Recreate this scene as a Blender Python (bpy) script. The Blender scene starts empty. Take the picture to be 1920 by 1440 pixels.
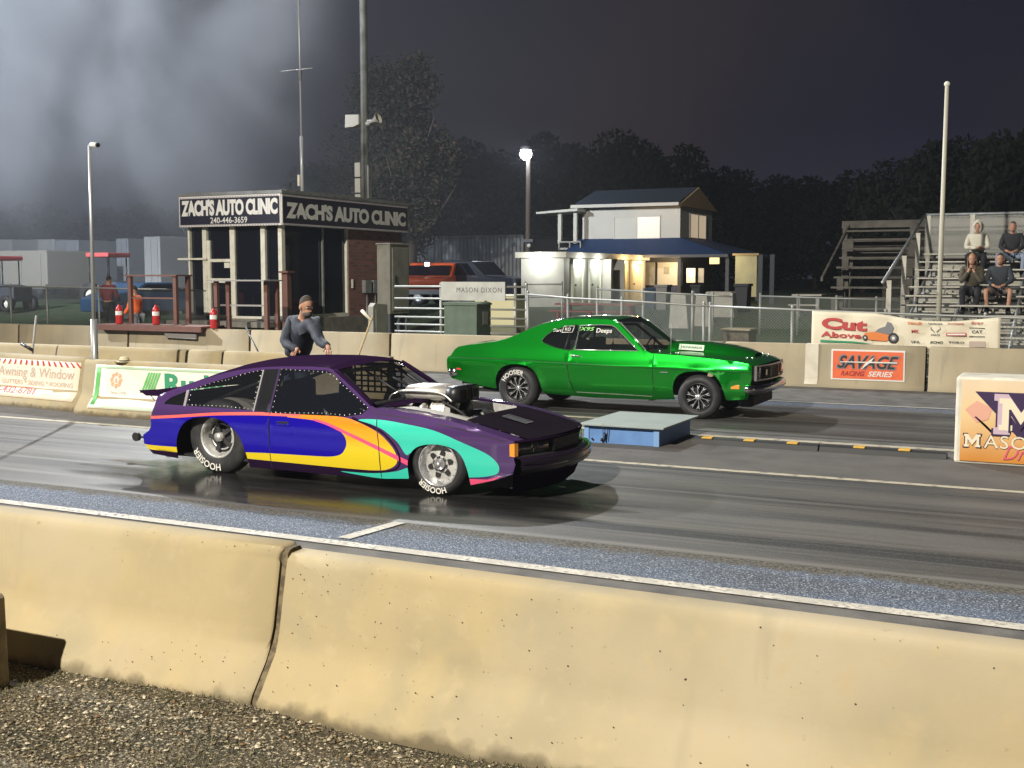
import bpy, bmesh, math, random
from math import sin, cos, pi, radians, atan, sqrt, atan2, tan
from mathutils import Vector, Matrix
from mathutils.geometry import delaunay_2d_cdt
random.seed(7)
S = bpy.context.scene
# ------------------------------------------------------------------ camera
F, H, PH, PT = 2200., 2.05, radians(26), atan(203/2200)
cam = bpy.data.objects.new('camera', bpy.data.cameras.new('camera'))
S.collection.objects.link(cam)
cam.location = (0, 0, H)
cam.rotation_euler = (pi/2 - PT, 0, PH)
cam.data.sensor_width = 36
cam.data.lens = 36*F/1920
cam.data.clip_end = 2000
S.camera = cam
# ------------------------------------------------------------------ night sky
W = bpy.data.worlds.new('World'); S.world = W; W.use_nodes = True
nt = W.node_tree; nt.nodes.clear()
def wn(t, **k):
    n = nt.nodes.new(t)
    for a, b in k.items(): setattr(n, a, b)
    return n
tc = wn('ShaderNodeTexCoord'); sx = wn('ShaderNodeSeparateXYZ'); rp = wn('ShaderNodeValToRGB')
nz = wn('ShaderNodeTexNoise'); nz.inputs['Scale'].default_value = 2.6; nz.inputs['Detail'].default_value = 3
mx = wn('ShaderNodeMix', data_type='RGBA'); mx.inputs[7].default_value = (.024, .020, .024, 1)
r2 = wn('ShaderNodeValToRGB'); r2.color_ramp.elements[0].position = .42; r2.color_ramp.elements[1].position = .68
bg = wn('ShaderNodeBackground'); wo = wn('ShaderNodeOutputWorld')
nt.links.new(tc.outputs['Generated'], sx.inputs[0]); nt.links.new(sx.outputs['Z'], rp.inputs[0])
nt.links.new(tc.outputs['Generated'], nz.inputs['Vector']); nt.links.new(nz.outputs[0], r2.inputs[0])
nt.links.new(r2.outputs[0], mx.inputs[0]); nt.links.new(rp.outputs[0], mx.inputs[6])
nt.links.new(mx.outputs[2], bg.inputs[0]); nt.links.new(bg.outputs[0], wo.inputs[0])
e = rp.color_ramp.elements
e[0].position = 0.0; e[0].color = (.024, .027, .042, 1)
e[1].position = .5; e[1].color = (.005, .005, .011, 1)
m_ = e.new(.12); m_.color = (.013, .013, .024, 1)
bg.inputs[1].default_value = 1.0
S.view_settings.view_transform = 'Standard'; S.view_settings.look = 'None'
S.view_settings.exposure = 0; S.view_settings.gamma = 1
# ------------------------------------------------------------------ floodlights of the strip (tall poles outside the frame), plus an added smoke light
def flood(name, loc, tgt, power, col, size=95, rad=.5, blend=.6):
    l = bpy.data.lights.new(name, 'SPOT'); l.energy = power; l.color = col
    l.spot_size = radians(size); l.spot_blend = blend; l.shadow_soft_size = rad
    o = bpy.data.objects.new(name, l); S.collection.objects.link(o); o.location = loc
    o.rotation_euler = (Vector(tgt)-Vector(loc)).to_track_quat('-Z', 'Y').to_euler()
    return o
flood('floodlight_front', (-9, -16, 20), (-9, 15, 0), 74000, (1, .94, .82), 74, .3, .8)
flood('floodlight_strip', (-38, 13, 14), (-6, 15, 0), 42000, (.93, .97, 1), 60, .3)
flood('floodlight_back', (-28, 36, 20), (-5, 9, 0), 52000, (.95, .98, 1), 60, .22)
flood('smoke_fill_light', (-35, 5, 13), (-37, 42, 17), 105000, (.85, .92, 1), 76, .8)  # added only to brighten the smoke, stands for no lamp of the strip
S.cycles.volume_step_rate = 2.0; S.cycles.volume_max_steps = 128
S.cycles.max_bounces = 6; S.cycles.volume_bounces = 0; S.cycles.use_denoising = True
S.cycles.sample_clamp_indirect = 4; S.cycles.caustics_reflective = False; S.cycles.caustics_refractive = False
# ------------------------------------------------------------------ photo measurements -> world points
fw = Vector((-sin(PH)*cos(PT), cos(PH)*cos(PT), -sin(PT))); rt = Vector((cos(PH), sin(PH), 0)); up = rt.cross(fw)
def ray(px, py): return fw + rt*((px-960)/F) + up*((720-py)/F)
def G(px, py, z=0.):
    r = ray(px, py); t = (z-H)/r.z; return Vector((r.x*t, r.y*t, z))
def AY(px, py, y):
    r = ray(px, py); t = y/r.y; return Vector((r.x*t, y, H+r.z*t))
def AX(px, py, x):
    r = ray(px, py); t = x/r.x; return Vector((x, r.y*t, H+r.z*t))
# ------------------------------------------------------------------ materials
MT = {}
def mat(name, col, rough=.6, metal=0., coat=0., noise=None, bump=None, emit=None, alpha=None, spec=.5, sheen=0):
    """noise=(scale,col2,lo,hi,detail[,stretch]) mixes a second colour; bump=(scale,strength,dist)"""
    if name in MT: return MT[name]
    m = bpy.data.materials.new(name); m.use_nodes = True; MT[name] = m
    t = m.node_tree; b = t.nodes['Principled BSDF']
    b.inputs['Base Color'].default_value = (*col, 1); b.inputs['Roughness'].default_value = rough
    b.inputs['Metallic'].default_value = metal; b.inputs['Coat Weight'].default_value = coat
    b.inputs['Coat Roughness'].default_value = .04; b.inputs['Specular IOR Level'].default_value = spec
    co = t.nodes.new('ShaderNodeTexCoord')
    def vec(st):
        mp = t.nodes.new('ShaderNodeMapping'); mp.inputs['Scale'].default_value = st
        t.links.new(co.outputs['Object'], mp.inputs[0]); return mp.outputs[0]
    last = None
    for q in ([] if noise is None else (noise if isinstance(noise, list) else [noise])):
        n = t.nodes.new('ShaderNodeTexNoise'); n.inputs['Scale'].default_value = q[0]; n.inputs['Detail'].default_value = q[4]
        t.links.new(vec(q[5] if len(q) > 5 else (1, 1, 1)), n.inputs['Vector'])
        r = t.nodes.new('ShaderNodeValToRGB'); r.color_ramp.elements[0].position = q[2]; r.color_ramp.elements[1].position = q[3]
        t.links.new(n.outputs[0], r.inputs[0])
        x = t.nodes.new('ShaderNodeMix'); x.data_type = 'RGBA'; x.inputs[6].default_value = (*col, 1); x.inputs[7].default_value = (*q[1], 1)
        t.links.new(r.outputs[0], x.inputs[0])
        if last: t.links.new(last, x.inputs[6])
        last = x.outputs[2]
    if last: t.links.new(last, b.inputs['Base Color'])
    if bump:
        n = t.nodes.new('ShaderNodeTexNoise'); n.inputs['Scale'].default_value = bump[0]; n.inputs['Detail'].default_value = 4
        t.links.new(co.outputs['Object'], n.inputs['Vector'])
        u = t.nodes.new('ShaderNodeBump'); u.inputs['Strength'].default_value = bump[1]; u.inputs['Distance'].default_value = bump[2]
        t.links.new(n.outputs[0], u.inputs['Height']); t.links.new(u.outputs[0], b.inputs['Normal'])
    if emit:
        b.inputs['Emission Color'].default_value = (*emit[0], 1); b.inputs['Emission Strength'].default_value = emit[1]
    return m
def glassy(name, col, op, rough=.04):
    """thin tinted pane: part see-through, part dark gloss"""
    if name in MT: return MT[name]
    m = bpy.data.materials.new(name); m.use_nodes = True; MT[name] = m
    t = m.node_tree; b = t.nodes['Principled BSDF']; b.inputs['Base Color'].default_value = (*col, 1); b.inputs['Roughness'].default_value = rough
    b.inputs['Alpha'].default_value = op; b.inputs['Specular IOR Level'].default_value = .6
    return m
def chainlink(name, col, cell=.06, th=.16):
    """woven wire: diamond pattern of real wires, clear between them"""
    if name in MT: return MT[name]
    m = bpy.data.materials.new(name); m.use_nodes = True; MT[name] = m
    t = m.node_tree; b = t.nodes['Principled BSDF']; b.inputs['Base Color'].default_value = (*col, 1); b.inputs['Roughness'].default_value = .45; b.inputs['Metallic'].default_value = .6
    co = t.nodes.new('ShaderNodeTexCoord'); s = t.nodes.new('ShaderNodeSeparateXYZ'); t.links.new(co.outputs['UV'], s.inputs[0])
    outs = []
    for sg in ('ADD', 'SUBTRACT'):
        a = t.nodes.new('ShaderNodeMath'); a.operation = sg; t.links.new(s.outputs[0], a.inputs[0]); t.links.new(s.outputs[1], a.inputs[1])
        d = t.nodes.new('ShaderNodeMath'); d.operation = 'DIVIDE'; d.inputs[1].default_value = cell; t.links.new(a.outputs[0], d.inputs[0])
        f = t.nodes.new('ShaderNodeMath'); f.operation = 'FRACT'; t.links.new(d.outputs[0], f.inputs[0])
        l = t.nodes.new('ShaderNodeMath'); l.operation = 'LESS_THAN'; l.inputs[1].default_value = th; t.links.new(f.outputs[0], l.inputs[0]); outs.append(l.outputs[0])
    x = t.nodes.new('ShaderNodeMath'); x.operation = 'MAXIMUM'; t.links.new(outs[0], x.inputs[0]); t.links.new(outs[1], x.inputs[1])
    t.links.new(x.outputs[0], b.inputs['Alpha'])
    return m
# ------------------------------------------------------------------ mesh building
class MB:
    def __init__(s): s.v = []; s.f = []; s.m = []; s.ml = []; s.sm = []
    def mi(s, m):
        if m not in s.ml: s.ml.append(m)
        return s.ml.index(m)
    def add(s, v, f, m, smooth=False, M=None):
        o = len(s.v); i = s.mi(m)
        s.v += [tuple(M @ Vector(p)) if M else tuple(p) for p in v]
        s.f += [tuple(k+o for k in q) for q in f]; s.m += [i]*len(f); s.sm += [smooth]*len(f); return s
    def box(s, a, b, m, M=None):
        x0, y0, z0 = a; x1, y1, z1 = b
        v = [(x0, y0, z0), (x1, y0, z0), (x1, y1, z0), (x0, y1, z0), (x0, y0, z1), (x1, y0, z1), (x1, y1, z1), (x0, y1, z1)]
        return s.add(v, [(0, 3, 2, 1), (4, 5, 6, 7), (0, 1, 5, 4), (1, 2, 6, 5), (2, 3, 7, 6), (3, 0, 4, 7)], m, False, M)
    def prism(s, poly, m, a, b, axis='y', M=None, smooth=False):
        """2-D outline extruded from a to b along axis; poly in the other two axes (x,z)/(y,z)/(x,y)"""
        n = len(poly)
        P = {'y': lambda p, t: (p[0], t, p[1]), 'x': lambda p, t: (t, p[0], p[1]), 'z': lambda p, t: (p[0], p[1], t)}[axis]
        v = [P(p, a) for p in poly]+[P(p, b) for p in poly]
        f = [tuple(range(n))[::-1], tuple(range(n, 2*n))]+[(i, (i+1) % n, n+(i+1) % n, n+i) for i in range(n)]
        return s.add(v, f, m, smooth, M)
    def tube(s, pts, r, m, n=8, M=None, caps=True):
        pts = [Vector(p) for p in pts]; rs = r if isinstance(r, (list, tuple)) else [r]*len(pts)
        v = []; f = []; pu = None
        for i, p in enumerate(pts):
            d = (pts[min(i+1, len(pts)-1)]-pts[max(i-1, 0)]).normalized()
            u = (pu - d*pu.dot(d)) if pu is not None else d.orthogonal()
            if u.length < 1e-5: u = d.orthogonal()
            u.normalize(); pu = u; w = d.cross(u)
            v += [p+(u*cos(2*pi*k/n)+w*sin(2*pi*k/n))*rs[i] for k in range(n)]
        for i in range(len(pts)-1):
            f += [(i*n+k, i*n+(k+1) % n, (i+1)*n+(k+1) % n, (i+1)*n+k) for k in range(n)]
        if caps: f += [tuple(range(n))[::-1], tuple((len(pts)-1)*n+k for k in range(n))]
        return s.add(v, f, m, True, M)
    def lathe(s, prof, m, n=32, M=None, ang=2*pi):
        """prof (radius, height) about local z"""
        v = []; f = []; full = abs(ang-2*pi) < 1e-6; c = n if full else n+1
        for r, h in prof: v += [(r*cos(ang*k/n), r*sin(ang*k/n), h) for k in range(c)]
        for i in range(len(prof)-1):
            for k in range(n):
                k2 = (k+1) % c; f.append((i*c+k, i*c+k2, (i+1)*c+k2, (i+1)*c+k))
        return s.add(v, f, m, True, M)
    def ball(s, c, r, m, n=12, k=8, M=None):
        r = r if isinstance(r, (list, tuple)) else (r, r, r)
        v = []; f = []
        for i in range(k+1):
            a = pi*i/k
            v += [(c[0]+r[0]*sin(a)*cos(2*pi*j/n), c[1]+r[1]*sin(a)*sin(2*pi*j/n), c[2]+r[2]*cos(a)) for j in range(n)]
        for i in range(k):
            f += [(i*n+j, (i+1)*n+j, (i+1)*n+(j+1) % n, i*n+(j+1) % n) for j in range(n)]
        return s.add(v, f, m, True, M)
    def grid(s, fn, nu, nv, m, smooth=True, M=None):
        v = [fn(i/nu, j/nv) for i in range(nu+1) for j in range(nv+1)]
        f = [(i*(nv+1)+j, (i+1)*(nv+1)+j, (i+1)*(nv+1)+j+1, i*(nv+1)+j+1) for i in range(nu) for j in range(nv)]
        return s.add(v, f, m, smooth, M)
    def text(s, txt, size, m, M, bold=0, shear=0, width=None, ext=.002, spacing=1, flip=False):
        """raised lettering in the local xy plane, centred; width rescales the line"""
        v, f = text_mesh(txt, size, bold, shear, ext, spacing)
        if not v: return s
        x0 = min(p[0] for p in v); x1 = max(p[0] for p in v); y0 = min(p[1] for p in v); y1 = max(p[1] for p in v)
        k = (width/(x1-x0)) if width else 1
        v = [((p[0]-(x0+x1)/2)*k, p[1]-(y0+y1)/2, p[2]) for p in v]
        return s.add(v, f, m, False, M)
    def build(s, name, parent=None, loc=(0, 0, 0), bevel=0, uv=None):
        me = bpy.data.meshes.new(name); me.from_pydata(s.v, [], s.f)
        for m in s.ml: me.materials.append(m)
        me.polygons.foreach_set('material_index', s.m); me.polygons.foreach_set('use_smooth', s.sm)
        if uv:
            l = me.uv_layers.new(name='UVMap')
            for lp in me.loops: l.data[lp.index].uv = uv(me.vertices[lp.vertex_index].co)
        me.update(); o = bpy.data.objects.new(name, me); S.collection.objects.link(o); o.location = loc
        if parent: o.parent = parent
        if bevel:
            b = o.modifiers.new('bevel', 'BEVEL'); b.width = bevel; b.segments = 2; b.limit_method = 'ANGLE'
        return o
TXC = {}
def text_mesh(txt, size, bold, shear, ext, spacing):
    key = (txt, size, bold, shear, ext, spacing)
    if key in TXC: return TXC[key]
    c = bpy.data.curves.new('t', 'FONT'); c.body = txt; c.size = size; c.offset = bold*size; c.shear = shear; c.extrude = ext/2
    c.space_character = spacing; c.resolution_u = 3
    o = bpy.data.objects.new('t', c); S.collection.objects.link(o)
    dg = bpy.context.evaluated_depsgraph_get(); me = bpy.data.meshes.new_from_object(o.evaluated_get(dg))
    v = [tuple(p.co) for p in me.vertices]; f = [tuple(p.vertices) for p in me.polygons]
    bpy.data.objects.remove(o); bpy.data.curves.remove(c); bpy.data.meshes.remove(me)
    TXC[key] = (v, f); return v, f
def thing(name, label, cat, loc=(0, 0, 0), rz=0, group=None):
    o = bpy.data.objects.new(name, None); o.empty_display_size = .2; S.collection.objects.link(o)
    o.location = loc; o.rotation_euler[2] = rz; o['label'] = label; o['category'] = cat
    if group: o['group'] = group
    return o
def tag(o, label, cat, group=None):
    o['label'] = label; o['category'] = cat
    if group: o['group'] = group
    return o
def struct(o): o['kind'] = 'structure'; return o
def part(name, parent):
    o = bpy.data.objects.new(name, None); S.collection.objects.link(o); o.parent = parent; o.empty_display_size = .1; return o
def dup(o, parent=None):
    c = o.copy(); S.collection.objects.link(c)
    if parent: c.parent = parent
    for ch in list(o.children): dup(ch, c)
    return c
def T(x=0, y=0, z=0): return Matrix.Translation((x, y, z))
def R(a, ax): return Matrix.Rotation(radians(a), 4, ax)
FACE = R(90, 'X')            # text lying in xz, reading along +x, seen from -y
def smooth(pts, k=5, closed=False):
    n = len(pts); out = []
    for i in range(n if closed else n-1):
        if closed: p = [pts[(i+j-1) % n] for j in range(4)]
        else: p = [pts[max(0, min(n-1, i+j-1))] for j in range(4)]
        for q in range(k):
            t = q/k
            out.append(tuple(.5*((2*p[1][c])+(-p[0][c]+p[2][c])*t+(2*p[0][c]-5*p[1][c]+4*p[2][c]-p[3][c])*t*t+(-p[0][c]+3*p[1][c]-3*p[2][c]+p[3][c])*t**3) for c in range(len(pts[0]))))
    if not closed: out.append(tuple(pts[-1]))
    return out
def inside(p, poly):
    x, y = p; c = False; n = len(poly); j = n-1
    for i in range(n):
        a, b = poly[i], poly[j]
        if (a[1] > y) != (b[1] > y) and x < (b[0]-a[0])*(y-a[1])/(b[1]-a[1])+a[0]: c = not c
        j = i
    return c
def ribbon(pts, w):
    """closed outline of a stripe of width w along pts (w may be a function of 0..1)"""
    a = []; b = []; n = len(pts)
    for i, p in enumerate(pts):
        q0 = pts[max(0, i-1)]; q1 = pts[min(n-1, i+1)]; d = Vector((q1[0]-q0[0], q1[1]-q0[1])).normalized()
        h = (w(i/(n-1)) if callable(w) else w)/2
        a.append((p[0]-d.y*h, p[1]+d.x*h)); b.append((p[0]+d.y*h, p[1]-d.x*h))
    return a+b[::-1]
def sheet(outline, regions, step=.06):
    """constrained triangulation of an outline; regions = [(key, polygon)], later ones win.
    returns points and {key: [triangles]}; key None = the base"""
    vs = []; es = []
    for poly in [outline]+[r[1] for r in regions]:
        o = len(vs); n = len(poly); vs += [Vector(p) for p in poly]; es += [(o+i, o+(i+1) % n) for i in range(n)]
    xs = [p[0] for p in outline]; zs = [p[1] for p in outline]
    i = min(xs)+step/2
    while i < max(xs):
        j = min(zs)+step/2
        while j < max(zs):
            if inside((i, j), outline): vs.append(Vector((i+.0007*sin(j*91), j+.0007*sin(i*77))))
            j += step
        i += step
    r = delaunay_2d_cdt(vs, es, [], 0, 1e-5)
    P, Fc = r[0], r[2]; out = {}
    for t in Fc:
        c = (sum(P[k][0] for k in t)/len(t), sum(P[k][1] for k in t)/len(t))
        if not inside(c, outline): continue
        key = None
        for k, poly in regions:
            if inside(c, poly): key = k
        out.setdefault(key, []).append(tuple(t))
    return [tuple(p) for p in P], out
# ================================================================== SETTING
def lane_mat(name, col, dark, light, r0, r1, stretch=(.09, 1.6, 1)):
    m = mat(name, col, rough=r0, noise=[(1.1, dark, .38, .62, 4, stretch), (2.3, light, .52, .80, 5, (.05, 2.6, 1)), (9, dark, .60, .80, 4, (.06, 1.2, 1)), (60, light, .55, .95, 2)], bump=(160, .25, .01))
    t = m.node_tree; b = t.nodes['Principled BSDF']
    co = t.nodes.new('ShaderNodeTexCoord'); mp = t.nodes.new('ShaderNodeMapping'); mp.inputs['Scale'].default_value = (.15, 1.2, 1)
    n = t.nodes.new('ShaderNodeTexNoise'); n.inputs['Scale'].default_value = 1.7; n.inputs['Detail'].default_value = 3
    t.links.new(co.outputs['Object'], mp.inputs[0]); t.links.new(mp.outputs[0], n.inputs['Vector'])
    k = t.nodes.new('ShaderNodeMapRange'); k.inputs[1].default_value = .35; k.inputs[2].default_value = .65; k.inputs[3].default_value = r0; k.inputs[4].default_value = r1
    t.links.new(n.outputs[0], k.inputs[0]); t.links.new(k.outputs[0], b.inputs['Roughness'])
    return m
A_ASPH = mat('asphalt', (.15, .142, .13), .85, noise=[(3, (.065, .062, .06), .4, .7, 5), (130, (.20, .19, .17), .60, .78, 2)], bump=(140, .6, .02))
A_ASPH2 = mat('center_asphalt', (.115, .105, .095), .85, noise=[(2, (.08, .074, .068), .4, .7, 5), (90, (.17, .16, .15), .62, .80, 2)], bump=(120, .6, .02))
A_LANE = lane_mat('rubbered_lane', (.105, .100, .092), (.026, .026, .026), (.21, .197, .175), .66, .46)
A_BLUE = mat('blue_painted_asphalt', (.105, .135, .20), .8, noise=[(1.2, (.075, .082, .095), .42, .70, 5, (.3, 1, 1)), (70, (.40, .44, .50), .54, .64, 2), (85, (.012, .016, .025), .54, .64, 2)], bump=(120, .8, .02))
g = A_BLUE.node_tree; pb = g.nodes['Principled BSDF']; src = pb.inputs['Base Color'].links[0].from_socket
def gn(t, **k):
    n = g.nodes.new(t)
    for a, v in k.items(): setattr(n, a, v)
    return n
co = gn('ShaderNodeTexCoord'); sp = gn('ShaderNodeSeparateXYZ'); g.links.new(co.outputs['Object'], sp.inputs[0])
m1 = gn('ShaderNodeMath', operation='SUBTRACT'); m1.inputs[1].default_value = 13.27; g.links.new(sp.outputs[1], m1.inputs[0]); m2 = gn('ShaderNodeMath', operation='ABSOLUTE'); g.links.new(m1.outputs[0], m2.inputs[0])
nn = gn('ShaderNodeTexNoise'); nn.inputs['Scale'].default_value = 3.5; nn.inputs['Detail'].default_value = 9; nn.inputs['Roughness'].default_value = .75; g.links.new(co.outputs['Object'], nn.inputs['Vector'])
m3 = gn('ShaderNodeMath', operation='MULTIPLY_ADD'); m3.inputs[1].default_value = .55; g.links.new(nn.outputs[0], m3.inputs[0]); g.links.new(m2.outputs[0], m3.inputs[2])
mr = gn('ShaderNodeMapRange'); mr.inputs[1].default_value = 5.42; mr.inputs[2].default_value = 5.54; mr.inputs[3].default_value = 1; mr.inputs[4].default_value = 0; g.links.new(m3.outputs[0], mr.inputs[0])
n4 = gn('ShaderNodeTexNoise'); n4.inputs['Scale'].default_value = 40; n4.inputs['Detail'].default_value = 3; g.links.new(co.outputs['Object'], n4.inputs['Vector']); c4 = gn('ShaderNodeValToRGB'); c4.color_ramp.elements[0].position = .4; c4.color_ramp.elements[0].color = (.045, .042, .037, 1); c4.color_ramp.elements[1].position = .65; c4.color_ramp.elements[1].color = (.17, .15, .115, 1); g.links.new(n4.outputs[0], c4.inputs[0])
xx = gn('ShaderNodeMix', data_type='RGBA'); g.links.new(mr.outputs[0], xx.inputs[0]); g.links.new(src, xx.inputs[6]); g.links.new(c4.outputs[0], xx.inputs[7]); g.links.new(xx.outputs[2], pb.inputs['Base Color'])
A_WHITE = mat('worn_white_paint', (.62, .58, .50), .7, noise=[(26, (.20, .19, .17), .50, .62, 6), (3, (.45, .42, .36), .4, .6, 3)], bump=(120, .5, .01))
A_CREAM = mat('worn_cream_line', (.46, .41, .31), .7, noise=[(9, (.16, .15, .13), .52, .70, 5)], bump=(120, .4, .01))
A_WET_SHADOW = mat('rubber_and_car_shadow', (.016, .015, .016), .15, noise=(5, (.035, .034, .033), .45, .7, 4, (.2, 1.5, 1)), bump=(14, .12, .01))  # wet rubber, with the car's cast shadow put into the dark colour
A_GRASS = mat('grass_soil', (.060, .105, .040), .95, noise=[(.5, (.11, .10, .06), .50, .72, 5), (14, (.030, .056, .022), .45, .65, 3)], bump=(30, 1, .05))
def ground_z(x, y):
    if y < 23.5: z = -.03
    else: z = -.03 + .93*min(1, (y-23.5)/12.)**.8
    return z
def terrain():
    xs = [-400, -200, -120, -80]+[-60+2*i for i in range(48)]+[60, 120, 250]; ys = [-60, -20, 3.9, 5, 20, 22.9, 23.5]+[24+i for i in range(14)]+[42, 50, 60, 80, 120, 200, 420]
    b = MB(); v = [(x, y, ground_z(x, y)+(0 if y < 24 or y > 90 else random.uniform(-.03, .03))) for x in xs for y in ys]; n = len(ys)
    b.add(v, [(i*n+j, (i+1)*n+j, (i+1)*n+j+1, i*n+j+1) for i in range(len(xs)-1) for j in range(n-1)], A_GRASS, True)
    return struct(b.build('ground'))
terrain()
def flat(name, x0, x1, y0, y1, z, m, bow=None):
    b = MB(); n = max(2, int((x1-x0)/2)); v = []; f = []
    for i in range(n+1):
        x = x0+(x1-x0)*i/n; v += [(x, y0, z), (x, y1, z)]
    f = [(2*i, 2*i+2, 2*i+3, 2*i+1) for i in range(n)]
    b.add(v, f, m); return struct(b.build(name))
flat('road', -90, 40, 5.0, 23.2, 0, A_ASPH)
flat('lane', -90, 40, 8.25, 11.95, .004, A_LANE)
flat('lane', -90, 40, 14.95, 18.3, .004, A_LANE)
flat('center_strip', -90, 40, 12.08, 14.45, .004, A_ASPH2)
flat('blue_shoulder', -90, 40, 7.38, 8.25, .004, A_BLUE)
flat('blue_shoulder', -90, 40, 18.3, 19.02, .004, A_BLUE)
b = MB(); b.add([(-90, 7.40, .008), (-9, 7.37, .008), (2, 7.23, .008), (40, 7.23, .008), (40, 7.36, .008), (2, 7.36, .008), (-9, 7.50, .008), (-90, 7.53, .008)], [(0, 1, 6, 7), (1, 2, 5, 6), (2, 3, 4, 5)], A_WHITE); struct(b.build('painted_line'))
flat('painted_line', -90, 40, 11.93, 12.05, .008, A_CREAM)
flat('painted_line', -90, 40, 14.45, 14.62, .008, A_CREAM)
flat('painted_line', -90, 40, 19.05, 19.14, .008, A_WHITE)
b = MB(); b.add([(-5.19, 7.52, .012), (-5.07, 7.52, .012), (-4.99, 8.22, .012), (-5.10, 8.22, .012)], [(0, 1, 2, 3)], A_WHITE)
struct(b.build('painted_line'))
b = MB()
pl = smooth([(-9.0, 9.1), (-8.3, 8.52), (-7.2, 8.42), (-6.0, 8.38), (-4.9, 8.36), (-4.25, 8.48), (-3.95, 8.9), (-4.2, 9.6), (-5, 10.5), (-8, 10.6), (-9.2, 9.8)], 5, True)
b.add([(-10.2, 8.3, .010), (-3.3, 8.3, .010), (-3.3, 11.2, .010), (-10.2, 11.2, .010)], [(0, 1, 2, 3)], A_WET_SHADOW); struct(b.build('rubber_shadow_patch'))  # one dark sheet for both the rubber and the painted car shadow
t = A_WET_SHADOW.node_tree; co = t.nodes.new('ShaderNodeTexCoord'); mp = t.nodes.new('ShaderNodeMapping'); mp.inputs['Location'].default_value = (6.6/3.1, -9.55/1.32, 0); mp.inputs['Scale'].default_value = (1/3.1, 1/1.32, 0)
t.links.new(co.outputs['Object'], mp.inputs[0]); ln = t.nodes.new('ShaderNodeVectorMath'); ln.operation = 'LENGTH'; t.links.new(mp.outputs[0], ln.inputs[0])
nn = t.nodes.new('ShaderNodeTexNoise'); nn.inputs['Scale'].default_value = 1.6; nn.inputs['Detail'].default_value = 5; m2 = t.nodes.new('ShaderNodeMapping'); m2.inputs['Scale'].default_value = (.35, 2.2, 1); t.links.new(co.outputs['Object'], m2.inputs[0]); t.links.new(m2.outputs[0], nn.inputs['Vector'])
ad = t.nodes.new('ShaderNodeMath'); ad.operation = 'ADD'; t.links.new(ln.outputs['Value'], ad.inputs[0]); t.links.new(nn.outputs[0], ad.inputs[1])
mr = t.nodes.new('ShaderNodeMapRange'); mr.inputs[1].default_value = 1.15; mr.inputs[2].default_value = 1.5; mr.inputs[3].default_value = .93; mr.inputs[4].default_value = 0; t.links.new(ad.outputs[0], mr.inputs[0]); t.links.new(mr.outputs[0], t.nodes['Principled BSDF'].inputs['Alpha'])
b = MB()
for x0, x1, y0 in ((-8.35, -6.9, 17.35), (-6.9, -5.3, 15.55)):
    b.add([(x0, y0, .012), (x1, y0-.05, .012), (x1+.1, y0+.10, .012), (x0+.05, y0+.16, .012)], [(0, 1, 2, 3)], A_CREAM)
struct(b.build('painted_line'))
# near gravel verge
GRV = mat('gravel_soil', (.095, .075, .042), .95, noise=[(5, (.040, .035, .018), .42, .64, 5), (60, (.50, .43, .30), .52, .68, 3)], bump=(55, 1, .05))
b = MB()
def gz(x, y): return .022+.018*sin(x*2.1+y)+.015*sin(y*5.3-x*3)+.006
b.grid(lambda u, v: (-9+10*u, 1.6+2.86*v, gz(-9+10*u, 1.6+2.86*v)-.005+(.02 if v > .95 else 0)), 70, 30, GRV)
struct(b.build('gravel_verge'))
STN = [mat('stone_a', (.24, .195, .12), .8), mat('stone_b', (.085, .068, .04), .9), mat('stone_c', (.50, .44, .32), .8), mat('leaf_dry', (.16, .085, .03), .8)]
b = MB()
for i in range(11000):
    x = random.uniform(-6.6, -1.8); y = random.uniform(2.9, 4.28); s = random.choice((.004, .005, .006, .008, .010, .015)); z = gz(x, y)
    if sin(x*3+1)*sin(y*4+x) > .10 and random.random() < .88: continue
    m = random.choices(STN, (5, 4, 2, .6))[0]
    a = random.random()*6; dx, dy = cos(a)*s, sin(a)*s; k = random.uniform(.5, .9)
    v = [(x+dx, y+dy, z), (x-dy*k, y+dx*k, z), (x-dx, y-dy, z), (x+dy*k, y-dx*k, z), (x+random.uniform(-.3, .3)*s, y+random.uniform(-.3, .3)*s, z+s*random.uniform(.3, .75))]
    b.add(v, [(0, 1, 4), (1, 2, 4), (2, 3, 4), (3, 0, 4)], m)
o = b.build('gravel'); o['kind'] = 'stuff'; tag(o, 'loose pale gravel stones and dead leaves at the barrier foot', 'gravel')
b = MB(); GR = [mat('grass_a', (.085, .085, .028), .9), mat('grass_b', (.20, .155, .075), .9), mat('grass_c', (.045, .048, .018), .9)]
for i in range(22000):
    x = random.uniform(-6.6, -1.8); y = random.uniform(2.9, 4.27)
    d = sin(x*3+1)*sin(y*4+x)
    if random.random() > (.95 if d > .05 else .06): continue
    z = gz(x, y); h = random.uniform(.006, .026); a = random.random()*6.3; l = h*random.uniform(.3, 1.6); w = .0022
    b.add([(x-w*sin(a), y+w*cos(a), z), (x+w*sin(a), y-w*cos(a), z), (x+l*cos(a), y+l*sin(a), z+h)], [(0, 1, 2)], random.choice(GR))
o = b.build('grass'); o['kind'] = 'stuff'; tag(o, 'short dry grass growing through the gravel below the barrier', 'grass')
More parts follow.
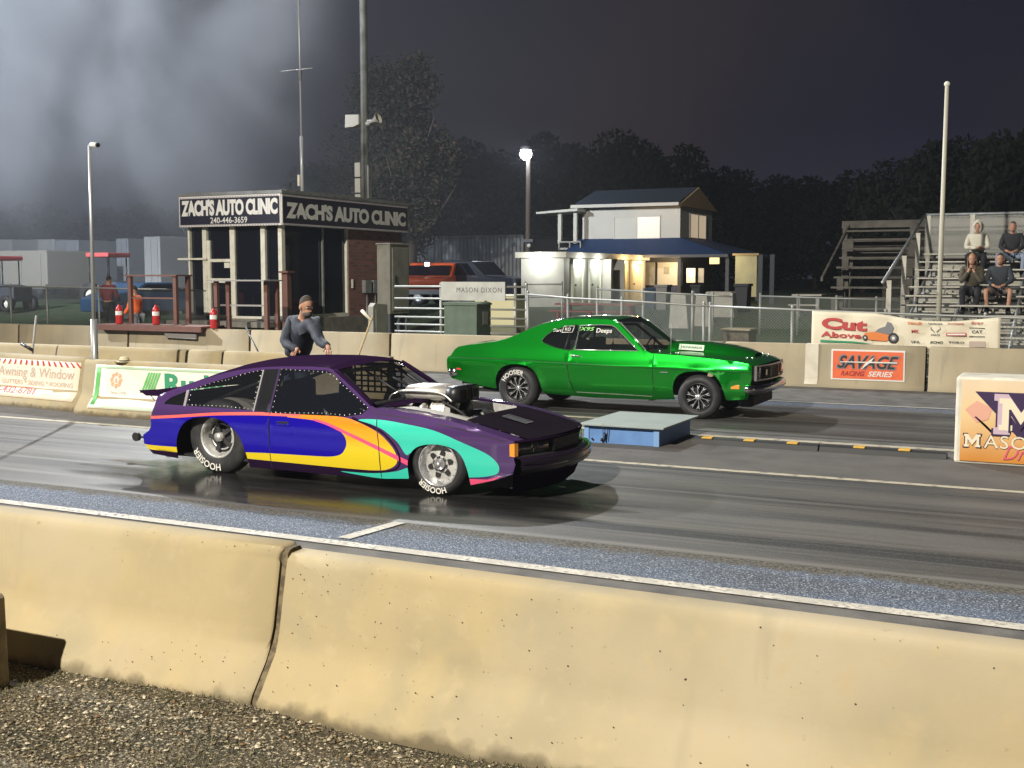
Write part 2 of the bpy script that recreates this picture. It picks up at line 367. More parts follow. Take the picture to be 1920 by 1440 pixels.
# ------------------------------------------------------------------ concrete barriers
CONC = mat('tan_concrete', (.365, .29, .160), .85, noise=[(1.2, (.30, .252, .155), .40, .60, 5), (4, (.40, .315, .165), .45, .80, 6), (.7, (.40, .335, .225), .46, .70, 4), (11, (.40, .32, .19), .56, .80, 5), (3, (.33, .28, .18), .60, .84, 6, (3, 1, .3)), (26, (.30, .24, .15), .70, .78, 3), (2.2, (.33, .28, .18), .64, .86, 7, (2.2, 1, .35))], bump=(40, .12, .006))
CONCF = mat('grey_tan_concrete', (.42, .345, .225), .85, noise=[(1.0, (.33, .28, .19), .38, .66, 6), (3, (.26, .22, .16), .62, .82, 7, (2.5, 1, .35))], bump=(22, .3, .012))
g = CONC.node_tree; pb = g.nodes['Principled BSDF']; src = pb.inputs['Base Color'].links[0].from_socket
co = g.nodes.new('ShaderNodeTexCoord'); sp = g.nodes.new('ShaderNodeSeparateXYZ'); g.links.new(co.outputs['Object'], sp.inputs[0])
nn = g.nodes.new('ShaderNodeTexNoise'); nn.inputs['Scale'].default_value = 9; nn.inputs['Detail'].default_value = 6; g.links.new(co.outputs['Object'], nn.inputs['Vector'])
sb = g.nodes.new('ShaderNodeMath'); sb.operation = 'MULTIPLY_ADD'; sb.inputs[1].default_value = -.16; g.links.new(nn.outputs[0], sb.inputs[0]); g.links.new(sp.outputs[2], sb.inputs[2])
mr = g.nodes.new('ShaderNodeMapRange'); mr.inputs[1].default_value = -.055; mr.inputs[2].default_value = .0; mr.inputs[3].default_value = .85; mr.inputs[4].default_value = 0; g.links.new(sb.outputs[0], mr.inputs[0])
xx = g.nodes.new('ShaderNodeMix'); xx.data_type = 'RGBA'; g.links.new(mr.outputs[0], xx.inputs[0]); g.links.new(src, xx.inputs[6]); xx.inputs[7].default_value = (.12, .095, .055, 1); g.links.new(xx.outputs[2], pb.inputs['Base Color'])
DARKC = mat('joint_dark', (.05, .045, .035), .95)
PIT = mat('pit_dark', (.07, .055, .035), .95)
JER = [(0, 0), (0, .05), (.012, .08), (.11, .215), (.145, .262), (.166, .305), (.180, .36), (.236, .680), (.241, .700), (.250, .724), (.264, .739), (.282, .743), (.380, .746), (.396, .738), (.41, .70), (.53, .29), (.70, .07), (.70, 0)]
WAL = [(0, 0), (0, .06), (.05, .12), (.09, .77), (.11, .79), (.26, .79), (.28, .77), (.32, .12), (.37, .06), (.37, 0)]
def barrier(x0, x1, y, label, m, prof=JER, ang=0, group='concrete barrier sections', pits=0, zt=1.):
    t = thing('concrete_barrier', label, 'barrier', (x0, y, 0), radians(ang), group)
    n = int((x1-x0)/.5)+1; b = MB(); L = x1-x0; v = []; k = len(prof); rr = random.Random(int(x0*100)+int(y*10))
    xs = [0, .012]+[L*i/n for i in range(1, n)]+[L-.012, L]
    for i, x in enumerate(xs):
        e = .012 if i in (0, len(xs)-1) else 0
        v += [(x+rr.uniform(-.006, .006), p[0]+(e if p[0] < .3 else -e)+rr.uniform(-.002, .002), (p[1]-e*(p[1] > .5))*zt) for p in prof]
    f = [(i*k+j, (i+1)*k+j, (i+1)*k+j+1, i*k+j+1) for i in range(len(xs)-1) for j in range(k-1)]
    b.add(v, f, m, True); n0 = len(v); cap = v[:k]+v[-k:]; b.add(cap, [tuple(range(k)), tuple(range(k, 2*k))[::-1]], mat('joint_face', (.20, .16, .10), .9, noise=(9, (.10, .08, .05), .4, .6, 4)))
    for q in range(pits):
        z = rr.uniform(.1, .74); yy = (.0+.17*(z-.07)/.22) if z < .29 else .17+.085*(z-.29)/.465; x = rr.uniform(.1, L-.1); s = rr.choice((.0018, .002, .003, .0042))
        if rr.random() < .5: x = L-abs(rr.gauss(0, .7))-.05 if L < 7 else abs(rr.gauss(0, .8))+.05
        if not 0 < x < L: continue
        b.add([(x+s*cos(a)*rr.uniform(.6, 1.3), yy-.0025, z+s*sin(a)) for a in (0, 1.1, 2.2, 3.3, 4.4, 5.4)], [(0, 1, 2, 3, 4, 5)], PIT)
    b.build('barrier_body', t, bevel=0)
    return t
def sections(): pass
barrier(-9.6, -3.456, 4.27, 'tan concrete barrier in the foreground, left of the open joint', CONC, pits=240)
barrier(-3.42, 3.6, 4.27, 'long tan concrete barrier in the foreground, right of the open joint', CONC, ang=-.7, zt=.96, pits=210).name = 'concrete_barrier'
b = MB(); pj = [(y+.022 if y < .3 else y-.02, z-.012 if z > .6 else z) for y, z in JER]; rj = random.Random(4)
b.prism([(y+rj.uniform(-.004, .004), z) for y, z in pj], mat('joint_mortar', (.16, .125, .07), .95, noise=(30, (.08, .06, .035), .4, .6, 5)), -.034, -.002, 'x'); b.build('joint_filler', [o for o in S.objects if o.get('label', '').startswith('long tan')][0])
# small end block in the near left corner
t = thing('concrete_block', 'grey concrete block cut off by the left edge above the gravel', 'block', (0, 0, 0))
p = G(20, 1290); zt = AY(19, 1113, p.y).z; p.y -= .34
b = MB(); b.prism([(p.x-1.3, 0), (p.x, 0), (p.x-.01, zt-.02), (p.x-.03, zt), (p.x-1.3, zt)], mat('grey_concrete', (.30, .25, .17), .9, noise=(8, (.17, .15, .10), .4, .65, 6), bump=(40, .5, .01)), p.y, p.y+.34)
b.build('block_body', t, bevel=.012)
# middle rows behind the purple car
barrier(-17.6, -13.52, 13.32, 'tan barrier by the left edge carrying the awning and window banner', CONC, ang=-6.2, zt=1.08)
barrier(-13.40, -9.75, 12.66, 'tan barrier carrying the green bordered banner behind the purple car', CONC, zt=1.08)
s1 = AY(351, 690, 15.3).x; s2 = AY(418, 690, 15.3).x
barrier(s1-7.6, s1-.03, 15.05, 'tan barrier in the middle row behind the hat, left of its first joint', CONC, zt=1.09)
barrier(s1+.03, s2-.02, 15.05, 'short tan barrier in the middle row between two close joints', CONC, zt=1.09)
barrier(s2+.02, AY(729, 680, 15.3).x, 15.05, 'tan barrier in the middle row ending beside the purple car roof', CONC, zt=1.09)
FW = ['far wall section at the left edge of the photo', 'far wall section behind the leaning broom on the left', 'far wall section under the red wooden platform', 'far wall section under the auto clinic tower, right of the platform', 'far wall section behind the rear of the green car', 'far wall section hidden behind the green car roof', 'far wall section carrying the orange racing series sign', 'far wall section at the right behind the big event sign']
xs = [-28.85, -25.1, -21.3, -17.54, -13.69, -9.95, -6.2, -2.49, 1.3]
for i, l in enumerate(FW): barrier(xs[i]+.03, xs[i+1]-.03, 21.88, 'pale concrete '+l, CONCF, prof=WAL, group='far wall sections')
# white painted strip down the far wall
b = MB(); m = mat('white_strip', (.72, .66, .54), .8, noise=(5, (.6, .54, .42), .4, .7, 3))
q = [(-4.66, .80), (-4.42, .80)]
v = [(-4.64, 21.955, .79), (-4.40, 21.955, .79), (-4.40, 21.925, .14), (-4.64, 21.925, .14), (-4.40, 21.872, .05), (-4.64, 21.872, .05), (-4.64, 22.14, .796), (-4.40, 22.14, .796)]
b.add(v, [(3, 2, 1, 0), (5, 4, 2, 3), (0, 1, 7, 6)], m); struct(b.build('painted_line'))
# ------------------------------------------------------------------ banners
def cloth_panel(name, parent, pts, m, th=.004, nx=24, nz=8, wav=.01, seed=1, sag=0):
    """pts = 4 world corners TL TR BR BL"""
    a, c, d, e = [Vector(p) for p in pts]; b = MB(); rr = random.Random(seed)
    def fn(u, w):
        p = (a*(1-u)+c*u)*(1-w)+(e*(1-u)+d*u)*w
        wv = wav*(sin(u*19+seed)*sin(w*5+1)+.6*sin(u*43+w*9))
        return (p.x, p.y-abs(wv)-.003, p.z-(sag*sin(pi*u)**2*(1-w) if sag else 0))
    b.grid(fn, nx, nz, m); o = b.build(name, parent)
    s = o.modifiers.new('thick', 'SOLIDIFY'); s.thickness = th
    return o
INKR = mat('ink_red', (.50, .035, .03), .6); INKG = mat('ink_green', (.03, .27, .13), .6); INKGL = mat('ink_light_green', (.14, .48, .13), .6)
INKK = mat('ink_black', (.02, .02, .022), .6); INKW = mat('ink_white', (.80, .78, .72), .6); INKO = mat('ink_orange', (.75, .22, .05), .6)
INKS = mat('ink_salmon', (.78, .42, .26), .6); INKT = mat('ink_taupe', (.50, .40, .34), .6); INKP = mat('ink_pale_green', (.42, .56, .38), .6); INKGY = mat('ink_grey', (.20, .20, .22), .6)
VIN = mat('cream_vinyl', (.80, .73, .56), .55, noise=(3, (.72, .64, .48), .4, .7, 3)); VINP = mat('pinkish_vinyl', (.82, .70, .55), .55); VINW = mat('white_vinyl', (.80, .78, .66), .55)
def slope_M(org, ux, tilt=0):
    """frame with origin org, x along ux (world xy), z up the face; lettering plane"""
    x = Vector((*ux, 0)).normalized(); u = Vector((0, sin(radians(tilt)), cos(radians(tilt)))); n = x.cross(u)
    return Matrix(((x.x, u.x, n.x, org[0]), (x.y, u.y, n.y, org[1]), (x.z, u.z, n.z, org[2]), (0, 0, 0, 1)))
# awning banner on the left barrier
ax_ = Vector((cos(radians(-6.2)), sin(radians(-6.2))))
def on_b1(s, z):   # s metres right of the banner's left end, along the angled barrier front face
    base = Vector((-17.6, 13.32)) + ax_*(s); nrm = Vector((-ax_.y, ax_.x))
    off = (.17*(z-.07)/.22 if z < .29 else .17+.085*(z-.29)/.465)
    q = base+nrm*(off-.017); return Vector((q.x, q.y, z))
t = thing('vinyl_banner', 'pale banner with red awning stripes and window lettering on the left barrier', 'banner', (0, 0, 0))
S0, S1 = 1.6, 3.90
def curved(name, fn, parent, m, s0, s1, z0, z1, d=0, n=8):
    b = MB(); b.grid(lambda u, w: tuple(fn(s0+(s1-s0)*u, z0+(z1-z0)*w)+Vector((0, -d, 0))), 12, n, m)
    o = b.build(name, parent); q = o.modifiers.new('t', 'SOLIDIFY'); q.thickness = .003; return o
curved('banner_sheet', on_b1, t, VINP, S0, S1, .15, .73)
def put_text(fn, s, z, txt, size, m, parent, name, width=None, bold=0, shear=0, d=.006):
    v, f = text_mesh(txt, size, bold, shear, .002, 1)
    x0 = min(p[0] for p in v); x1 = max(p[0] for p in v); k = width/(x1-x0) if width else 1
    b = MB(); b.add([tuple(fn(s+(p[0]-x0)*k, z+p[1])+Vector((0, -d-p[2], 0))) for p in v], f, m); return b.build(name, parent)
put_text(on_b1, S0+.30, .47, 'Awning & Window', .22, INKT, t, 'lettering', width=1.88)
put_text(on_b1, S0+.42, .345, 'GUTTERS * SIDING * ROOFING', .10, INKT, t, 'lettering', width=1.75)
put_text(on_b1, S0+.10, .21, '800-432-6781', .13, INKR, t, 'lettering', width=1.20, bold=.01)
put_text(on_b1, S0+1.45, .21, 'licensed and insured', .05, INKT, t, 'lettering', width=.6)
b = MB()
for i in range(16):
    x = S0+.15+i*.135; k = (i-8)*.012
    b.add([tuple(on_b1(x+dx, z)+Vector((0, -.006, 0))) for dx, z in ((0, .725), (.05, .725), (.07+k, .655), (.03+k, .645))], [(0, 3, 2, 1)], INKR)
b.build('awning_stripes', t)
# green bordered banner
def on_b2(s, z):
    off = (.17*(z-.07)/.22 if z < .29 else .17+.085*(z-.29)/.465)
    return Vector((-13.15+s, 12.66+off-.017, z))
t = thing('vinyl_banner', 'white banner with green border and green company lettering behind the car tail', 'banner', (0, 0, 0))
curved('banner_sheet', on_b2, t, VINW, 0, 3.2, .12, .74)
for (a, c, z0, z1) in ((.03, 3.17, .69, .725), (.03, 3.17, .135, .165), (.03, .11, .165, .69)): curved('border', on_b2, t, INKP if a != .03 or c > 1 else INKGL, a, c, z0, z1, .005, 6)
b = MB()
for i in range(5): b.add([tuple(on_b2(.93+i*.05+dx, z)+Vector((0, -.008, 0))) for dx, z in ((0, .38), (.035, .38), (.135, .66), (.10, .66))], [(0, 1, 2, 3)], INKGL)
b.build('green_bars', t)
put_text(on_b2, 1.33, .385, 'Rude', .38, INKG, t, 'lettering', width=1.1, bold=.035, shear=-.12)
b = MB(); c0 = (.43, .53)
for r in ((.10, .085), (.07, .06)):
    n = 28; v = []
    for i in range(n): a = 2*pi*i/n; w = 1+.12*cos(8*a); v += [tuple(on_b2(c0[0]+r[0]*w*cos(a)*1.1, c0[1]+r[0]*w*sin(a)*1.1)+Vector((0, -.008, 0))), tuple(on_b2(c0[0]+r[1]*cos(a), c0[1]+r[1]*sin(a))+Vector((0, -.008, 0)))]
    b.add(v, [(2*i, (2*i+2) % (2*n), (2*i+3) % (2*n), 2*i+1) for i in range(n)], INKS)
b.build('emblem', t)
put_text(on_b2, .40, .49, '&', .10, INKS, t, 'lettering')
put_text(on_b2, .34, .33, 'Since 1930', .05, INKT, t, 'lettering', width=.3)
# savage sign
t = thing('wall_sign', 'orange racing series sign fixed to the far wall', 'sign', (-3.51, 21.92, .43))
b = MB(); b.box((-.65, 0, -.28), (.65, .025, .28), INKW); b.build('backing', t, bevel=.003)
b = MB(); b.box((-.62, -.006, -.25), (.62, -.001, .25), mat('sign_orange', (.85, .16, .05), .5, noise=(4, (.75, .13, .05), .4, .7, 3))); b.build('orange_face', t)
M = T(0, -.012, .055) @ FACE
b = MB(); b.text('SAVAGE', .34, INKGY, M @ T(0, 0, 0), bold=.045, shear=.35, width=1.12); b.build('lettering_outline', t)
b = MB(); b.text('SAVAGE', .31, INKK, T(0, -.016, .055) @ FACE, bold=.015, shear=.35, width=1.06); b.build('lettering', t)
b = MB(); b.prism([(-.48, .06), (.0, .065), (.12, .16), (.07, .07), (.52, .07), (.52, .05), (.04, .045), (-.12, -.09), (-.03, .045), (-.48, .045)], INKW, -.024, -.020); b.build('white_flash', t)
b = MB(); b.text('RACING', .12, mat('ink_dark_red', (.35, .02, .03), .6), T(-.26, -.012, -.155) @ FACE, bold=.02, shear=.3, width=.42); b.text('SERIES', .13, INKW, T(.23, -.012, -.155) @ FACE, bold=.02, shear=.3, width=.44); b.build('lettering', t)
# event sign in the right foreground: a box frame wrapped in printed vinyl
t = thing('sign_box', 'large gold event sign box with a big M on the centre strip', 'sign', (-1.235, 13.62, 0))
SB = mat('white_vinyl_side', (.70, .66, .56), .6, noise=(4, (.52, .48, .40), .45, .7, 4))
b = MB(); b.box((0, 0, .0), (2.4, .62, .955), SB); b.build('frame_box', t, bevel=.03)
GOLD = mat('gold_print', (.80, .45, .13), .5)
g = GOLD.node_tree; co = g.nodes.new('ShaderNodeTexCoord'); sp = g.nodes.new('ShaderNodeSeparateXYZ'); cr = g.nodes.new('ShaderNodeValToRGB')
g.links.new(co.outputs['Object'], sp.inputs[0]); g.links.new(sp.outputs[2], cr.inputs[0]); g.links.new(cr.outputs[0], g.nodes['Principled BSDF'].inputs['Base Color'])
cr.color_ramp.elements[0].position = .05; cr.color_ramp.elements[0].color = (.62, .25, .04, 1); cr.color_ramp.elements[1].position = .55; cr.color_ramp.elements[1].color = (.80, .58, .30, 1); z_ = cr.color_ramp.elements.new(.88); z_.color = (.78, .62, .42, 1)
b = MB(); b.grid(lambda u, w: (.06+2.3*u, -.012-.006*abs(sin(u*9)*sin(w*6)+.5*sin(u*31)), .035+.89*w), 40, 14, GOLD); b.build('printed_face', t)
PUR = mat('ink_purple', (.035, .015, .07), .5); LIL = mat('ink_lilac', (.60, .45, .55), .5); PNK = mat('ink_pink', (.72, .12, .18), .5); CRM = mat('ink_cream', (.82, .74, .56), .5)
def Mpoly(x, z, w, h, o=0):
    k = w/10; q = h/10
    P = [(-5, 0), (-1.9, 0), (-1.9, 1.7), (-2.7, 1.7), (-2.7, 6), (0, 1.4), (2.7, 6), (2.7, 1.7), (1.9, 1.7), (1.9, 0), (5, 0), (5, 1.7), (4.3, 1.7), (4.3, 8.3), (5, 8.3), (5, 10), (2.4, 10), (0, 5.6), (-2.4, 10), (-5, 10), (-5, 8.3), (-4.3, 8.3), (-4.3, 1.7), (-5, 1.7)]
    c = (0, 5); return [(x+(p[0]*(1+o))*k, z+((p[1]-5)*(1+o)+5)*q) for p in P]
b = MB(); b.prism([(.20, .80), (1.15, .80), (.75, .30), (.66, .30)], PUR, -.026, -.020); b.build('emblem', t)
b = MB(); b.prism(Mpoly(.665, .355, .52, .42, .12), PUR, -.034, -.027); b.build('emblem', t)
b = MB(); b.prism(Mpoly(.665, .355, .52, .42, .04), LIL, -.040, -.035); b.prism(Mpoly(.665, .38, .46, .37, -.06), CRM, -.044, -.041); b.prism([(.545, .37), (.565, .37), (.565, .56), (.665, .40), (.765, .56), (.765, .37), (.785, .37), (.785, .62), (.765, .62), (.665, .46), (.565, .62), (.545, .62)], PUR, -.048, -.045); b.build('emblem', t)
b = MB()
for i in range(4): b.prism([(.20+i*.035, .52-i*.03), (.215+i*.035, .53-i*.03), (.33+i*.03, .43-i*.03), (.31+i*.03, .42-i*.03)], PUR, -.028, -.022)
b.prism([(.10, .60), (.22, .70), (.38, .62), (.34, .50), (.22, .46)], mat('ink_rose', (.76, .40, .30), .5), -.021, -.019)
b.build('emblem', t)
for dd, mm, bo, dz in ((-.026, PUR, .007, 0), (-.032, CRM, .0, 0)):
    b = MB(); b.text('ASON', .20, mm, T(.605, dd, .26) @ FACE, bold=bo, width=.62 if mm is PUR else .60, spacing=1.1); b.prism(Mpoly(.185, .19, .175, .145, .10 if mm is PUR else -.04), mm, dd-.002, dd, 'y'); b.build('lettering', t)
b = MB(); b.text('Dragway', .22, PNK, T(.86, -.028, .125) @ FACE, shear=.45, width=.72, bold=.0); b.build('lettering', t)
# ------------------------------------------------------------------ starting line box
t = thing('starter_box', 'low blue wooden box with a grey sheet top between the lanes', 'box', (0, 0, 0))
BL = mat('blue_painted_plywood', (.13, .27, .56), .6, noise=[(5, (.10, .21, .46), .4, .7, 4), (20, (.30, .36, .45), .70, .80, 4)], bump=(30, .2, .01))
GT = mat('grey_top_sheet', (.30, .335, .325), .5, noise=(3, (.34, .38, .37), .4, .7, 4))
b = MB(); b.box((-5.50, 13.33, 0), (-4.53, 14.55, .215), BL); b.build('box_body', t, bevel=.004)
b = MB(); b.box((-5.56, 13.26, .218), (-4.46, 14.70, .240), GT); b.build('top_sheet', t, bevel=.004)
b = MB(); b.box((-5.50, 13.31, 0), (-5.44, 13.328, .21), mat('box_trim', (.20, .36, .62), .6)); b.box((-4.60, 13.31, 0), (-4.53, 13.328, .21), MT['box_trim']); b.build('corner_trim', t)
BLK = mat('black_rubber', (.018, .018, .019), .6); BLM = mat('black_metal', (.02, .02, .022), .4, .3)
b = MB(); b.tube([(-5.22, 13.29, .04), (-5.22, 13.29, .14)], .012, BLM); b.tube([(-5.24, 13.29, .05), (-5.24, 13.28, .25)], .004, BLM); b.tube([(-5.19, 13.29, .05), (-5.18, 13.29, .2)], .006, BLM)
b.ball((-5.26, 13.295, .05), .02, BLM); b.ball((-5.39, 13.30, .055), .013, BLM); b.build('sensor_bracket', t)
# rubber kerb with yellow markers on the centre strip
YEL = mat('yellow_reflector', (.62, .36, .05), .5)
x = -4.28; i = 0
KL = ['black rubber kerb block nearest the blue box', 'black rubber kerb block next to the sign box']
for L in (1.55, 1.42):
    t = thing('rubber_kerb', KL[i], 'kerb', (x, 13.78, .004), 0, 'rubber kerb blocks'); i += 1
    b = MB(); b.prism([(0, 0), (.03, .055), (.06, .07), (.14, .07), (.17, .055), (.20, 0)], BLK, 0, L-.02, 'x'); b.build('kerb_body', t)
    for q in range(3 if i == 1 else 2):
        xx = .12+q*.52 if i == 1 else .38+q*.50
        b = MB(); b.box((xx, .035, .060), (xx+.13, .165, .080), YEL); b.build('yellow_marker', t, bevel=.006)
    x += L
for i, (px, py) in enumerate(((440, 655),)): pass
# ================================================================== CARS
TYRE = mat('tyre_rubber', (.022, .022, .024), .62, noise=(12, (.040, .038, .037), .45, .7, 4))
CHR = mat('polished_metal', (.85, .85, .87), .20, .8)
ALU = mat('machined_aluminium', (.72, .71, .68), .36, .45, noise=(8, (.42, .41, .38), .45, .7, 3))
DKM = mat('dark_wheel_metal', (.09, .09, .095), .35, .6)
DKI = mat('black_interior', (.012, .012, .014), .7)
TYL = mat('tyre_letter_white', (.80, .78, .72), .6)
def wheel(parent, x, y, z, R_, w, rim, style, side, rot=0, word=True, name='wheel'):
    """wheel standing in the xz plane; outer face points to -y for side=-1"""
    p = part(name, parent); p.location = (x, y, z); p.rotation_euler = (0, radians(rot), 0)
    M = (R(90, 'X') if side < 0 else R(-90, 'X'))
    b = MB(); h = w/2
    b.lathe([(rim, -h+.02), (rim+.02, -h+.004), (R_*.80, -h), (R_-.035, -h+.018), (R_-.008, -h+.045), (R_, -h+.08), (R_, h-.08), (R_-.008, h-.045), (R_-.035, h-.018), (R_*.80, h), (rim+.02, h-.004), (rim, h-.02)], TYRE, 64, M)
    if word:
        v, f = text_mesh('HOOSIER', .098 if R_ > .3 else .078, .016, 0, .002, 1.0)
        x0 = min(q[0] for q in v); x1 = max(q[0] for q in v); rr = R_-.115 if R_ > .3 else rim+.012
        vv = []
        for q in v:
            a = -(q[0]-(x0+x1)/2)/(rr+.04)*1.0; r = rr+q[1]
            # on the local disc plane (x right, y up), word centred at the top and running clockwise
            vv.append((r*sin(-a), r*cos(a), h+.0045+q[2]))
        b.add(vv, f, TYL, False, M)
    b.build('tyre', p)
    b = MB()
    if style == 'deep':       # polished dish set far in
        b.lathe([(rim+.004, h-.012), (rim-.006, h-.004), (rim-.018, h-.02), (rim-.028, h-.05), (rim-.035, -h+.14), (rim-.05, -h+.11)], ALU, 48, M)
        b.lathe([(rim+.004, -h+.02), (rim-.05, -h+.11), (.08, -h+.12), (.0, -h+.14)], mat('wheel_centre_black', (.022, .022, .024), .5), 32, M); b.lathe([(rim+.01, -h+.03), (0, -h+.03)], DKI, 24, M)
        b.lathe([(rim-.075, -h+.125), (rim-.08, -h+.135), (rim-.09, -h+.125)], ALU, 40, M)
        for k in range(5):
            A = M @ R(72*k+10, 'Z'); b.box((-.022, .03, -h+.12), (.022, rim-.06, -h+.155), DKM, A)
        b.lathe([(.045, -h+.12), (.045, -h+.20), (.0, -h+.205)], ALU, 16, M)
        for k in range(20): a = 2*pi*k/20; b.ball(((rim-.016)*cos(a), (rim-.016)*sin(a), h-.018), .006, CHR, 6, 4, M)
    elif style == 'star':
        b.lathe([(rim+.004, h-.012), (rim-.004, h-.004), (rim-.014, h-.02), (rim-.022, h-.04), (rim-.045, h-.075)], CHR, 48, M)
        b.lathe([(rim-.045, h-.075), (.06, h-.06)], ALU, 48, M)
        for k in range(6):
            A = M @ R(60*k, 'Z')
            b.prism([(-.028, .085), (.028, .085), (.022, .125), (0, .138), (-.022, .125)], DKI, h-.062, h-.055, 'z', A)
            b.prism([(-.012, .05), (.012, .05), (.02, .075), (-.02, .075)], DKM, h-.058, h-.050, 'z', A @ R(30, 'Z'))
        b.lathe([(.055, h-.06), (.052, h-.03), (.03, h-.02), (.03, h-.005), (.0, h-.002)], CHR, 24, M)
        for k in range(16): a = 2*pi*k/16; b.ball(((rim-.04)*cos(a), (rim-.04)*sin(a), h-.068), .006, DKM, 6, 4, M)
        for k in range(5): a = 2*pi*k/5; b.ball((.042*cos(a), .042*sin(a), h-.04), .008, CHR, 6, 4, M)
    else:                    # black multi-spoke with bright edges
        b.lathe([(rim+.004, h-.012), (rim-.005, h-.004), (rim-.016, h-.02), (rim-.024, h-.05), (rim-.03, 0)], DKM if style == 'black' else BLM, 48, M)
        b.lathe([(rim-.03, 0), (.04, .01)], DKI, 32, M)
        dz = h-.085 if style == 'black' else h-.04
        for k in range(10):
            A = M @ R(36*k, 'Z'); b.box((-.008, .04, dz), (.008, rim-.03, dz+.022), BLM, A); b.box((-.004, .05, dz+.022), (.004, rim-.05, dz+.028), CHR, A @ R(5, 'Z'))
            b.prism([(-.004, rim-.075), (.004, rim-.075), (.024, rim-.03), (.014, rim-.03), (0, rim-.058), (-.014, rim-.03), (-.024, rim-.03)], CHR, dz+.02, dz+.030, 'z', A)
        b.lathe([(.05, dz), (.048, dz+.03), (.02, dz+.045), (0, dz+.046)], CHR, 20, M)
    b.build('rim', p)
    return p
def car_side(outline, regions, Wfn, step=.05):
    return sheet(outline, regions, step)
def side_part(P, tris, mats, Wfn, sgn, b, cx):
    """append triangles of a side sheet; mats = {key: material}"""
    sel = {k: tl for k, tl in tris.items() if mats.get(k) is not None}
    used = sorted({k for tl in sel.values() for t in tl for k in t}); o = len(b.v); ix = {k: i+o for i, k in enumerate(used)}
    b.v += [(P[k][0]-cx, sgn*Wfn(*P[k]), P[k][1]) for k in used]
    for key, tl in sel.items():
        mi = b.mi(mats[key]); b.f += [tuple(ix[k] for k in (t if sgn < 0 else t[::-1])) for t in tl]; b.m += [mi]*len(tl); b.sm += [True]*len(tl)
def weld(o, d=.0004):
    return o
    bm = bmesh.new(); bm.from_mesh(o.data); bmesh.ops.remove_doubles(bm, verts=bm.verts, dist=d)
    bm.to_mesh(o.data); bm.free(); return o
def rotz_pt(p, a): return p
def patch(b, edge, crown, bow, Wfn, m, cx, n=14, w0=-1., w1=1., dz=0, flat=.0, pw=2):
    """surface across the car between mirrored edges; edge = [(x,z)], crown/bow scalars or lists"""
    v = []; k = len(edge)
    for i, (x, z) in enumerate(edge):
        c = crown[i] if isinstance(crown, (list, tuple)) else crown; w = bow[i] if isinstance(bow, (list, tuple)) else bow
        for j in range(n+1):
            t = w0+(w1-w0)*j/n; q = 1-abs(t)**pw
            v.append((x+w*q-cx, t*Wfn(x, z), z+c*q+dz))
    f = [(i*(n+1)+j, i*(n+1)+j+1, (i+1)*(n+1)+j+1, (i+1)*(n+1)+j) for i in range(k-1) for j in range(n)]
    b.add(v, f, m, True)
# ------------------------------------------------------------------ purple drag car
CX = -6.64; CY = 10.20
def Wn(x, z):
    w = .815
    f = max(0, min(1, (x+5.1)/.5)); w -= .05*f*f
    r = max(0, min(1, (-8.2-x)/.7)); w -= .05*r*r
    if z < .45: w -= .05*((.45-z)/.35)**2
    if z > .66: w -= (z-.66)*.36 + (.012 if z > .70 else .012*(z-.66)/.04)
    w += .012*math.exp(-((z-.55)/.07)**2)
    return w
arch_r = [(-8.50, .14), (-8.495, .30), (-8.45, .43), (-8.36, .53), (-8.22, .59), (-8.03, .605), (-7.87, .585), (-7.74, .52), (-7.65, .42), (-7.59, .28), (-7.56, .115)]
arch_f = [(-5.68, .14), (-5.675, .30), (-5.63, .40), (-5.54, .465), (-5.38, .492), (-5.22, .475), (-5.12, .41), (-5.05, .30), (-5.02, .13)]
ROOFE = [(-8.80, .785), (-8.62, .85), (-8.45, .905), (-8.18, .99), (-7.95, 1.052), (-7.76, 1.09), (-7.55, 1.118), (-7.38, 1.133), (-7.2, 1.143), (-6.87, 1.152), (-6.68, 1.145)]
PIL = [(-6.60, 1.125), (-6.52, 1.08), (-6.30, .945), (-6.10, .81)]
FEN = [(-6.06, .792), (-5.82, .780), (-5.58, .760), (-5.3, .725), (-5.07, .69), (-4.85, .640), (-4.67, .592), (-4.58, .562)]
out = [(-8.88, .16), (-8.93, .21), (-8.985, .27), (-8.985, .36), (-8.90, .41), (-8.86, .46), (-8.84, .60)]+ROOFE+PIL+FEN+[(-4.565, .42), (-4.585, .405), (-4.57, .35), (-4.60, .26), (-4.75, .20)]+smooth(arch_f[::-1], 4)+[(-5.99, .115), (-6.6, .11)]+smooth(arch_r[::-1], 4)
quarter = [(-8.35, .862), (-8.08, .955), (-7.78, 1.035), (-7.62, 1.075), (-7.47, 1.10), (-7.49, .70), (-8.36, .705)]
tri = [(-8.68, .705), (-8.66, .735), (-8.60, .775), (-8.38, .855), (-8.385, .705)]
doorw = [(-7.26, 1.118), (-6.70, 1.120), (-6.60, 1.09), (-6.50, 1.02), (-6.13, .785), (-6.20, .725), (-6.38, .695), (-7.28, .685)]
bpil = [(-7.45, 1.105), (-7.275, 1.115), (-7.295, .685), (-7.47, .695)]
doorp = [(-7.245, 1.135), (-7.27, .9), (-7.278, .67), (-7.28, .2), (-7.275, .125), (-5.985, .125), (-5.985, .5), (-6.02, .70), (-6.06, .79), (-6.30, .94), (-6.52, 1.07), (-6.62, 1.12), (-6.72, 1.137)]
blue = smooth([(-8.99, .262), (-8.52, .262), (-8.0, .265), (-7.58, .27), (-7.26, .28), (-6.80, .287), (-6.56, .295), (-6.43, .325), (-6.37, .39), (-6.355, .45), (-6.38, .52), (-6.46, .58), (-6.6, .625), (-6.8, .648), (-7.26, .658), (-7.98, .625), (-8.34, .595), (-8.82, .55), (-8.87, .47), (-8.99, .36)], 5, True)
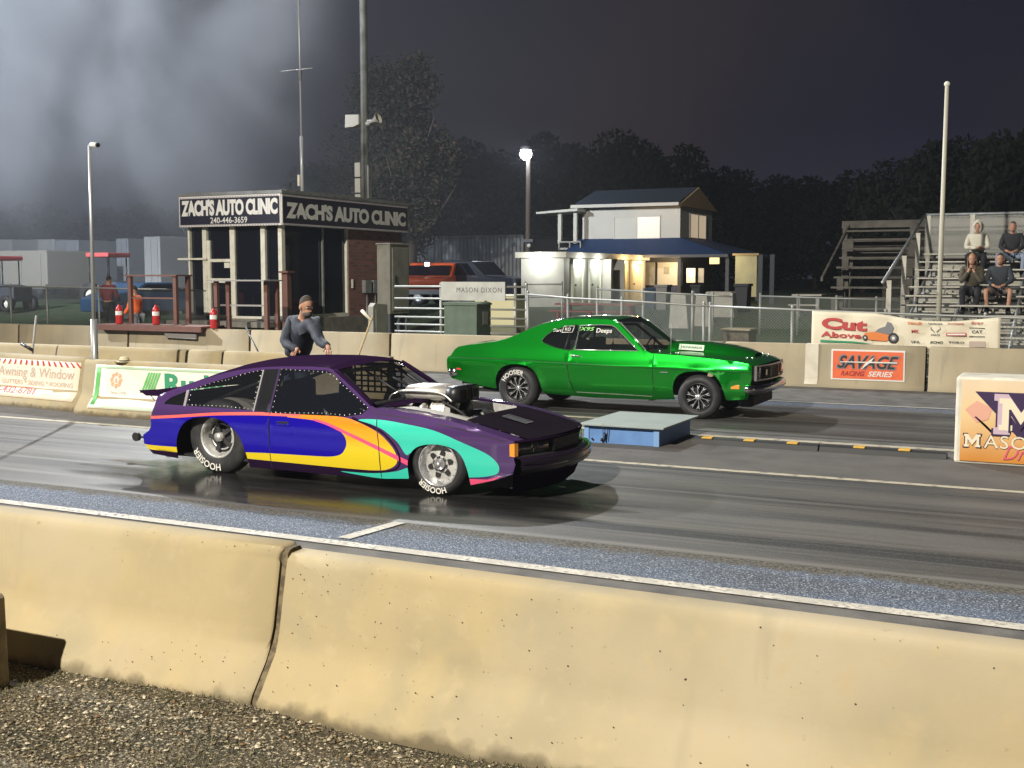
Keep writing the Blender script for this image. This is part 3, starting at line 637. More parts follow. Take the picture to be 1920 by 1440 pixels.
yel = smooth([(-8.96, .265), (-8.3, .265), (-7.56, .27), (-7.0, .40), (-7.05, .66), (-6.95, .692), (-6.6, .695), (-6.3, .675), (-6.0, .572), (-5.86, .46), (-5.795, .36), (-5.80, .28), (-5.88, .225), (-6.0, .198), (-6.3, .190), (-7.27, .200), (-8.0, .207), (-8.52, .205), (-8.95, .21)], 5, True)
stripeA = ribbon(smooth([(-8.86, .555), (-8.4, .598), (-7.98, .64), (-7.5, .668), (-7.2, .678), (-6.9, .682)], 5), .030)
stripeB = ribbon(smooth([(-6.74, .652), (-6.55, .610), (-6.3, .525), (-5.97, .405), (-5.67, .292)], 5), lambda t: .018+.030*t)
teal = smooth([(-6.22, .675), (-6.0, .688), (-5.7, .665), (-5.38, .62), (-5.06, .52), (-4.85, .44), (-4.755, .37), (-4.725, .31), (-4.75, .255), (-4.86, .222), (-5.00, .205), (-5.10, .20), (-5.06, .33), (-5.17, .46), (-5.38, .47), (-5.62, .40), (-5.69, .375), (-5.78, .49), (-5.92, .59), (-6.08, .645)], 5, True)
teals = smooth([(-6.45, .155), (-6.2, .158), (-5.99, .172), (-5.80, .205), (-5.67, .245), (-5.67, .15), (-5.8, .128), (-6.0, .118), (-6.2, .130)], 4, True)
pinkt = [(-5.03, .19), (-4.85, .195), (-4.70, .235), (-4.80, .185), (-5.03, .125)]
shade = []
PURP = mat('purple_paint', (.085, .038, .155), .22, .25, .9); DPUR = mat('dark_purple_paint', (.018, .007, .027), .5, .0, .02, spec=0)
BLUE = mat('blue_paint', (.010, .003, .36), .22, .1, .8); TEAL = mat('teal_paint', (.045, .62, .46), .3, 0, .9)
PINK = mat('pink_paint', (.85, .10, .22), .3, 0, .9); SALM = mat('salmon_paint', (.85, .14, .12), .3, 0, .9)
YELP = mat('yellow_paint', (.80, .46, .01), .3, 0, .9)
g = YELP.node_tree; co = g.nodes.new('ShaderNodeTexCoord'); sp = g.nodes.new('ShaderNodeSeparateXYZ'); cr = g.nodes.new('ShaderNodeValToRGB')
g.links.new(co.outputs['Object'], sp.inputs[0]); g.links.new(sp.outputs[2], cr.inputs[0]); g.links.new(cr.outputs[0], g.nodes['Principled BSDF'].inputs['Base Color'])
cr.color_ramp.elements[0].position = .38; cr.color_ramp.elements[0].color = (.80, .60, .02, 1); cr.color_ramp.elements[1].position = .66; cr.color_ramp.elements[1].color = (.85, .24, .01, 1)
REG = [('dp', [(-8.99, .205), (-7.56, .200), (-5.9, .19), (-5.0, .20), (-5.0, .10), (-9, .10)]), ('yel', yel), ('blue', blue), ('sa', stripeA), ('sb', stripeB),
       ('ol', ribbon(smooth([(-6.3, .69), (-5.97, .585), (-5.83, .47), (-5.765, .36), (-5.775, .26), (-5.87, .205), (-6.05, .178)], 5), .022)),
       ('teal', teal), ('ts', teals), ('pt', pinkt), ('bp', bpil)]
MATS = {None: PURP, 'dp': DPUR, 'yel': YELP, 'blue': BLUE, 'sa': SALM, 'sb': PINK, 'teal': TEAL, 'ts': TEAL, 'pt': PINK, 'bp': mat('black_pillar_panel', (.008, .008, .010), .45, spec=.12), 'ol': DPUR}
car = thing('drag_car', 'purple hatchback drag car with blue, yellow and teal swooshes and an exposed blower', 'race car', (CX, CY, 0))
holes = [('hole', quarter), ('hole', tri), ('hole', doorw)]
P, tr = sheet(out, REG+[('door', doorp)]+holes, .045)
def region_key(c, regs):
    k = None
    for a, poly in regs:
        if inside(c, poly): k = a
    return k
def split(P, tr, REG, doors=('door',)):
    """door triangles get the livery colour under them"""
    body = {k: v for k, v in tr.items() if k not in doors}; dd = {}
    for dn in doors:
        for t in tr.get(dn, []):
            c = (sum(P[k][0] for k in t)/3, sum(P[k][1] for k in t)/3); dd.setdefault(region_key(c, REG), []).append(t)
    return body, dd
bt, dt = split(P, tr, REG)
b = MB()
for s in (-1, 1): side_part(P, bt, MATS, Wn, s, b, CX)
# roof and hatch
patch(b, ROOFE, [.02, .05, .065, .075, .08, .08, .08, .08, .078, .075, .07], [0, 0, 0, 0, 0, 0, 0, 0, 0, 0, .06], Wn, DPUR, CX, 20)
patch(b, [(-6.68, 1.145), (-6.60, 1.125)], [.07, .055], [.06, .14], Wn, DPUR, CX, 20)
# tail panel and bumper
tailp = [(-8.80, .785), (-8.84, .60), (-8.86, .46), (-8.90, .41), (-8.985, .36), (-8.985, .27), (-8.93, .21), (-8.88, .16)]
patch(b, tailp[:3], .0, -.05, Wn, BLUE, CX, 14); patch(b, tailp[2:], .0, -.06, Wn, BLUE, CX, 14)
# cowl, hood skirts and front panel
def strip(e0, w0, w1, crown, bow, m, dz=0): patch(b, e0, crown, bow, Wn, m, CX, 6, w0, w1, dz)
strip(FEN, -1, -.80, [.010]*8, [0, 0, 0, 0, 0, .03, .07, .10], PURP); strip(FEN, .80, 1, [.010]*8, [0, 0, 0, 0, 0, .03, .07, .10], PURP)
for s in (-1, 1):   # bright inner lip of the fender tops, back half
    a, c = sorted((s*.80, s*.60)); strip(FEN[:5], a, c, .010, [0]*5, mat('raw_fender_lip', (.36, .34, .29), .5, .3) if s < 0 else DPUR, .003)
HB = [0, 0, .03, .10, .19, .24]
FH = [(-5.14, .703), (-5.07, .69), (-4.85, .640), (-4.67, .592), (-4.58, .562)]
patch(b, FH, [.022, .022, .022, .020, .014], [.0, .0, .05, .13, .20], Wn, mat('black_hood', (.013, .010, .015), .6, 0, .02, spec=0), CX, 16, -.80, .80, .001)
patch(b, [(-6.12, .800), (-5.98, .793)], [.04, .03], [.18, .20], Wn, DPUR, CX, 12, -.86, .86)
# nose: stacked curved bands
def nose(prof, m, w=.765, bow=.20, n=18):
    v = []
    for dx, z, ww in prof:
        for j in range(n+1):
            t = -1+2*j/n; v.append((-4.585+dx+bow*(1-abs(t)**2.2)-CX, t*(w*ww), z))
    k = n+1; b.add(v, [(i*k+j, i*k+j+1, (i+1)*k+j+1, (i+1)*k+j) for i in range(len(prof)-1) for j in range(n)], m, True)
nose([(0, .566, 1), (.015, .555, 1), (.012, .545, 1)], DPUR)
nose([(.012, .545, 1), (-.03, .54, .97), (-.03, .43, .97), (.02, .412, 1)], DKI)
nose([(.012, .412, 1.0), (.075, .405, 1.03), (.095, .38, 1.05), (.092, .345, 1.06), (.10, .335, 1.06), (.10, .29, 1.06), (.07, .262, 1.04), (.02, .25, 1.0)], mat('black_bumper', (.017, .010, .022), .3, .1, .6))
nose([(.02, .25, 1.0), (.0, .235, .99), (-.04, .12, .93), (-.10, .065, .88)], DPUR)
for zz in (.375, .315): nose([(.101, zz+.006, 1.062), (.104, zz, 1.063), (.101, zz-.006, 1.062)], BLM)
weld(b.build('body', car))
d = MB(); side_part(P, dt, MATS, Wn, -1, d, CX); do = weld(d.build('door', car))
h = MB(); hx = -7.10-CX; h.box((hx-.075, -Wn(-7.1, .6)-.014, .573), (hx+.07, -Wn(-7.1, .6)+.004, .590), BLUE); h.box((hx-.075, -Wn(-7.1, .6)-.010, .590), (hx-.06, -Wn(-7.1, .6)+.004, .610), BLUE); h.box((hx-.06, -Wn(-7.1, .6)-.003, .590), (hx+.07, -Wn(-7.1, .6)+.004, .612), DKI)
h.build('handle', do, bevel=.003)
d = MB(); side_part(P, dt, MATS, Wn, 1, d, CX); weld(d.build('door', car))
# panel gaps
d = MB()
for line in (smooth([(-7.245, 1.135), (-7.27, .9), (-7.278, .67), (-7.28, .125)], 6), smooth([(-6.06, .79), (-6.02, .70), (-5.99, .5), (-5.985, .13)], 6), smooth([(-6.0, .742), (-5.5, .700), (-5.05, .64), (-4.66, .558)], 6)):
    r = ribbon(line, .008); d.add([(x-CX, -Wn(x, z)-.0015, z) for x, z in r], [tuple(range(len(r)))[::-1]] if False else [(i, i+1, len(r)-2-i, len(r)-1-i) for i in range(len(r)//2-1)], DKI)
d.build('panel_gap', car)
# plexiglass windows, riveted
PLX = glassy('plexiglass', (.010, .012, .018), .72, .06); RIV = mat('rivet', (.85, .84, .80), .25, .7)
def window(name, poly, m, riv=.055, ins=.012):
    for s in (-1, 1):
        Pw, tw = sheet(poly, [], .08); w = MB()
        side_part(Pw, tw, {None: m}, lambda x, z: Wn(x, z)-.006, s, w, CX)
        if riv and s < 0:
            c = (sum(p[0] for p in poly)/len(poly), sum(p[1] for p in poly)/len(poly)); n = len(poly)
            for i in range(n):
                a, e2 = Vector(poly[i]), Vector(poly[(i+1) % n]); L = (e2-a).length; k = max(1, round(L/riv))
                for q in range(k):
                    p = a.lerp(e2, q/k); dd = (Vector(c)-p).normalized()*ins*1.6; p = p+dd
                    w.ball((p.x-CX, -Wn(p.x, p.y)+.004, p.y), (.0065, .004, .0065), RIV, 6, 4)
        w.build(name, car)
window('quarter_window', quarter, glassy('quarter_plexi', (.02, .022, .028), .38, .06)); window('side_window', doorw, PLX); window('rear_window', tri, glassy('black_plexi', (.01, .01, .012), .97, .08), 0)
w = MB(); w.add([(x-CX, -Wn(x, z)-.002, z) for x, z in [(-8.40, .86), (-8.365, .868), (-8.37, .70), (-8.40, .70)]], [(0, 3, 2, 1)], RIV); w.add([(x-CX, -Wn(x, z)-.002, z) for x, z in [(-7.47, 1.10), (-7.455, 1.10), (-7.475, .69), (-7.49, .69)]], [(0, 3, 2, 1)], RIV); w.build('window_strip', car)
# windscreen
wsE = [(-6.60, 1.125), (-6.52, 1.08), (-6.30, .945), (-6.10, .81)]
w = MB(); patch(w, wsE, [.055, .05, .03, .02], [.14, .15, .17, .19], lambda x, z: Wn(x, z)-.03, glassy('windscreen_clear', (.03, .03, .035), .22, .03), CX, 12, -1, 1); w.build('windscreen', car)
w = MB()
for s in (-1, 1): w = MB(); w.tube([(x-CX, s*(Wn(x, z)-.012), z+.004) for x, z in wsE], .022, DPUR, 8); w.build('windscreen_pillar', car)
# cage, net, seat, dash, tubs
ROL = mat('roll_cage_paint', (.05, .05, .055), .4, .3)
w = MB()
def cp(*p): return [(x-CX, y, z) for x, y, z in p]
for s in (-1, 1):
    w.tube(cp((-7.40, s*.60, .12), (-7.38, s*.60, .8), (-7.30, s*.52, 1.10)), .021, ROL); w.tube(cp((-7.30, s*.52, 1.10), (-6.62, s*.50, 1.10), (-6.20, s*.60, .82), (-6.12, s*.62, .2)), .021, ROL)
    w.tube(cp((-7.30, s*.5, 1.08), (-8.30, s*.48, .72)), .021, ROL); w.tube(cp((-7.35, s*.60, .6), (-6.15, s*.62, .45)), .021, ROL)
w.tube(cp((-7.30, -.52, 1.10), (-7.30, .52, 1.10)), .021, ROL); w.tube(cp((-6.62, -.50, 1.10), (-6.62, .50, 1.10)), .021, ROL); w.tube(cp((-7.36, -.58, .75), (-7.36, .58, .75)), .021, ROL); w.tube(cp((-6.2, -.60, .80), (-6.2, .60, .80)), .021, ROL)
w.tube(cp((-6.62, .1, 1.10), (-6.10, .35, .80)), .014, ROL); w.tube(cp((-6.62, -.1, 1.10), (-6.05, -.1, .80)), .012, ROL)
w.build('roll_cage', car)
w = MB(); NET = mat('net_webbing', (.015, .015, .018), .8)
for i in range(8): w.box((-7.2-CX+i*.085, .60, .78), (-7.2-CX+i*.085+.022, .606, 1.08), NET)
for i in range(6): w.box((-7.22-CX, .598, .78+i*.058), (-6.55-CX, .604, .80+i*.058), NET)
w.build('window_net', car)
w = MB(); w.box((-7.35-CX, -.45, .15), (-6.85-CX, -.02, .35), DKI); w.box((-7.40-CX, -.45, .3), (-7.25-CX, -.02, .98), DKI); w.build('seat', car, bevel=.04)
w = MB(); w.box((-8.75-CX, -.68, .15), (-5.98-CX, .68, .18), DKI); w.box((-6.25-CX, -.66, .5), (-6.0-CX, .66, .76), DKI); w.box((-8.75-CX, -.70, .18), (-8.6-CX, .70, .62), DKI)
w.box((-4.95-CX, -.62, .10), (-4.66-CX, .62, .50), DKI); w.box((-6.02-CX, -.68, .12), (-5.98-CX, .68, .74), DKI); w.box((-6.0-CX, -.50, .12), (-4.9-CX, .50, .16), DKI); w.build('chassis', car)
TUB = mat('aluminium_tub', (.36, .35, .32), .45, .5)
w = MB()
for s in (-1, 1):
    w = MB(); w.prism([(-8.03-CX+.50*cos(a), .34+.44*sin(a)) for a in [pi*i/14 for i in range(15)]], TUB, s*.28, s*.49, smooth=False); w.build('wheel_tub', car)
w = MB()
for s in (-1, 1): w.tube(cp((-9.50, s*.30, .25), (-8.6, s*.30, .26)), .014, BLM)
for s in (-1, 1):
    w.prism([(.05*cos(a), .05*sin(a)) for a in [2*pi*i/16 for i in range(16)]], BLK, s*.30-.02, s*.30+.02, M=T(-9.52-CX, 0, .25))
w.build('wheelie_bar', car)
# front dashboard light catches
# driver helmet inside is its own person
# rear spoiler
w = MB(); w.grid(lambda u, q: (-9.07-CX+.52*u, -.70+1.40*q, .815+.045*u-.018*sin(pi*u)), 6, 10, DPUR)
sp_ = w.build('spoiler', car); q = sp_.modifiers.new('t', 'SOLIDIFY'); q.thickness = .014
w = MB()
for s in (-1, 1):
    w.prism([(-9.08-CX, .83), (-8.55-CX, .87), (-8.62-CX, .78), (-8.98-CX, .775)], DPUR, s*.70, s*.708)
    w.tube(cp((-9.0, s*.62, .775), (-8.83, s*.62, .60)), .005, ALU)
w.build('spoiler_brace', sp_)
# lamps
AMB = mat('amber_lens', (.85, .32, .03), .25, 0, .6); HLG = mat('headlamp_glass', (.16, .15, .14), .08, .6, 1.)
def on_nose(t, dx=0): return (-4.585+dx+.20*(1-abs(t)**2.2)-CX, t*.765)
def nlamp(name, t0, t1, m, z0=.435, z1=.535, dx=-.012):
    w = MB(); n = 6; v = []
    for zz in (z0, z1):
        for i in range(n+1):
            t = t0+(t1-t0)*i/n; x, y = on_nose(t, dx); v.append((x, y, zz))
    w.add(v, [(i, i+1, n+2+i, n+1+i) for i in range(n)], m, True); o = w.build(name, car); q = o.modifiers.new('t', 'SOLIDIFY'); q.thickness = .02; return o
for s in (-1, 1):
    nlamp('headlight', s*.93, s*.72, HLG); nlamp('headlight', s*.62, s*.42, HLG); nlamp('lamp_divider', s*.71, s*.63, ALU if False else mat('lamp_grey', (.12, .11, .10), .4))
    w = MB(); x0 = -4.62-CX; w.add([(x0, s*(Wn(-4.62, .48)+.004), .425), (-4.572-CX, s*(Wn(-4.57, .48)+.004), .42), (-4.555-CX, s*.735, .425), (-4.555-CX, s*.735, .54), (-4.572-CX, s*(Wn(-4.57, .5)+.004), .542), (x0, s*(Wn(-4.62, .5)+.004), .535)], [(0, 1, 4, 5), (1, 2, 3, 4)], AMB)
    o = w.build('marker_lamp', car); q = o.modifiers.new('t', 'SOLIDIFY'); q.thickness = .008
w = MB(); nn = 12
x_, y_ = on_nose(-.38); w.box((-4.44-CX, -.30, .43), (-4.40-CX, .30, .535), DKI)
for i in range(5): w.box((-4.405-CX, -.30, .44+i*.02), (-4.395-CX, .30, .446+i*.02), BLM)
w.build('grille', car)
# hood scoop hole frame
w = MB(); fz = .655
for a_, c_ in (((-4.98, -.22), (-4.72, -.205)), ((-4.98, -.06), (-4.72, -.045)), ((-4.98, -.22), (-4.965, -.045)), ((-4.735, -.22), (-4.72, -.045))):
    w.add([(x-CX, y, .703-(x+5.14)*.225+.046) for x, y in ((a_[0], a_[1]), (c_[0], a_[1]), (c_[0], c_[1]), (a_[0], c_[1]))], [(0, 1, 2, 3)], CHR)
w.add([(x-CX, y, .703-(x+5.14)*.225+.043) for x, y in ((-4.965, -.205), (-4.735, -.205), (-4.735, -.06), (-4.965, -.06))], [(0, 1, 2, 3)], DKI); w.build('hood_vent', car)
# far side inner hood wall (bare sheet)
w = MB(); w.prism([(-6.0-CX, .80), (-5.14-CX, .735), (-5.14-CX, .62), (-6.0-CX, .66)], ALU, .44, .448); w.prism([(-6.0-CX, .812), (-4.64-CX, .60), (-4.64-CX, .592), (-6.0-CX, .80)], ALU, .60, .65); w.build('hood_side_panel', car)
# engine with blower
eng = part('engine', car); eng.location = (-.25, .0, -.02); eng.scale = (1.1, 1.12, 1.06); BLW = mat('polished_blower', (.80, .76, .70), .42, .6)
w = MB(); w.box((-5.95-CX, -.22, .18), (-5.30-CX, .22, .62), DKM); 
for s in (-1, 1):
    w.box((-5.92-CX, s*.22-.07, .48), (-5.36-CX, s*.22+.07, .60), BLM, ); w.tube(cp((-5.9, s*.27, .50), (-5.38, s*.27, .50)), .03, ALU)
    for k in range(4): w.tube(cp((-5.85+k*.14, s*.28, .46), (-5.85+k*.14, s*.42, .40), (-5.85+k*.14, s*.46, .25)), .022, ALU)
w.build('engine_block', eng)
w = MB()
w.prism([(-.15, 0), (.15, 0), (.17, .05), (.15, .13), (.10, .165), (-.10, .165), (-.15, .13), (-.17, .05)], BLW, -5.86-CX, -5.50-CX, 'x', T(0, 0, .62), True)
for k in range(7): w.prism([(-.172, .03), (.172, .03), (.155, .135), (.105, .172), (-.105, .172), (-.155, .135)], BLW, -5.84-CX+k*.05, -5.825-CX+k*.05, 'x', T(0, 0, .62))
w.box((-5.50-CX, -.15, .60), (-5.44-CX, .15, .78), ALU); w.build('blower', eng, bevel=.004)
w = MB(); w.prism([(-.17, .0), (.17, .0), (.19, .04), (.185, .10), (.14, .125), (-.14, .125), (-.185, .10), (-.19, .04)], BLW, -5.88-CX, -5.46-CX, 'x', T(0, 0, .80), True)
w.prism([(-.19, -.01), (.19, -.01), (.20, .05), (.195, .115), (.15, .14), (-.15, .14), (-.195, .115), (-.20, .05)], BLM, -5.46-CX, -5.33-CX, 'x', T(0, 0, .795), True)
w.prism([(-.165, .02), (.165, .02), (.165, .10), (-.165, .10)], DKI, -5.33-CX, -5.326-CX, 'x', T(0, 0, .80))
for y in (-.055, .055): w.box((-5.335-CX, y-.006, .80), (-5.32-CX, y+.006, .915), BLM)
w.build('air_scoop', eng)
w = MB()
for (y, z, r) in ((0, .70, .085), (0, .36, .10), (.10, .54, .04)): w.lathe([(0, .03), (r, .03), (r+.008, .02), (r+.008, -.02), (r, -.03), (0, -.03)], BLM, 24, T(-5.36-CX, y, z) @ R(90, 'Y'))
w.prism([(-.095, .36), (.095, .36), (.085, .70), (-.085, .70)], BLK, -5.385-CX, -5.335-CX, 'x'); w.build('blower_belt', eng)
w = MB()
w.tube(smooth(cp((-5.86, -.16, .88), (-6.0, -.22, .84), (-6.02, -.22, .74), (-5.9, -.2, .67)), 6), .008, CHR, 6)
w.tube(smooth(cp((-5.95, -.2, .87), (-5.75, -.22, .885), (-5.5, -.21, .87), (-5.38, -.22, .80)), 6), .010, ALU, 6)
w.tube(smooth(cp((-5.5, -.18, .79), (-5.36, -.16, .72), (-5.25, -.2, .66), (-5.2, -.3, .60)), 6), .014, BLK, 6)
for (a1, a2, r, m) in (((-5.30, -.30, .60), (-5.18, .2, .63), .018, ALU), ((-5.28, .0, .55), (-5.16, .38, .62), .03, BLM), ((-5.25, -.4, .62), (-5.16, -.2, .645), .014, CHR), ((-5.3, .15, .66), (-5.2, .40, .60), .016, ALU), ((-5.35, -.12, .46), (-5.15, -.5, .55), .025, BLK)):
    w.tube(cp(a1, a2), r, m, 8)
w.tube(smooth(cp((-5.42, .12, .66), (-5.25, .22, .66), (-5.2, .3, .56)), 5), .03, DKM); w.ball((-5.22-CX, -.1, .63), .025, CHR); w.ball((-5.18-CX, -.22, .655), .02, CHR)
w.build('hose_set', eng)
w = MB(); w.lathe([(0, .06), (.045, .06), (.05, .04), (.05, -.04), (.045, -.06), (0, -.06)], ALU, 20, T(-5.70-CX, -.24, .73) @ R(90, 'Y')); w.box((-5.48-CX, -.27, .62), (-5.40-CX, -.20, .70), ALU); w.build('fuel_pump', eng)
# mirror on the cowl, tow hooks in bumper
w = MB(); w.ball((-4.50-CX, -.70, .30), .010, CHR); w.ball((-4.50-CX, -.70, .325), .010, CHR); w.ball((-4.60-CX, -.74, .40), .008, CHR); w.build('fastener', car)
w = MB(); w.ball((0, 0, 0), (.06, .03, .015), CHR, M=T(-5.98-CX, -.40, .79)); w.build('wiper_stub', car)
wheel(car, -8.02-CX, -.62, .385, .392, .215, .215, 'deep', -1, rot=208)
wheel(car, -8.02-CX, .62, .385, .392, .215, .215, 'deep', 1)
wheel(car, -5.36-CX, -.70, .297, .300, .195, .205, 'star', -1, rot=194)
wheel(car, -5.36-CX, .70, .297, .300, .195, .205, 'star', 1)
# ------------------------------------------------------------------ green coupe
GX = -6.36; GY = 17.03
def Wg(x, z):
    if z < .72: w = .885-.20*max(0, .69-z)-.06*max(0, (.45-z)/.2)**2
    elif z < .93: w = .885-(z-.72)*.33
    else: w = .816-(z-.93)*.44
    w += .012*math.exp(-((z-.735)/.03)**2)
    f = max(0, min(1, (x+4.7)/.6)); w -= .05*f*f
    r = max(0, min(1, (-8.2-x)/.9)); w -= .06*r*r
    for cx_, r_ in ((-7.8, .44), (-4.92, .44)):
        d = sqrt((x-cx_)**2+(z-.30)**2); w += .016*math.exp(-((d-.40)/.045)**2)*(z > .28)
    return w
gar = smooth([(-8.18, .32), (-8.165, .48), (-8.08, .62), (-7.95, .685), (-7.78, .705), (-7.62, .68), (-7.50, .60), (-7.43, .46), (-7.40, .26)], 4)
gaf = smooth([(-5.30, .26), (-5.31, .44), (-5.26, .585), (-5.14, .665), (-4.97, .692), (-4.79, .685), (-4.66, .62), (-4.58, .48), (-4.54, .29)], 4)
RE = [(-8.985, .80), (-8.93, .89), (-8.87, .935), (-8.65, .975), (-8.42, 1.0), (-8.2, 1.035), (-8.0, 1.09), (-7.85, 1.155), (-7.7, 1.225), (-7.52, 1.293), (-7.37, 1.335), (-7.2, 1.37), (-7.05, 1.388), (-6.7, 1.405), (-6.42, 1.40)]
GP = [(-6.30, 1.385), (-6.18, 1.33), (-5.95, 1.14), (-5.74, .965)]
GF = [(-5.66, .925), (-5.2, .905), (-4.71, .872), (-4.4, .845), (-4.22, .815), (-4.16, .78)]
gout = [(-8.2, .30), (-8.6, .355), (-8.98, .43), (-9.04, .50), (-9.055, .60), (-9.045, .72), (-9.04, .77)]+RE+GP+GF+[(-4.165, .60), (-4.20, .48), (-4.24, .31), (-4.50, .285)]+gaf[::-1]+[(-5.7, .235), (-6.6, .225)]+gar[::-1]
gq = smooth([(-7.42, 1.06), (-7.36, 1.15), (-7.22, 1.235), (-7.05, 1.285), (-6.87, 1.30), (-6.86, 1.12), (-6.89, .955), (-7.02, .945), (-7.2, .975), (-7.34, 1.02)], 3, True)
gd = [(-6.84, 1.302), (-6.5, 1.318), (-6.33, 1.312), (-6.26, 1.28), (-5.95, 1.03), (-5.86, .955), (-6.86, .945)]
gdoor = [(-6.955, .935), (-6.955, .75), (-6.94, .5), (-6.89, .33), (-6.86, .285), (-5.62, .285), (-5.61, .5), (-5.60, .915), (-5.80, .955), (-6.26, 1.335), (-6.45, 1.352), (-6.86, 1.335), (-6.88, .94)]
GRN = mat('green_metallic_paint', (.001, .40, .020), .24, .80, 1.)
gcrease = ribbon(smooth([(-9.0, .765), (-8.4, .772), (-7.8, .765), (-6.96, .742), (-6.16, .725), (-5.6, .715), (-4.8, .708), (-4.2, .70)], 5), .010)
DGR = mat('dark_line', (.003, .03, .006), .4)
gre = [('cr', gcrease)]
GM = {None: GRN, 'cr': DGR}
gc = thing('muscle_car', 'metallic green two door fastback coupe in the far lane', 'race car', (GX, GY, 0))
P, tr = sheet(gout, gre+[('door', gdoor), ('hole', gq), ('hole', gd)], .05)
bt, dt = split(P, tr, gre)
b = MB()
for s in (-1, 1): side_part(P, bt, GM, Wg, s, b, GX)
patch(b, RE, [.0, .01, .025, .03, .035, .04, .045, .05, .05, .05, .05, .045, .042, .04, .04], [0]*14+[.05], Wg, GRN, GX, 20, pw=2.6)
patch(b, [RE[-1], GP[0]], [.04, .035], [.05, .10], Wg, GRN, GX, 20, pw=2.6)
patch(b, [(-8.985, .80), (-9.04, .77), (-9.045, .72), (-9.055, .60), (-9.04, .50), (-8.98, .43)], 0, -.03, Wg, GRN, GX, 12)
patch(b, GF, [.02, .05, .06, .055, .04, .03], [.1, .05, .02, .04, .07, .10], Wg, GRN, GX, 20, pw=3)
patch(b, [(-5.80, .955), (-5.66, .925)], [0, .02], [.12, .10], Wg, GRN, GX, 10)
# valance
v = []
for x, z in ((-4.22, .46), (-4.26, .32), (-4.36, .27)):
    for j in range(13): t = -1+j/6; v.append((x-GX+.05*(1-t*t), t*.83, z))
b.add(v, [(i*13+j, i*13+j+1, (i+1)*13+j+1, (i+1)*13+j) for i in range(2) for j in range(12)], GRN, True)
weld(b.build('body', gc))
for s in (-1, 1):
    d = MB(); side_part(P, dt, GM, Wg, s, d, GX); do = weld(d.build('door', gc))
    if s < 0:
        h = MB(); h.tube([(-6.90-GX, -Wg(-6.9, .86)-.012, .862), (-6.74-GX, -Wg(-6.7, .86)-.020, .852)], .010, CHR); h.ball((-6.90-GX, -Wg(-6.9, .85)-.01, .855), .018, CHR); h.ball((-6.89-GX, -Wg(-6.9, .82)-.004, .825), .009, CHR); h.build('handle', do)
d = MB()
for line in (smooth([(-6.955, .935), (-6.955, .75), (-6.94, .5), (-6.89, .33), (-6.86, .285)], 6), [(-5.605, .915), (-5.608, .7), (-5.612, .5), (-5.62, .285)]):
    r = ribbon(line, .010); d.add([(x-GX, -Wg(x, z)-.002, z) for x, z in r], [(i, i+1, len(r)-2-i, len(r)-1-i) for i in range(len(r)//2-1)], DKI)
r = ribbon([(-6.84, .305), (-6.2, .300), (-5.65, .29)], .010); d.add([(x-GX, -Wg(x, z)-.003, z) for x, z in r], [(i, i+1, len(r)-2-i, len(r)-1-i) for i in range(len(r)//2-1)], ALU)
d.build('panel_gap', gc)
GLS = glassy('car_glass', (.02, .024, .026), .45, .03)
for nm, poly in (('quarter_window', gq), ('side_window', gd)):
    for s in (-1, 1):
        Pw, tw = sheet(poly, [], .09); w = MB(); side_part(Pw, tw, {None: GLS}, lambda x, z: Wg(x, z)-.012, s, w, GX); wo_ = w.build(nm, gc)
        if s < 0:
            w = MB(); pts = [(x-GX, -Wg(x, z)-.003, z) for x, z in poly]; w.tube(pts+[pts[0]], .008, CHR if nm == 'side_window' else DGR, 5); w.build('trim', wo_)
w = MB()
for txt, x, z, sz, m, wd, sh in (('Dart', -7.20, 1.225, .07, INKW, .14, .2), ('KO', -7.03, 1.245, .07, INKW, .09, 0), ('IX95', -6.73, 1.255, .085, mat('lime_letters', (.25, .75, .18), .5), .26, .3), ('Deeps', -6.44, 1.225, .10, INKW, .25, .1)):
    w.text(txt, sz, m, T(x-GX, -Wg(x, z)-.003, z) @ R(68, 'X'), bold=.012, shear=sh, width=wd)
fr = [(-7.10, 1.285), (-6.93, 1.295), (-6.95, 1.20), (-7.12, 1.195)]
for i in range(4):
    a, c = fr[i], fr[(i+1) % 4]; w.tube([(a[0]-GX, -Wg(*a)-.004, a[1]), (c[0]-GX, -Wg(*c)-.004, c[1])], .006, INKW, 5)
w.build('window_writing', gc)
w = MB(); patch(w, GP, [.035, .035, .03, .02], [.10, .11, .12, .12], lambda x, z: Wg(x, z)-.02, glassy('windscreen_tint', (.02, .022, .025), .55, .02), GX, 12); w.build('windscreen', gc)
w = MB(); w.text('IX95', .07, MT['lime_letters'], T(-6.05-GX, -.46, 1.235) @ R(90, 'Z') @ R(50, 'X'), bold=.01, width=.2); w.build('windscreen_writing', gc)
w = MB()
for s in (-1, 1): w = MB(); w.tube([(x-GX, s*(Wg(x, z)-.004), z+.004) for x, z in GP], .012, CHR, 8); w.tube([(x-GX-.02, s*(Wg(x, z)-.004), z) for x, z in GP], .018, GRN, 8); w.build('windscreen_pillar', gc)
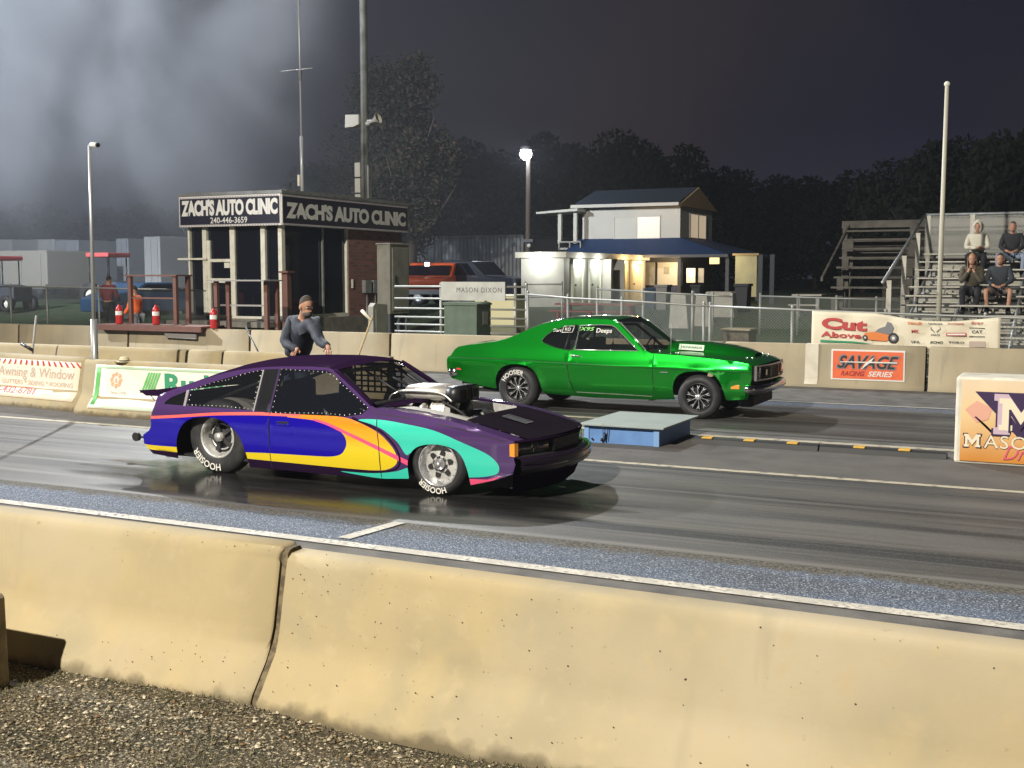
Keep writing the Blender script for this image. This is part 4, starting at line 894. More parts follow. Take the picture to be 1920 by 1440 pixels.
# interior
w = MB(); w.box((-8.6-GX, -.70, .24), (-5.7-GX, .70, .28), DKI); w.box((-6.05-GX, -.72, .6), (-5.78-GX, .72, .90), DKI); w.box((-7.6-GX, -.70, .28), (-7.5-GX, .70, .85), DKI)
w.box((-5.72-GX, -.72, .22), (-5.66-GX, .72, .88), DKI); w.box((-5.6-GX, -.5, .3), (-4.3-GX, .5, .5), DKI); w.box((-4.32-GX, -.70, .3), (-4.24-GX, .70, .74), DKI); w.box((-8.9-GX, -.6, .3), (-8.2-GX, .6, .5), DKI); w.build('chassis', gc)
for y in (-.38, .38):
    w = MB(); w.box((-6.95-GX, y-.23, .35), (-6.5-GX, y+.23, .55), DKI); w.box((-7.05-GX, y-.22, .5), (-6.90-GX, y+.22, 1.08), DKI); w.build('seat', gc, bevel=.04)
w = MB()
for s in (-1, 1): w.tube([(-7.15-GX, s*.60, .3), (-7.12-GX, s*.58, .95), (-7.05-GX, s*.48, 1.27)], .021, ROL); w.tube([(-7.05-GX, s*.48, 1.27), (-6.35-GX, s*.48, 1.29), (-5.9-GX, s*.6, .9)], .021, ROL); w.tube([(-7.05-GX, s*.48, 1.25), (-7.9-GX, s*.5, .8)], .021, ROL)
w.tube([(-7.05-GX, -.48, 1.27), (-7.05-GX, .48, 1.27)], .021, ROL); w.tube([(-7.1-GX, -.55, .8), (-7.1-GX, .5, 1.2)], .021, ROL); w.build('roll_cage', gc)
w = MB(); w.tube([(.17*cos(a), .17*sin(a), 0) for a in [2*pi*i/20 for i in range(21)]], .012, BLK, 6, T(-6.10-GX, .38, .95) @ R(-65, 'Y')); w.tube([(-6.10-GX, .38, .95), (-5.95-GX, .38, .86)], .02, BLK); w.build('steering_wheel', gc)
# hood scoop and stickers
w = MB()
hs = [(-5.56, 1.05, .30), (-5.40, 1.065, .34), (-5.0, 1.055, .35), (-4.7, 1.02, .34), (-4.45, .97, .30), (-4.28, .915, .22)]
v = []
for x, zt, hw in hs:
    zb = .93+(x+5.66)*-.06
    for y, z in ((-hw-.05, zb), (-hw, zt-.02), (-hw+.05, zt), (0, zt+.015), (hw-.05, zt), (hw, zt-.02), (hw+.05, zb)): v.append((x-GX, y, z))
w.add(v, [(i*7+j, i*7+j+1, (i+1)*7+j+1, (i+1)*7+j) for i in range(5) for j in range(6)]+[(0, 1, 2, 3, 4, 5, 6)], GRN, True); w.build('hood_scoop', gc)
w = MB(); M = T(-5.18-GX, -.385, 1.0) @ R(68, 'X')
w.box((-.19, -.045, .0), (.19, .045, .004), mat('sticker_white', (.62, .78, .60), .5), M @ R(-2, 'Z')); w.text('HOWARDS', .05, DGR, T(-5.18-GX, -.391, 1.002) @ R(68, 'X') @ R(-2, 'Z'), bold=.02, width=.32); w.build('sticker', gc)
w = MB(); w.box((-5.49-GX, -Wg(-5.45, .66)-.003, .655), (-5.38-GX, -Wg(-5.45, .66)+.01, .668), CHR); w.build('badge', gc)
w = MB(); w.box((-8.87-GX, -Wg(-8.82, .59)-.003, .575), (-8.79-GX, -Wg(-8.82, .59)+.01, .605), mat('red_lens', (.75, .05, .06), .25, 0, .6)); w.build('marker_lamp', gc, bevel=.003)
w = MB(); w.box((-4.46-GX, -Wg(-4.4, .48)-.006, .455), (-4.335-GX, -Wg(-4.4, .48)+.02, .515), AMB); w.build('marker_lamp', gc, bevel=.004)
# grille: bright frame, dark recess, round lamps
DCH = mat('dull_chrome', (.36, .35, .34), .3, .85)
w = MB(); fx = -4.12-GX
def bowx(y, d=0): return fx+d+.10*(1-(y/.8)**2)
def fbar(z0, z1, m, d0=-.02, d1=.015, y0=-.79, y1=.79, n=12):
    v = []
    for j in range(n+1):
        y = y0+(y1-y0)*j/n; v += [(bowx(y, d0), y, z0), (bowx(y, d1), y, z0), (bowx(y, d1), y, z1), (bowx(y, d0), y, z1)]
    w.add(v, [(4*j+a, 4*j+4+a, 4*j+4+(a+1) % 4, 4*j+(a+1) % 4) for j in range(n) for a in range(4)]+[(3, 2, 1, 0), (4*n, 4*n+1, 4*n+2, 4*n+3)], m)
fbar(.775, .79, DCH); fbar(.575, .592, DCH); fbar(.59, .777, DCH, y0=-.79, y1=-.775, n=1); fbar(.59, .777, DCH, y0=.775, y1=.79, n=1); w.build('grille_frame', gc)
w = MB(); fbar(.59, .777, DKI, -.06, -.03); 
for i in range(6): fbar(.61+i*.027, .616+i*.027, BLM, -.03, -.012, -.5, .5)
for y in (-.22, .22): fbar(.60, .77, BLM, -.03, -.008, y-.03, y+.03, 2)
w.build('grille', gc)
for y in (-.66, .66, -.18 if False else -.64):
    if y == -.64: continue
    w = MB(); w.lathe([(.088, .0), (.088, .02), (.075, .026), (.0, .035)], HLG, 24, T(bowx(y, -.03), y, .683) @ R(90, 'Y')); w.lathe([(.098, .0), (.092, .024), (.086, .02)], DCH, 24, T(bowx(y, -.03), y, .683) @ R(90, 'Y')); w.build('headlight', gc)
    w = MB(); w.box((bowx(y*.68)-.01, y*.68-.035, .64), (bowx(y*.68)+.006, y*.68+.035, .72), HLG); w.build('turn_lamp', gc)
# bumpers
w = MB()
def bump(xf, sg, z0, z1, hw, ret):
    pr = [(0, z0+.02), (.03, z0), (.055, z0+.02), (.06, (z0+z1)/2), (.05, z1-.015), (.02, z1), (-.01, z1-.01)]
    path = [(-ret, -hw-.015), (-.10, -hw-.02), (-.03, -hw+.03), (.02, -hw+.14), (.06, -.3), (.07, 0), (.06, .3), (.02, hw-.14), (-.03, hw-.03), (-.10, hw+.02), (-ret, hw+.015)]
    v = []
    for i, (px, py) in enumerate(path):
        a = path[max(0, i-1)]; c = path[min(len(path)-1, i+1)]; d = Vector((c[0]-a[0], c[1]-a[1])).normalized(); n = (d.y, -d.x)
        for o_, z in pr: v.append((xf+sg*(px+n[0]*o_), py+n[1]*o_, z))
    k = len(pr); w.add(v, [(i*k+j, i*k+j+1, (i+1)*k+j+1, (i+1)*k+j) for i in range(len(path)-1) for j in range(k-1)], mat('chrome_bumper', (.42, .42, .43), .14, 1.), True)
bump(-4.10-GX, 1, .40, .52, .80, .14); w.build('front_bumper', gc)
w = MB(); bump(-9.03-GX, -1, .47, .60, .80, .10); w.build('rear_bumper', gc)
w = MB(); w.box((-4.42-GX, -.60, .18), (-4.20-GX, .60, .34), DKI); w.build('valance', gc, bevel=.04)
w = MB()
for x, y, z in ((-4.32, -.50, .875), (-4.26, -.42, .87), (-4.30, .35, .90), (-4.24, .42, .885)): w.tube([(x-GX, y, z-.02), (x-GX, y, z+.015)], .014, CHR)
w.build('hood_pin', gc)
w = MB(); w.tube([(-5.38-GX, -.74, .90), (-5.38-GX, -.74, 1.36)], .003, ALU, 5); w.ball((-5.38-GX, -.74, .915), .015, CHR); w.build('radio_mast', gc)
w = MB(); w.tube([(-5.66-GX, -.55, .985), (-5.72-GX, -.2, 1.0)], .006, BLM); w.ball((-5.60-GX, -.58, .945), .018, CHR); w.ball((-5.3-GX, -.66, .935), (.04, .015, .012), CHR); w.build('wiper', gc)
wheel(gc, -7.80-GX, -.76, .330, .332, .24, .205, 'black', -1, rot=-18)
wheel(gc, -7.80-GX, .76, .330, .332, .24, .205, 'black', 1)
wheel(gc, -4.92-GX, -.79, .320, .322, .18, .200, 'bright', -1, word=False)
wheel(gc, -4.92-GX, .79, .320, .322, .18, .200, 'bright', 1, word=False)
# ================================================================== BUILDINGS
def brickmat():
    m = mat('red_brick', (.20, .075, .055), .85); t = m.node_tree; b = t.nodes['Principled BSDF']
    co = t.nodes.new('ShaderNodeTexCoord'); sp = t.nodes.new('ShaderNodeSeparateXYZ'); cb = t.nodes.new('ShaderNodeCombineXYZ'); br = t.nodes.new('ShaderNodeTexBrick')
    ad = t.nodes.new('ShaderNodeMath'); ad.operation = 'ADD'
    t.links.new(co.outputs['Object'], sp.inputs[0]); t.links.new(sp.outputs[0], ad.inputs[0]); t.links.new(sp.outputs[1], ad.inputs[1])
    t.links.new(ad.outputs[0], cb.inputs[0]); t.links.new(sp.outputs[2], cb.inputs[1]); t.links.new(cb.outputs[0], br.inputs['Vector'])
    for k, v in (('Color1', (.34, .14, .105, 1)), ('Color2', (.20, .085, .07, 1)), ('Mortar', (.20, .16, .14, 1)), ('Scale', 1.), ('Brick Width', .30), ('Row Height', .095), ('Mortar Size', .012)): br.inputs[k].default_value = v
    t.links.new(br.outputs[0], b.inputs['Base Color']); return m
BRK = brickmat(); NVY = mat('navy_sign_face', (.014, .013, .030), .45); SGL = mat('sign_letter_white', (.80, .78, .74), .5)
TRM = mat('cream_trim', (.78, .76, .64), .6, noise=(6, (.66, .63, .52), .45, .7, 4)); DGL = glassy('dark_window_glass', (.008, .010, .016), .93, .05); INT = mat('dark_room', (.012, .013, .018), .9)
CNF = mat('grey_foundation', (.24, .22, .18), .9, noise=(4, (.15, .14, .12), .4, .7, 5)); GMT = mat('grey_galvanised', (.36, .37, .37), .45, .5, noise=(5, (.25, .26, .26), .4, .7, 3))
CBT = mat('beige_cabinet', (.30, .29, .25), .6, noise=(3, (.22, .21, .18), .4, .7, 4))
tw = thing('timing_tower', 'small brick tower with dark glass and auto clinic sign bands round its roof', 'building', (-20.5, 28, 0))
def TB(b, name, parent=tw, **k): return b.build(name, parent, loc=(20.5, -28, 0), **k)
x0, x1, y0, y1 = -22.1, -18.95, 25.12, 31.1
b = MB(); b.box((x0-.05, y0-.12, -.2), (x1+.1, y1, .90), CNF); b.box((x0-.1, y0-.9, .72), (x1+.1, y0-.12, .86), CNF); TB(b, 'foundation')
yb = AX(655, 592, x1).y; ym = AX(609, 592, x1).y
b = MB(); b.box((x0, yb, .90), (x1, y1, 3.38), BRK); TB(b, 'brick_wall')
b = MB(); b.box((x0+.05, y0+.3, .91), (x1-.25, yb-.01, 3.37), INT); b.box((x0, y0+.1, .905), (x0+.04, yb, 3.37), DGL); TB(b, 'dark_interior')
b = MB(); b.box((x0+.05, y0+.09, .96), (x1-.09, y0+.105, 3.37), DGL); TB(b, 'front_glass')
b = MB(); b.box((x1-.105, y0+.12, .98), (x1-.09, yb-.03, 3.37), DGL); TB(b, 'side_glass')
px_ = [-21.53, -20.60, -19.57, -19.05]
b = MB()
b.box((x0+.06, y0, .90), (px_[0]+.07, y0+.08, .97), TRM)
for x in (px_[0], px_[2]): b.box((x-.07, y0, .90), (x+.07, y0+.12, 3.37), TRM)
b.box((x1-.12, y0, .90), (x1, y0+.14, 3.37), TRM); b.box((x0, y0, .90), (x0+.06, y0+.12, 3.37), TRM)
b.box((px_[2]+.07, y0+.02, .90), (x1-.12, y0+.1, .98), TRM); b.box((x1-.10, y0+.14, .90), (x1, yb-.02, 1.0), TRM); b.box((x1-.10, yb-.07, 1.0), (x1-.01, yb-.005, 3.37), TRM); b.box((x1-.07, ym-.03, 1.0), (x1-.02, ym+.03, 3.37), GMT)
TB(b, 'window_frame')
d = MB(); d.box((px_[0]+.07, y0+.02, .905), (px_[0]+.17, y0+.08, 3.0), TRM); d.box((px_[1]-.08, y0+.02, .905), (px_[1]+.08, y0+.08, 3.36), TRM)
d.box((px_[0]+.17, y0+.03, 1.86), (px_[1]-.08, y0+.07, 1.98), TRM); d.box((px_[0]+.17, y0+.03, 2.42), (px_[1]-.08, y0+.07, 2.50), TRM); d.box((px_[0]+.17, y0+.03, .905), (px_[1]-.08, y0+.07, 1.0), TRM); d.box((px_[1]+.08, y0+.03, .905), (px_[2]-.07, y0+.07, .97), TRM)
do = TB(d, 'door'); d = MB(); d.box((px_[1]-.25, y0-.02, 2.26), (px_[1]-.08, y0+.03, 2.40), TRM); d.box((px_[0]-.9, y0-.06, 2.48), (px_[0]+.1, y0-.02, 2.53), TRM); d.build('handle', do)
zt, zb_ = 4.20, 3.36
b = MB(); b.box((-22.2, 24.95, zb_+.03), (-18.82, 31.25, zt-.02), mat('soffit_dark', (.06, .06, .06), .8)); TB(b, 'roof_band')
b = MB(); b.box((-22.24, 24.90, zt-.02), (-18.76, 31.3, zt+.06), GMT); b.box((-22.2, 25.3, zt+.06), (-18.9, 31.2, zt+.10), CNF); TB(b, 'roof_edge')
def signface(M, L, name, phone):
    s = part(name, tw); s.location = (20.5, -28, 0)
    b = MB(); b.box((0, -.03, zb_), (L, 0, zt-.03), SGL, M); b.build('sign_frame', s)
    b = MB(); b.box((.03, -.036, zb_+.05), (L-.03, -.032, zt-.09), NVY, M); b.build('sign_panel', s)
    b = MB(); n = int(L/.09)
    for i in range(n):
        for z in (zt-.075, zb_+.035): b.box((.04+i*(L-.08)/n, -.045, z-.022), (.04+i*(L-.08)/n+.045, -.037, z+.022), mat('stud_grey', (.42, .38, .40), .5), M)
    b.build('stud_row', s)
    b = MB(); b.text("ZACH'S AUTO CLINIC", .52, SGL, M @ T(L/2, -.040, (zt+zb_)/2+(.08 if phone else -.02)) @ FACE, bold=.055, width=L*.95, spacing=.95); b.build('lettering', s)
    if phone: b = MB(); b.text('240-446-3659', .22, SGL, M @ T(L*.5, -.040, zb_+.16) @ FACE, bold=.008); b.build('lettering', s)
signface(T(-22.2, 24.95, 0), 3.38, 'sign_band', True)
signface(T(-18.82, 24.95, 0) @ R(90, 'Z'), 6.3, 'sign_band', False)
b = MB()
for yy in (28.9, 29.35): b.box((x1, yy, 1.55), (x1+.12, yy+.32, 1.92), GMT); b.tube([(x1+.06, yy+.15, .1), (x1+.06, yy+.15, 1.55)], .02, GMT)
TB(b, 'meter_box'); b = MB(); b.box((x1, 28.35, 1.7), (x1+.03, 28.42, 1.95), TRM); TB(b, 'wall_switch')
# roof mast and tall light pole
t = thing('antenna_mast', 'thin white antenna mast with a cross rod standing on the tower roof', 'antenna', (-19.64, 27, 4.28))
MST = mat('pale_mast_paint', (.55, .56, .58), .4, .3)
b = MB(); b.tube([(0, 0, 0), (0, 0, 1.6)], .045, MST); b.tube([(0, 0, 1.6), (-.02, 0, 6.6)], .025, MST); b.build('mast', t)
b = MB(); b.tube([(-.66, 0, 3.40), (.40, 0, 3.42)], .010, MST); b.box((-.04, -.03, 3.1), (.04, .03, 3.38), GMT); b.build('cross_rod', t)
b = MB(); b.tube([(-.40, 0, 0), (-.38, 0, .35)], .018, BLM); b.box((-.12, -.05, .25), (-.05, .05, .55), TRM); b.build('small_aerial', t)
t = thing('light_pole', 'tall grey steel pole with horn loudspeakers rising behind the tower', 'pole', (-20.95, 32.2, ground_z(0, 32)))
b = MB(); b.tube([(0, 0, 0), (0, 0, 7), (0, 0, 19)], [.16, .125, .09], mat('weathered_pole', (.22, .225, .205), .6, .3, noise=(3, (.14, .14, .12), .4, .7, 4)), 14); b.build('pole_shaft', t)
z_ = AY(679, 228, 32.2).z-ground_z(0, 32)
def horn(M, nm):
    b = MB(); b.lathe([(.03, -.25), (.05, -.1), (.09, .02), (.19, .16), (.20, .17), (.17, .15), (.06, .0)], mat('horn_grey', (.52, .50, .44), .5), 20, M); b.lathe([(0, -.35), (.07, -.33), (.07, -.22), (.03, -.2)], MT['horn_grey'], 14, M); b.build('loudspeaker_horn', t)
horn(T(.48, -.15, z_) @ R(70, 'Y'), 1); 
b = MB(); b.prism([(-.62, z_-.18), (-.60, z_+.22), (-.1, z_+.20), (-.1, z_-.1), (-.3, z_-.17)], MT['horn_grey'], -.2, .15); b.box((-.1, -.05, z_-.02), (.3, .05, z_+.04), GMT); b.build('loudspeaker_horn', t)
b = MB()
for i in range(3): b.box((-.32, -.12, z_-2.75+i*.50), (-.12, .1, z_-2.30+i*.50), MT['horn_grey'])
b.box((.14, -.1, z_-2.75), (.19, .1, z_-1.4), GMT); b.build('control_box', t)
b = MB(); b.box((-.9, -.15, 18.6), (.9, .15, 18.75), GMT)
for i in range(4): b.box((-.85+i*.46, -.30, 18.75), (-.5+i*.46, .15, 19.1), GMT)
b.build('lamp_rack', t)
# cabinets in front of the brick
ca, cb_ = AY(707, 520, 27), AY(731, 520, 27); cw = cb_.x-ca.x; cd = AX(767, 520, cb_.x).y-27
t = thing('electrical_cabinet', 'tall beige electrical cabinet on legs in front of the brick wall', 'cabinet', (ca.x, 27, 0))
b = MB(); b.box((0, 0, 1.02), (cw, cd, 2.88), CBT); b.box((-.03, -.03, 2.88), (cw+.03, cd+.03, 2.92), CBT); b.build('cabinet_body', t, bevel=.01)
b = MB(); b.box((cw+.003, .12, 1.1), (cw+.02, cd-.06, 2.8), CBT); d = b.build('door', t, bevel=.006); b = MB(); b.box((cw+.02, .22, 1.85), (cw+.05, .26, 2.05), BLM); b.build('handle', d)
b = MB()
for yy in (.03, cd*.5, cd-.1): b.box((.03, yy, .1), (cw-.03, yy+.06, 1.02), mat('cabinet_leg', (.10, .11, .13), .6))
b.build('leg_frame', t)
ca, cb_ = AY(690, 600, 23.3), AY(700, 600, 23.3); cw = cb_.x-ca.x; cd = AX(727, 600, cb_.x).y-23.3
t = thing('utility_box', 'waist high grey utility box beside the broom behind the far wall', 'cabinet', (ca.x, 23.3, -.03))
b = MB(); b.prism([(0, 0), (cd, 0), (cd, 1.40), (.10, 1.44), (0, 1.36)], CBT, 0, cw, 'x'); b.build('box_body', t, bevel=.01); b = MB(); b.box((cw+.002, .10, .2), (cw+.015, cd-.06, 1.3), CBT); b.build('door', t, bevel=.004)
t = thing('transformer_box', 'green metal transformer box with sloping lid behind the far wall', 'cabinet', (-13.42, 23.9, -.03))
GB = mat('green_cabinet', (.10, .135, .095), .6, noise=(4, (.075, .10, .07), .4, .7, 4))
b = MB(); b.box((0, 0, 0), (.86, .72, 1.40), GB); b.build('box_body', t, bevel=.01); b = MB(); b.prism([(-.02, 1.40), (.88, 1.40), (.88, 1.44), (.80, 1.47), (-.02, 1.47)], GB, -.02, .74); b.build('lid', t); b = MB(); b.box((.862, .3, .95), (.868, .55, 1.25), CBT); b.build('warning_plate', t)
# ------------------------------------------------------------------ white club house
WH = mat('white_siding', (.52, .50, .45), .7, noise=(2, (.50, .48, .43), .4, .7, 4)); RF = mat('dark_blue_roof', (.030, .042, .060), .8, noise=(10, (.020, .028, .042), .4, .7, 3)); RFB = mat('blue_roof', (.018, .050, .14), .7, noise=(10, (.012, .035, .10), .4, .7, 3))
GAB = mat('tan_gable', (.50, .36, .18), .7); LITW = mat('lit_window', (.5, .45, .38), .3, emit=((1, .78, .52), .42)); BLD = mat('window_blind', (.46, .45, .40), .7, emit=((1, .93, .80), .10))
hb = thing('club_house', 'white two storey house with gable roof and blue skirt roof in the background', 'building', (-18.5, 50, .9))
def HB_(b, name, parent=hb, **k): return b.build(name, parent, loc=(18.5, -50, -.9) if parent is hb else (0, 0, 0), **k)
hx0, hx1, hy0, hy1 = -20.8, -16.16, 50., 54.9
b = MB(); b.box((hx0, hy0, 3.5), (hx1, hy1, 5.16), WH); HB_(b, 'upper_wall')
b = MB(); b.prism([(hy0-.5, 5.10), (hy1+.5, 5.10), (hy1+.5, 5.20), ((hy0+hy1)/2, 6.08), (hy0-.5, 5.20)], RF, hx0-.35, hx1+.02, 'x'); HB_(b, 'roof')
b = MB(); b.box((hx0-.37, hy0-.56, 5.10), (hx1+.10, hy0-.50, 5.24), WH); HB_(b, 'gutter')
b = MB(); b.prism([(hy0-.5, 5.11), (hy1+.5, 5.11), ((hy0+hy1)/2, 6.06)], GAB, hx1+.03, hx1+.10, 'x'); HB_(b, 'gable')
def win(xa, xb, za, zb2, y, m=LITW, frame=WH, parent=hb, nm='window'):
    f = MB(); w = .04
    for q in (((xa-w, y-.05, za-w), (xb+w, y-.01, za)), ((xa-w, y-.05, zb2), (xb+w, y-.01, zb2+w)), ((xa-w, y-.05, za), (xa, y-.01, zb2)), ((xb, y-.05, za), (xb+w, y-.01, zb2)), (((xa+xb)/2-.02, y-.05, za), ((xa+xb)/2+.02, y-.01, zb2))): f.box(*q, frame)
    fo = HB_(f, nm, parent); g = MB(); g.box((xa, y-.025, za), ((xa+xb)/2-.02, y-.012, zb2), BLD); g.box(((xa+xb)/2+.02, y-.025, za), (xb, y-.012, zb2), m); g.build('pane', fo); return fo
a_ = AY(1153, 408, hy0); c_ = AY(1237, 446, hy0); win(a_.x, c_.x, c_.z, a_.z, hy0)
b = MB(); ya, yc = AX(1292, 430, hx1).y, AX(1323, 430, hx1).y; b.box((hx1+.01, ya, 3.75), (hx1+.05, ya+.10, 4.85), WH); b.box((hx1+.01, yc-.1, 3.75), (hx1+.05, yc, 4.85), WH); b.box((hx1+.01, (ya+yc)/2-.05, 3.75), (hx1+.05, (ya+yc)/2+.05, 4.85), WH)
fo = HB_(b, 'window'); b = MB(); b.box((hx1+.005, ya+.1, 3.78), (hx1+.02, yc-.1, 4.82), LITW); b.build('pane', fo)
b = MB(); e0, e1 = -21.0, -13.5
v = [(hx0-.3, hy0, 3.72), (hx1, hy0, 3.72), (hx1, hy1, 3.72), (hx0-.3, 48.3, 2.95), (e1, 48.3, 2.95), (e1, hy1+1.5, 2.95), (hx0-.3, hy1, 3.72), (hx0-.3, hy1+1.5, 2.95)]
b.add(v, [(3, 4, 1, 0), (4, 5, 2, 1), (5, 7, 6, 2)], RFB); b.box((hx0-.3, 48.28, 2.83), (e1, 48.40, 2.95), mat('fascia_dark', (.07, .08, .10), .7)); b.box((e1-.1, 48.4, 2.83), (e1, hy1+1.5, 2.95), MT['fascia_dark']); HB_(b, 'skirt_roof')
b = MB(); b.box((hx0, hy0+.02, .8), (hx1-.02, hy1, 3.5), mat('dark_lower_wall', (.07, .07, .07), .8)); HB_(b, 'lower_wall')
b = MB()
for x, y in ((e1+.0, 48.6), (e1-.1, 54), (-15.6, 48.6)): b = MB(); b.box((x-.2, y, .8), (x-.05, y+.15, 2.83), MT['fascia_dark']); HB_(b, 'porch_post')
p1, p2 = AY(1233, 492, 49.9), AY(1278, 535, 49.9); b = MB(); b.box((p1.x, 49.9, p2.z), (p2.x, 49.98, p1.z), WH); b.box((p1.x-.6, 49.85, 1.2), (p2.x, 49.97, p2.z-.02), mat('navy_counter', (.02, .03, .08), .6)); b.box((p1.x+.3, 49.88, p2.z+.5), (p1.x+.55, 49.895, p2.z+.8), CBT); HB_(b, 'serving_hatch')
for q, (u1, v1, u2, v2) in enumerate(((1210, 492, 1228, 535), (1288, 503, 1304, 530), (1310, 503, 1320, 530))):
    p1, p2 = AY(u1, v1, 49.8), AY(u2, v2, 49.8); b = MB(); b.box((p1.x, 49.75, p2.z), (p2.x, 49.82, p1.z), (CBT, TRM, CBT)[q]); HB_(b, 'notice_board')
p1, p2 = AY(1331, 483, 50.2), AY(1349, 495, 50.2); b = MB(); b.box((p1.x, 50.15, p2.z), (p2.x, 50.2, p1.z), mat('lit_menu', (.8, .7, .4), .5, emit=((1, .82, .45), .8))); HB_(b, 'lit_panel')
# outside stair and landing on the left
b = MB(); q0, q1 = AY(1015, 400, 49.5), AY(1092, 396, 49.5); b.prism([(q0.x, q0.z-.06), (q1.x, q1.z-.02), (q1.x, q1.z+.10), (q0.x, q0.z+.03)], WH, 48.9, 50.6)
HB_(b, 'stair_canopy'); b = MB()
for px in (1049, 1078): q = AY(px, 430, 49.2); b.box((q.x-.08, 49.2, 3.5), (q.x+.08, 49.36, 5.0), WH)
HB_(b, 'canopy_post'); b = MB(); q0, q1 = AY(1048, 455, 49.1), AY(1088, 468, 49.1)
b.box((q0.x, 49.1, q1.z), (q1.x, 49.18, q1.z+.09), CBT); b.box((q0.x, 49.1, q0.z), (q1.x, 49.18, q0.z+.06), CBT)
for i in range(3): xx = q0.x+(q1.x-q0.x)*i/2; b.box((xx-.03, 49.1, q1.z), (xx+.03, 49.18, q0.z), CBT)
b.box((q0.x, 49.2, 3.2), (hx0, 51, 3.3), CBT); HB_(b, 'landing_rail')
# annex with washroom doors
an = thing('annex', 'low white annex with lit doors in front of the club house', 'building', (-18.3, 44, .9))
AN = lambda b, n, p=an, **k: b.build(n, p, loc=(18.3, -44, -.9) if p is an else (0, 0, 0), **k)
AW = mat('annex_wall', (.50, .49, .46), .7, noise=(2, (.42, .41, .38), .4, .7, 4))
X0, X1, Y0, Y1 = -19.15, -17.40, 40.05, 49.0
b = MB(); b.box((X0, Y0, .3), (X1, Y1, 2.70), AW); AN(b, 'wall')
b = MB(); b.box((X0-.18, Y0-.15, 2.72), (X1+.16, Y1+.1, 2.93), mat('annex_fascia', (.56, .54, .48), .6)); AN(b, 'roof')
DW = mat('door_white', (.66, .66, .58), .5); WL = mat('lamp_cool', (1, 1, 1), .5, emit=((.95, 1, .92), 14)); WY = mat('lamp_warm', (1, .8, .5), .5, emit=((1, .62, .22), 14))
LS = []
for px0, px1, warm in ((1071, 1091, 0), (1103, 1124, 0), (1154, 1172, 1), (1182, 1202, 1)):
    ya, yc = AX(px0, 520, X1).y, AX(px1, 520, X1).y
    b = MB(); b.box((X1, ya+.1, .98), (X1+.05, yc-.1, 2.45), DW); 
    b.box((X1+.05, ya+.25, 1.15), (X1+.06, yc-.25, 1.6), DW); do = AN(b, 'door')
    b = MB(); b.ball((X1+.09, ya+.22, 1.7), .04, BLM); b.build('handle', do)
    b = MB(); b.box((X1+.0, ya-.02, .95), (X1+.10, ya+.1, 2.60), DW); b.box((X1+.0, yc-.1, .95), (X1+.10, yc+.02, 2.60), DW); b.box((X1+.0, ya-.02, 2.60), (X1+.10, yc+.02, 2.68), DW); AN(b, 'door_frame')
    if (px0, warm) in ((1103, 0), (1154, 1)) : b = MB(); b.box((X1, yc+.1 if not warm else ya-.16, .9), (X1+.45, yc+.16 if not warm else ya-.1, 2.7), AW); AN(b, 'screen_wall')
    b = MB(); b.ball((X1+.16, (ya+yc)/2, 2.62), (.09, .13, .06), WY if warm else WL); AN(b, 'wall_lamp'); LS.append(((X1+.42, (ya+yc)/2, 2.5), warm))
q = AY(1015, 487, Y0); b = MB(); b.ball((q.x, Y0-.10, q.z+.1), (.13, .09, .06), WL); AN(b, 'wall_lamp'); LS.append(((q.x, Y0-.45, q.z-.02), 0))
for i, (p, warm) in enumerate(LS):
    l = bpy.data.lights.new('wall_lamp_light', 'POINT'); l.energy = 60 if warm else 34; l.color = (1, .60, .22) if warm else (.97, 1, .90); l.shadow_soft_size = .08
    if i == 4: l.energy = 60
    o = bpy.data.objects.new('wall_lamp_light', l); S.collection.objects.link(o); o.location = p
# lit lamp pole behind the buildings
t = thing('street_lamp', 'lit lamp on a slim wooden pole between the tower and the white house', 'lamp', (-23.55, 50, .9))
b = MB(); b.tube([(0, 0, 0), (0, 0, 6.55)], [.15, .10], mat('wood_pole', (.09, .07, .055), .9)); b.build('pole_shaft', t)
b = MB(); b.ball((0, -.25, 6.75), .27, mat('lamp_bulb', (1, 1, 1), .5, emit=((.80, .88, 1), 60)), 20, 12); b.build('lamp_globe', t)
b = MB(); b.lathe([(.0, .30), (.22, .25), (.30, .1), (.28, .08)], GMT, 20, T(0, -.25, 6.85)); b.build('lamp_hood', t)
b = MB(); b.ball((.15, -.2, 2.55), .10, MT['horn_grey']); b.box((-.2, -.25, 2.7), (.35, 0, 2.85), BLM); b.build('pole_bracket', t)
# corrugated shed and the yellow lit wall
t = thing('corrugated_shed', 'long grey corrugated metal shed behind the dark pickup', 'building', (-31, 58, .9))
b = MB(); n = 60; pts = []
for i in range(n+1):
    x = -3.6+7.0*i/n; pts.append((x, -.04 if i % 2 else 0))
v = [(x, y, 0) for x, y in pts]+[(x, y, 3.3) for x, y in pts]; b.add(v, [(i, i+1, n+2+i, n+1+i) for i in range(n)], mat('corrugated_steel', (.30, .31, .33), .55, .4)); b.box((-3.6, .02, 0), (3.4, 6, 3.28), MT['corrugated_steel']); b.build('wall', t)
b = MB(); b.box((-3.7, -.2, 3.3), (3.5, 6.1, 3.36), GMT); b.build('roof', t)
t = thing('plywood_wall', 'yellow lit plain wall panel right of the club house porch', 'wall', (0, 0, 0))
p1, p2 = AY(1379, 479, 47), AY(1418, 552, 47); b = MB(); b.box((p1.x, 47, p2.z-.1), (p2.x, 47.1, p1.z), mat('cream_panel', (.58, .53, .32), .7, noise=(1.5, (.45, .40, .26), .4, .7, 3))); b.build('panel', t)
b = MB(); b.box((p1.x-.1, 46.9, p1.z), (p2.x+.1, 47.2, p1.z+.08), GAB)
for px in (1422, 1444): q = AY(px, 500, 47); b.box((q.x, 46.95, .9), (q.x+.18, 47.15, 2.9), MT['fascia_dark'])
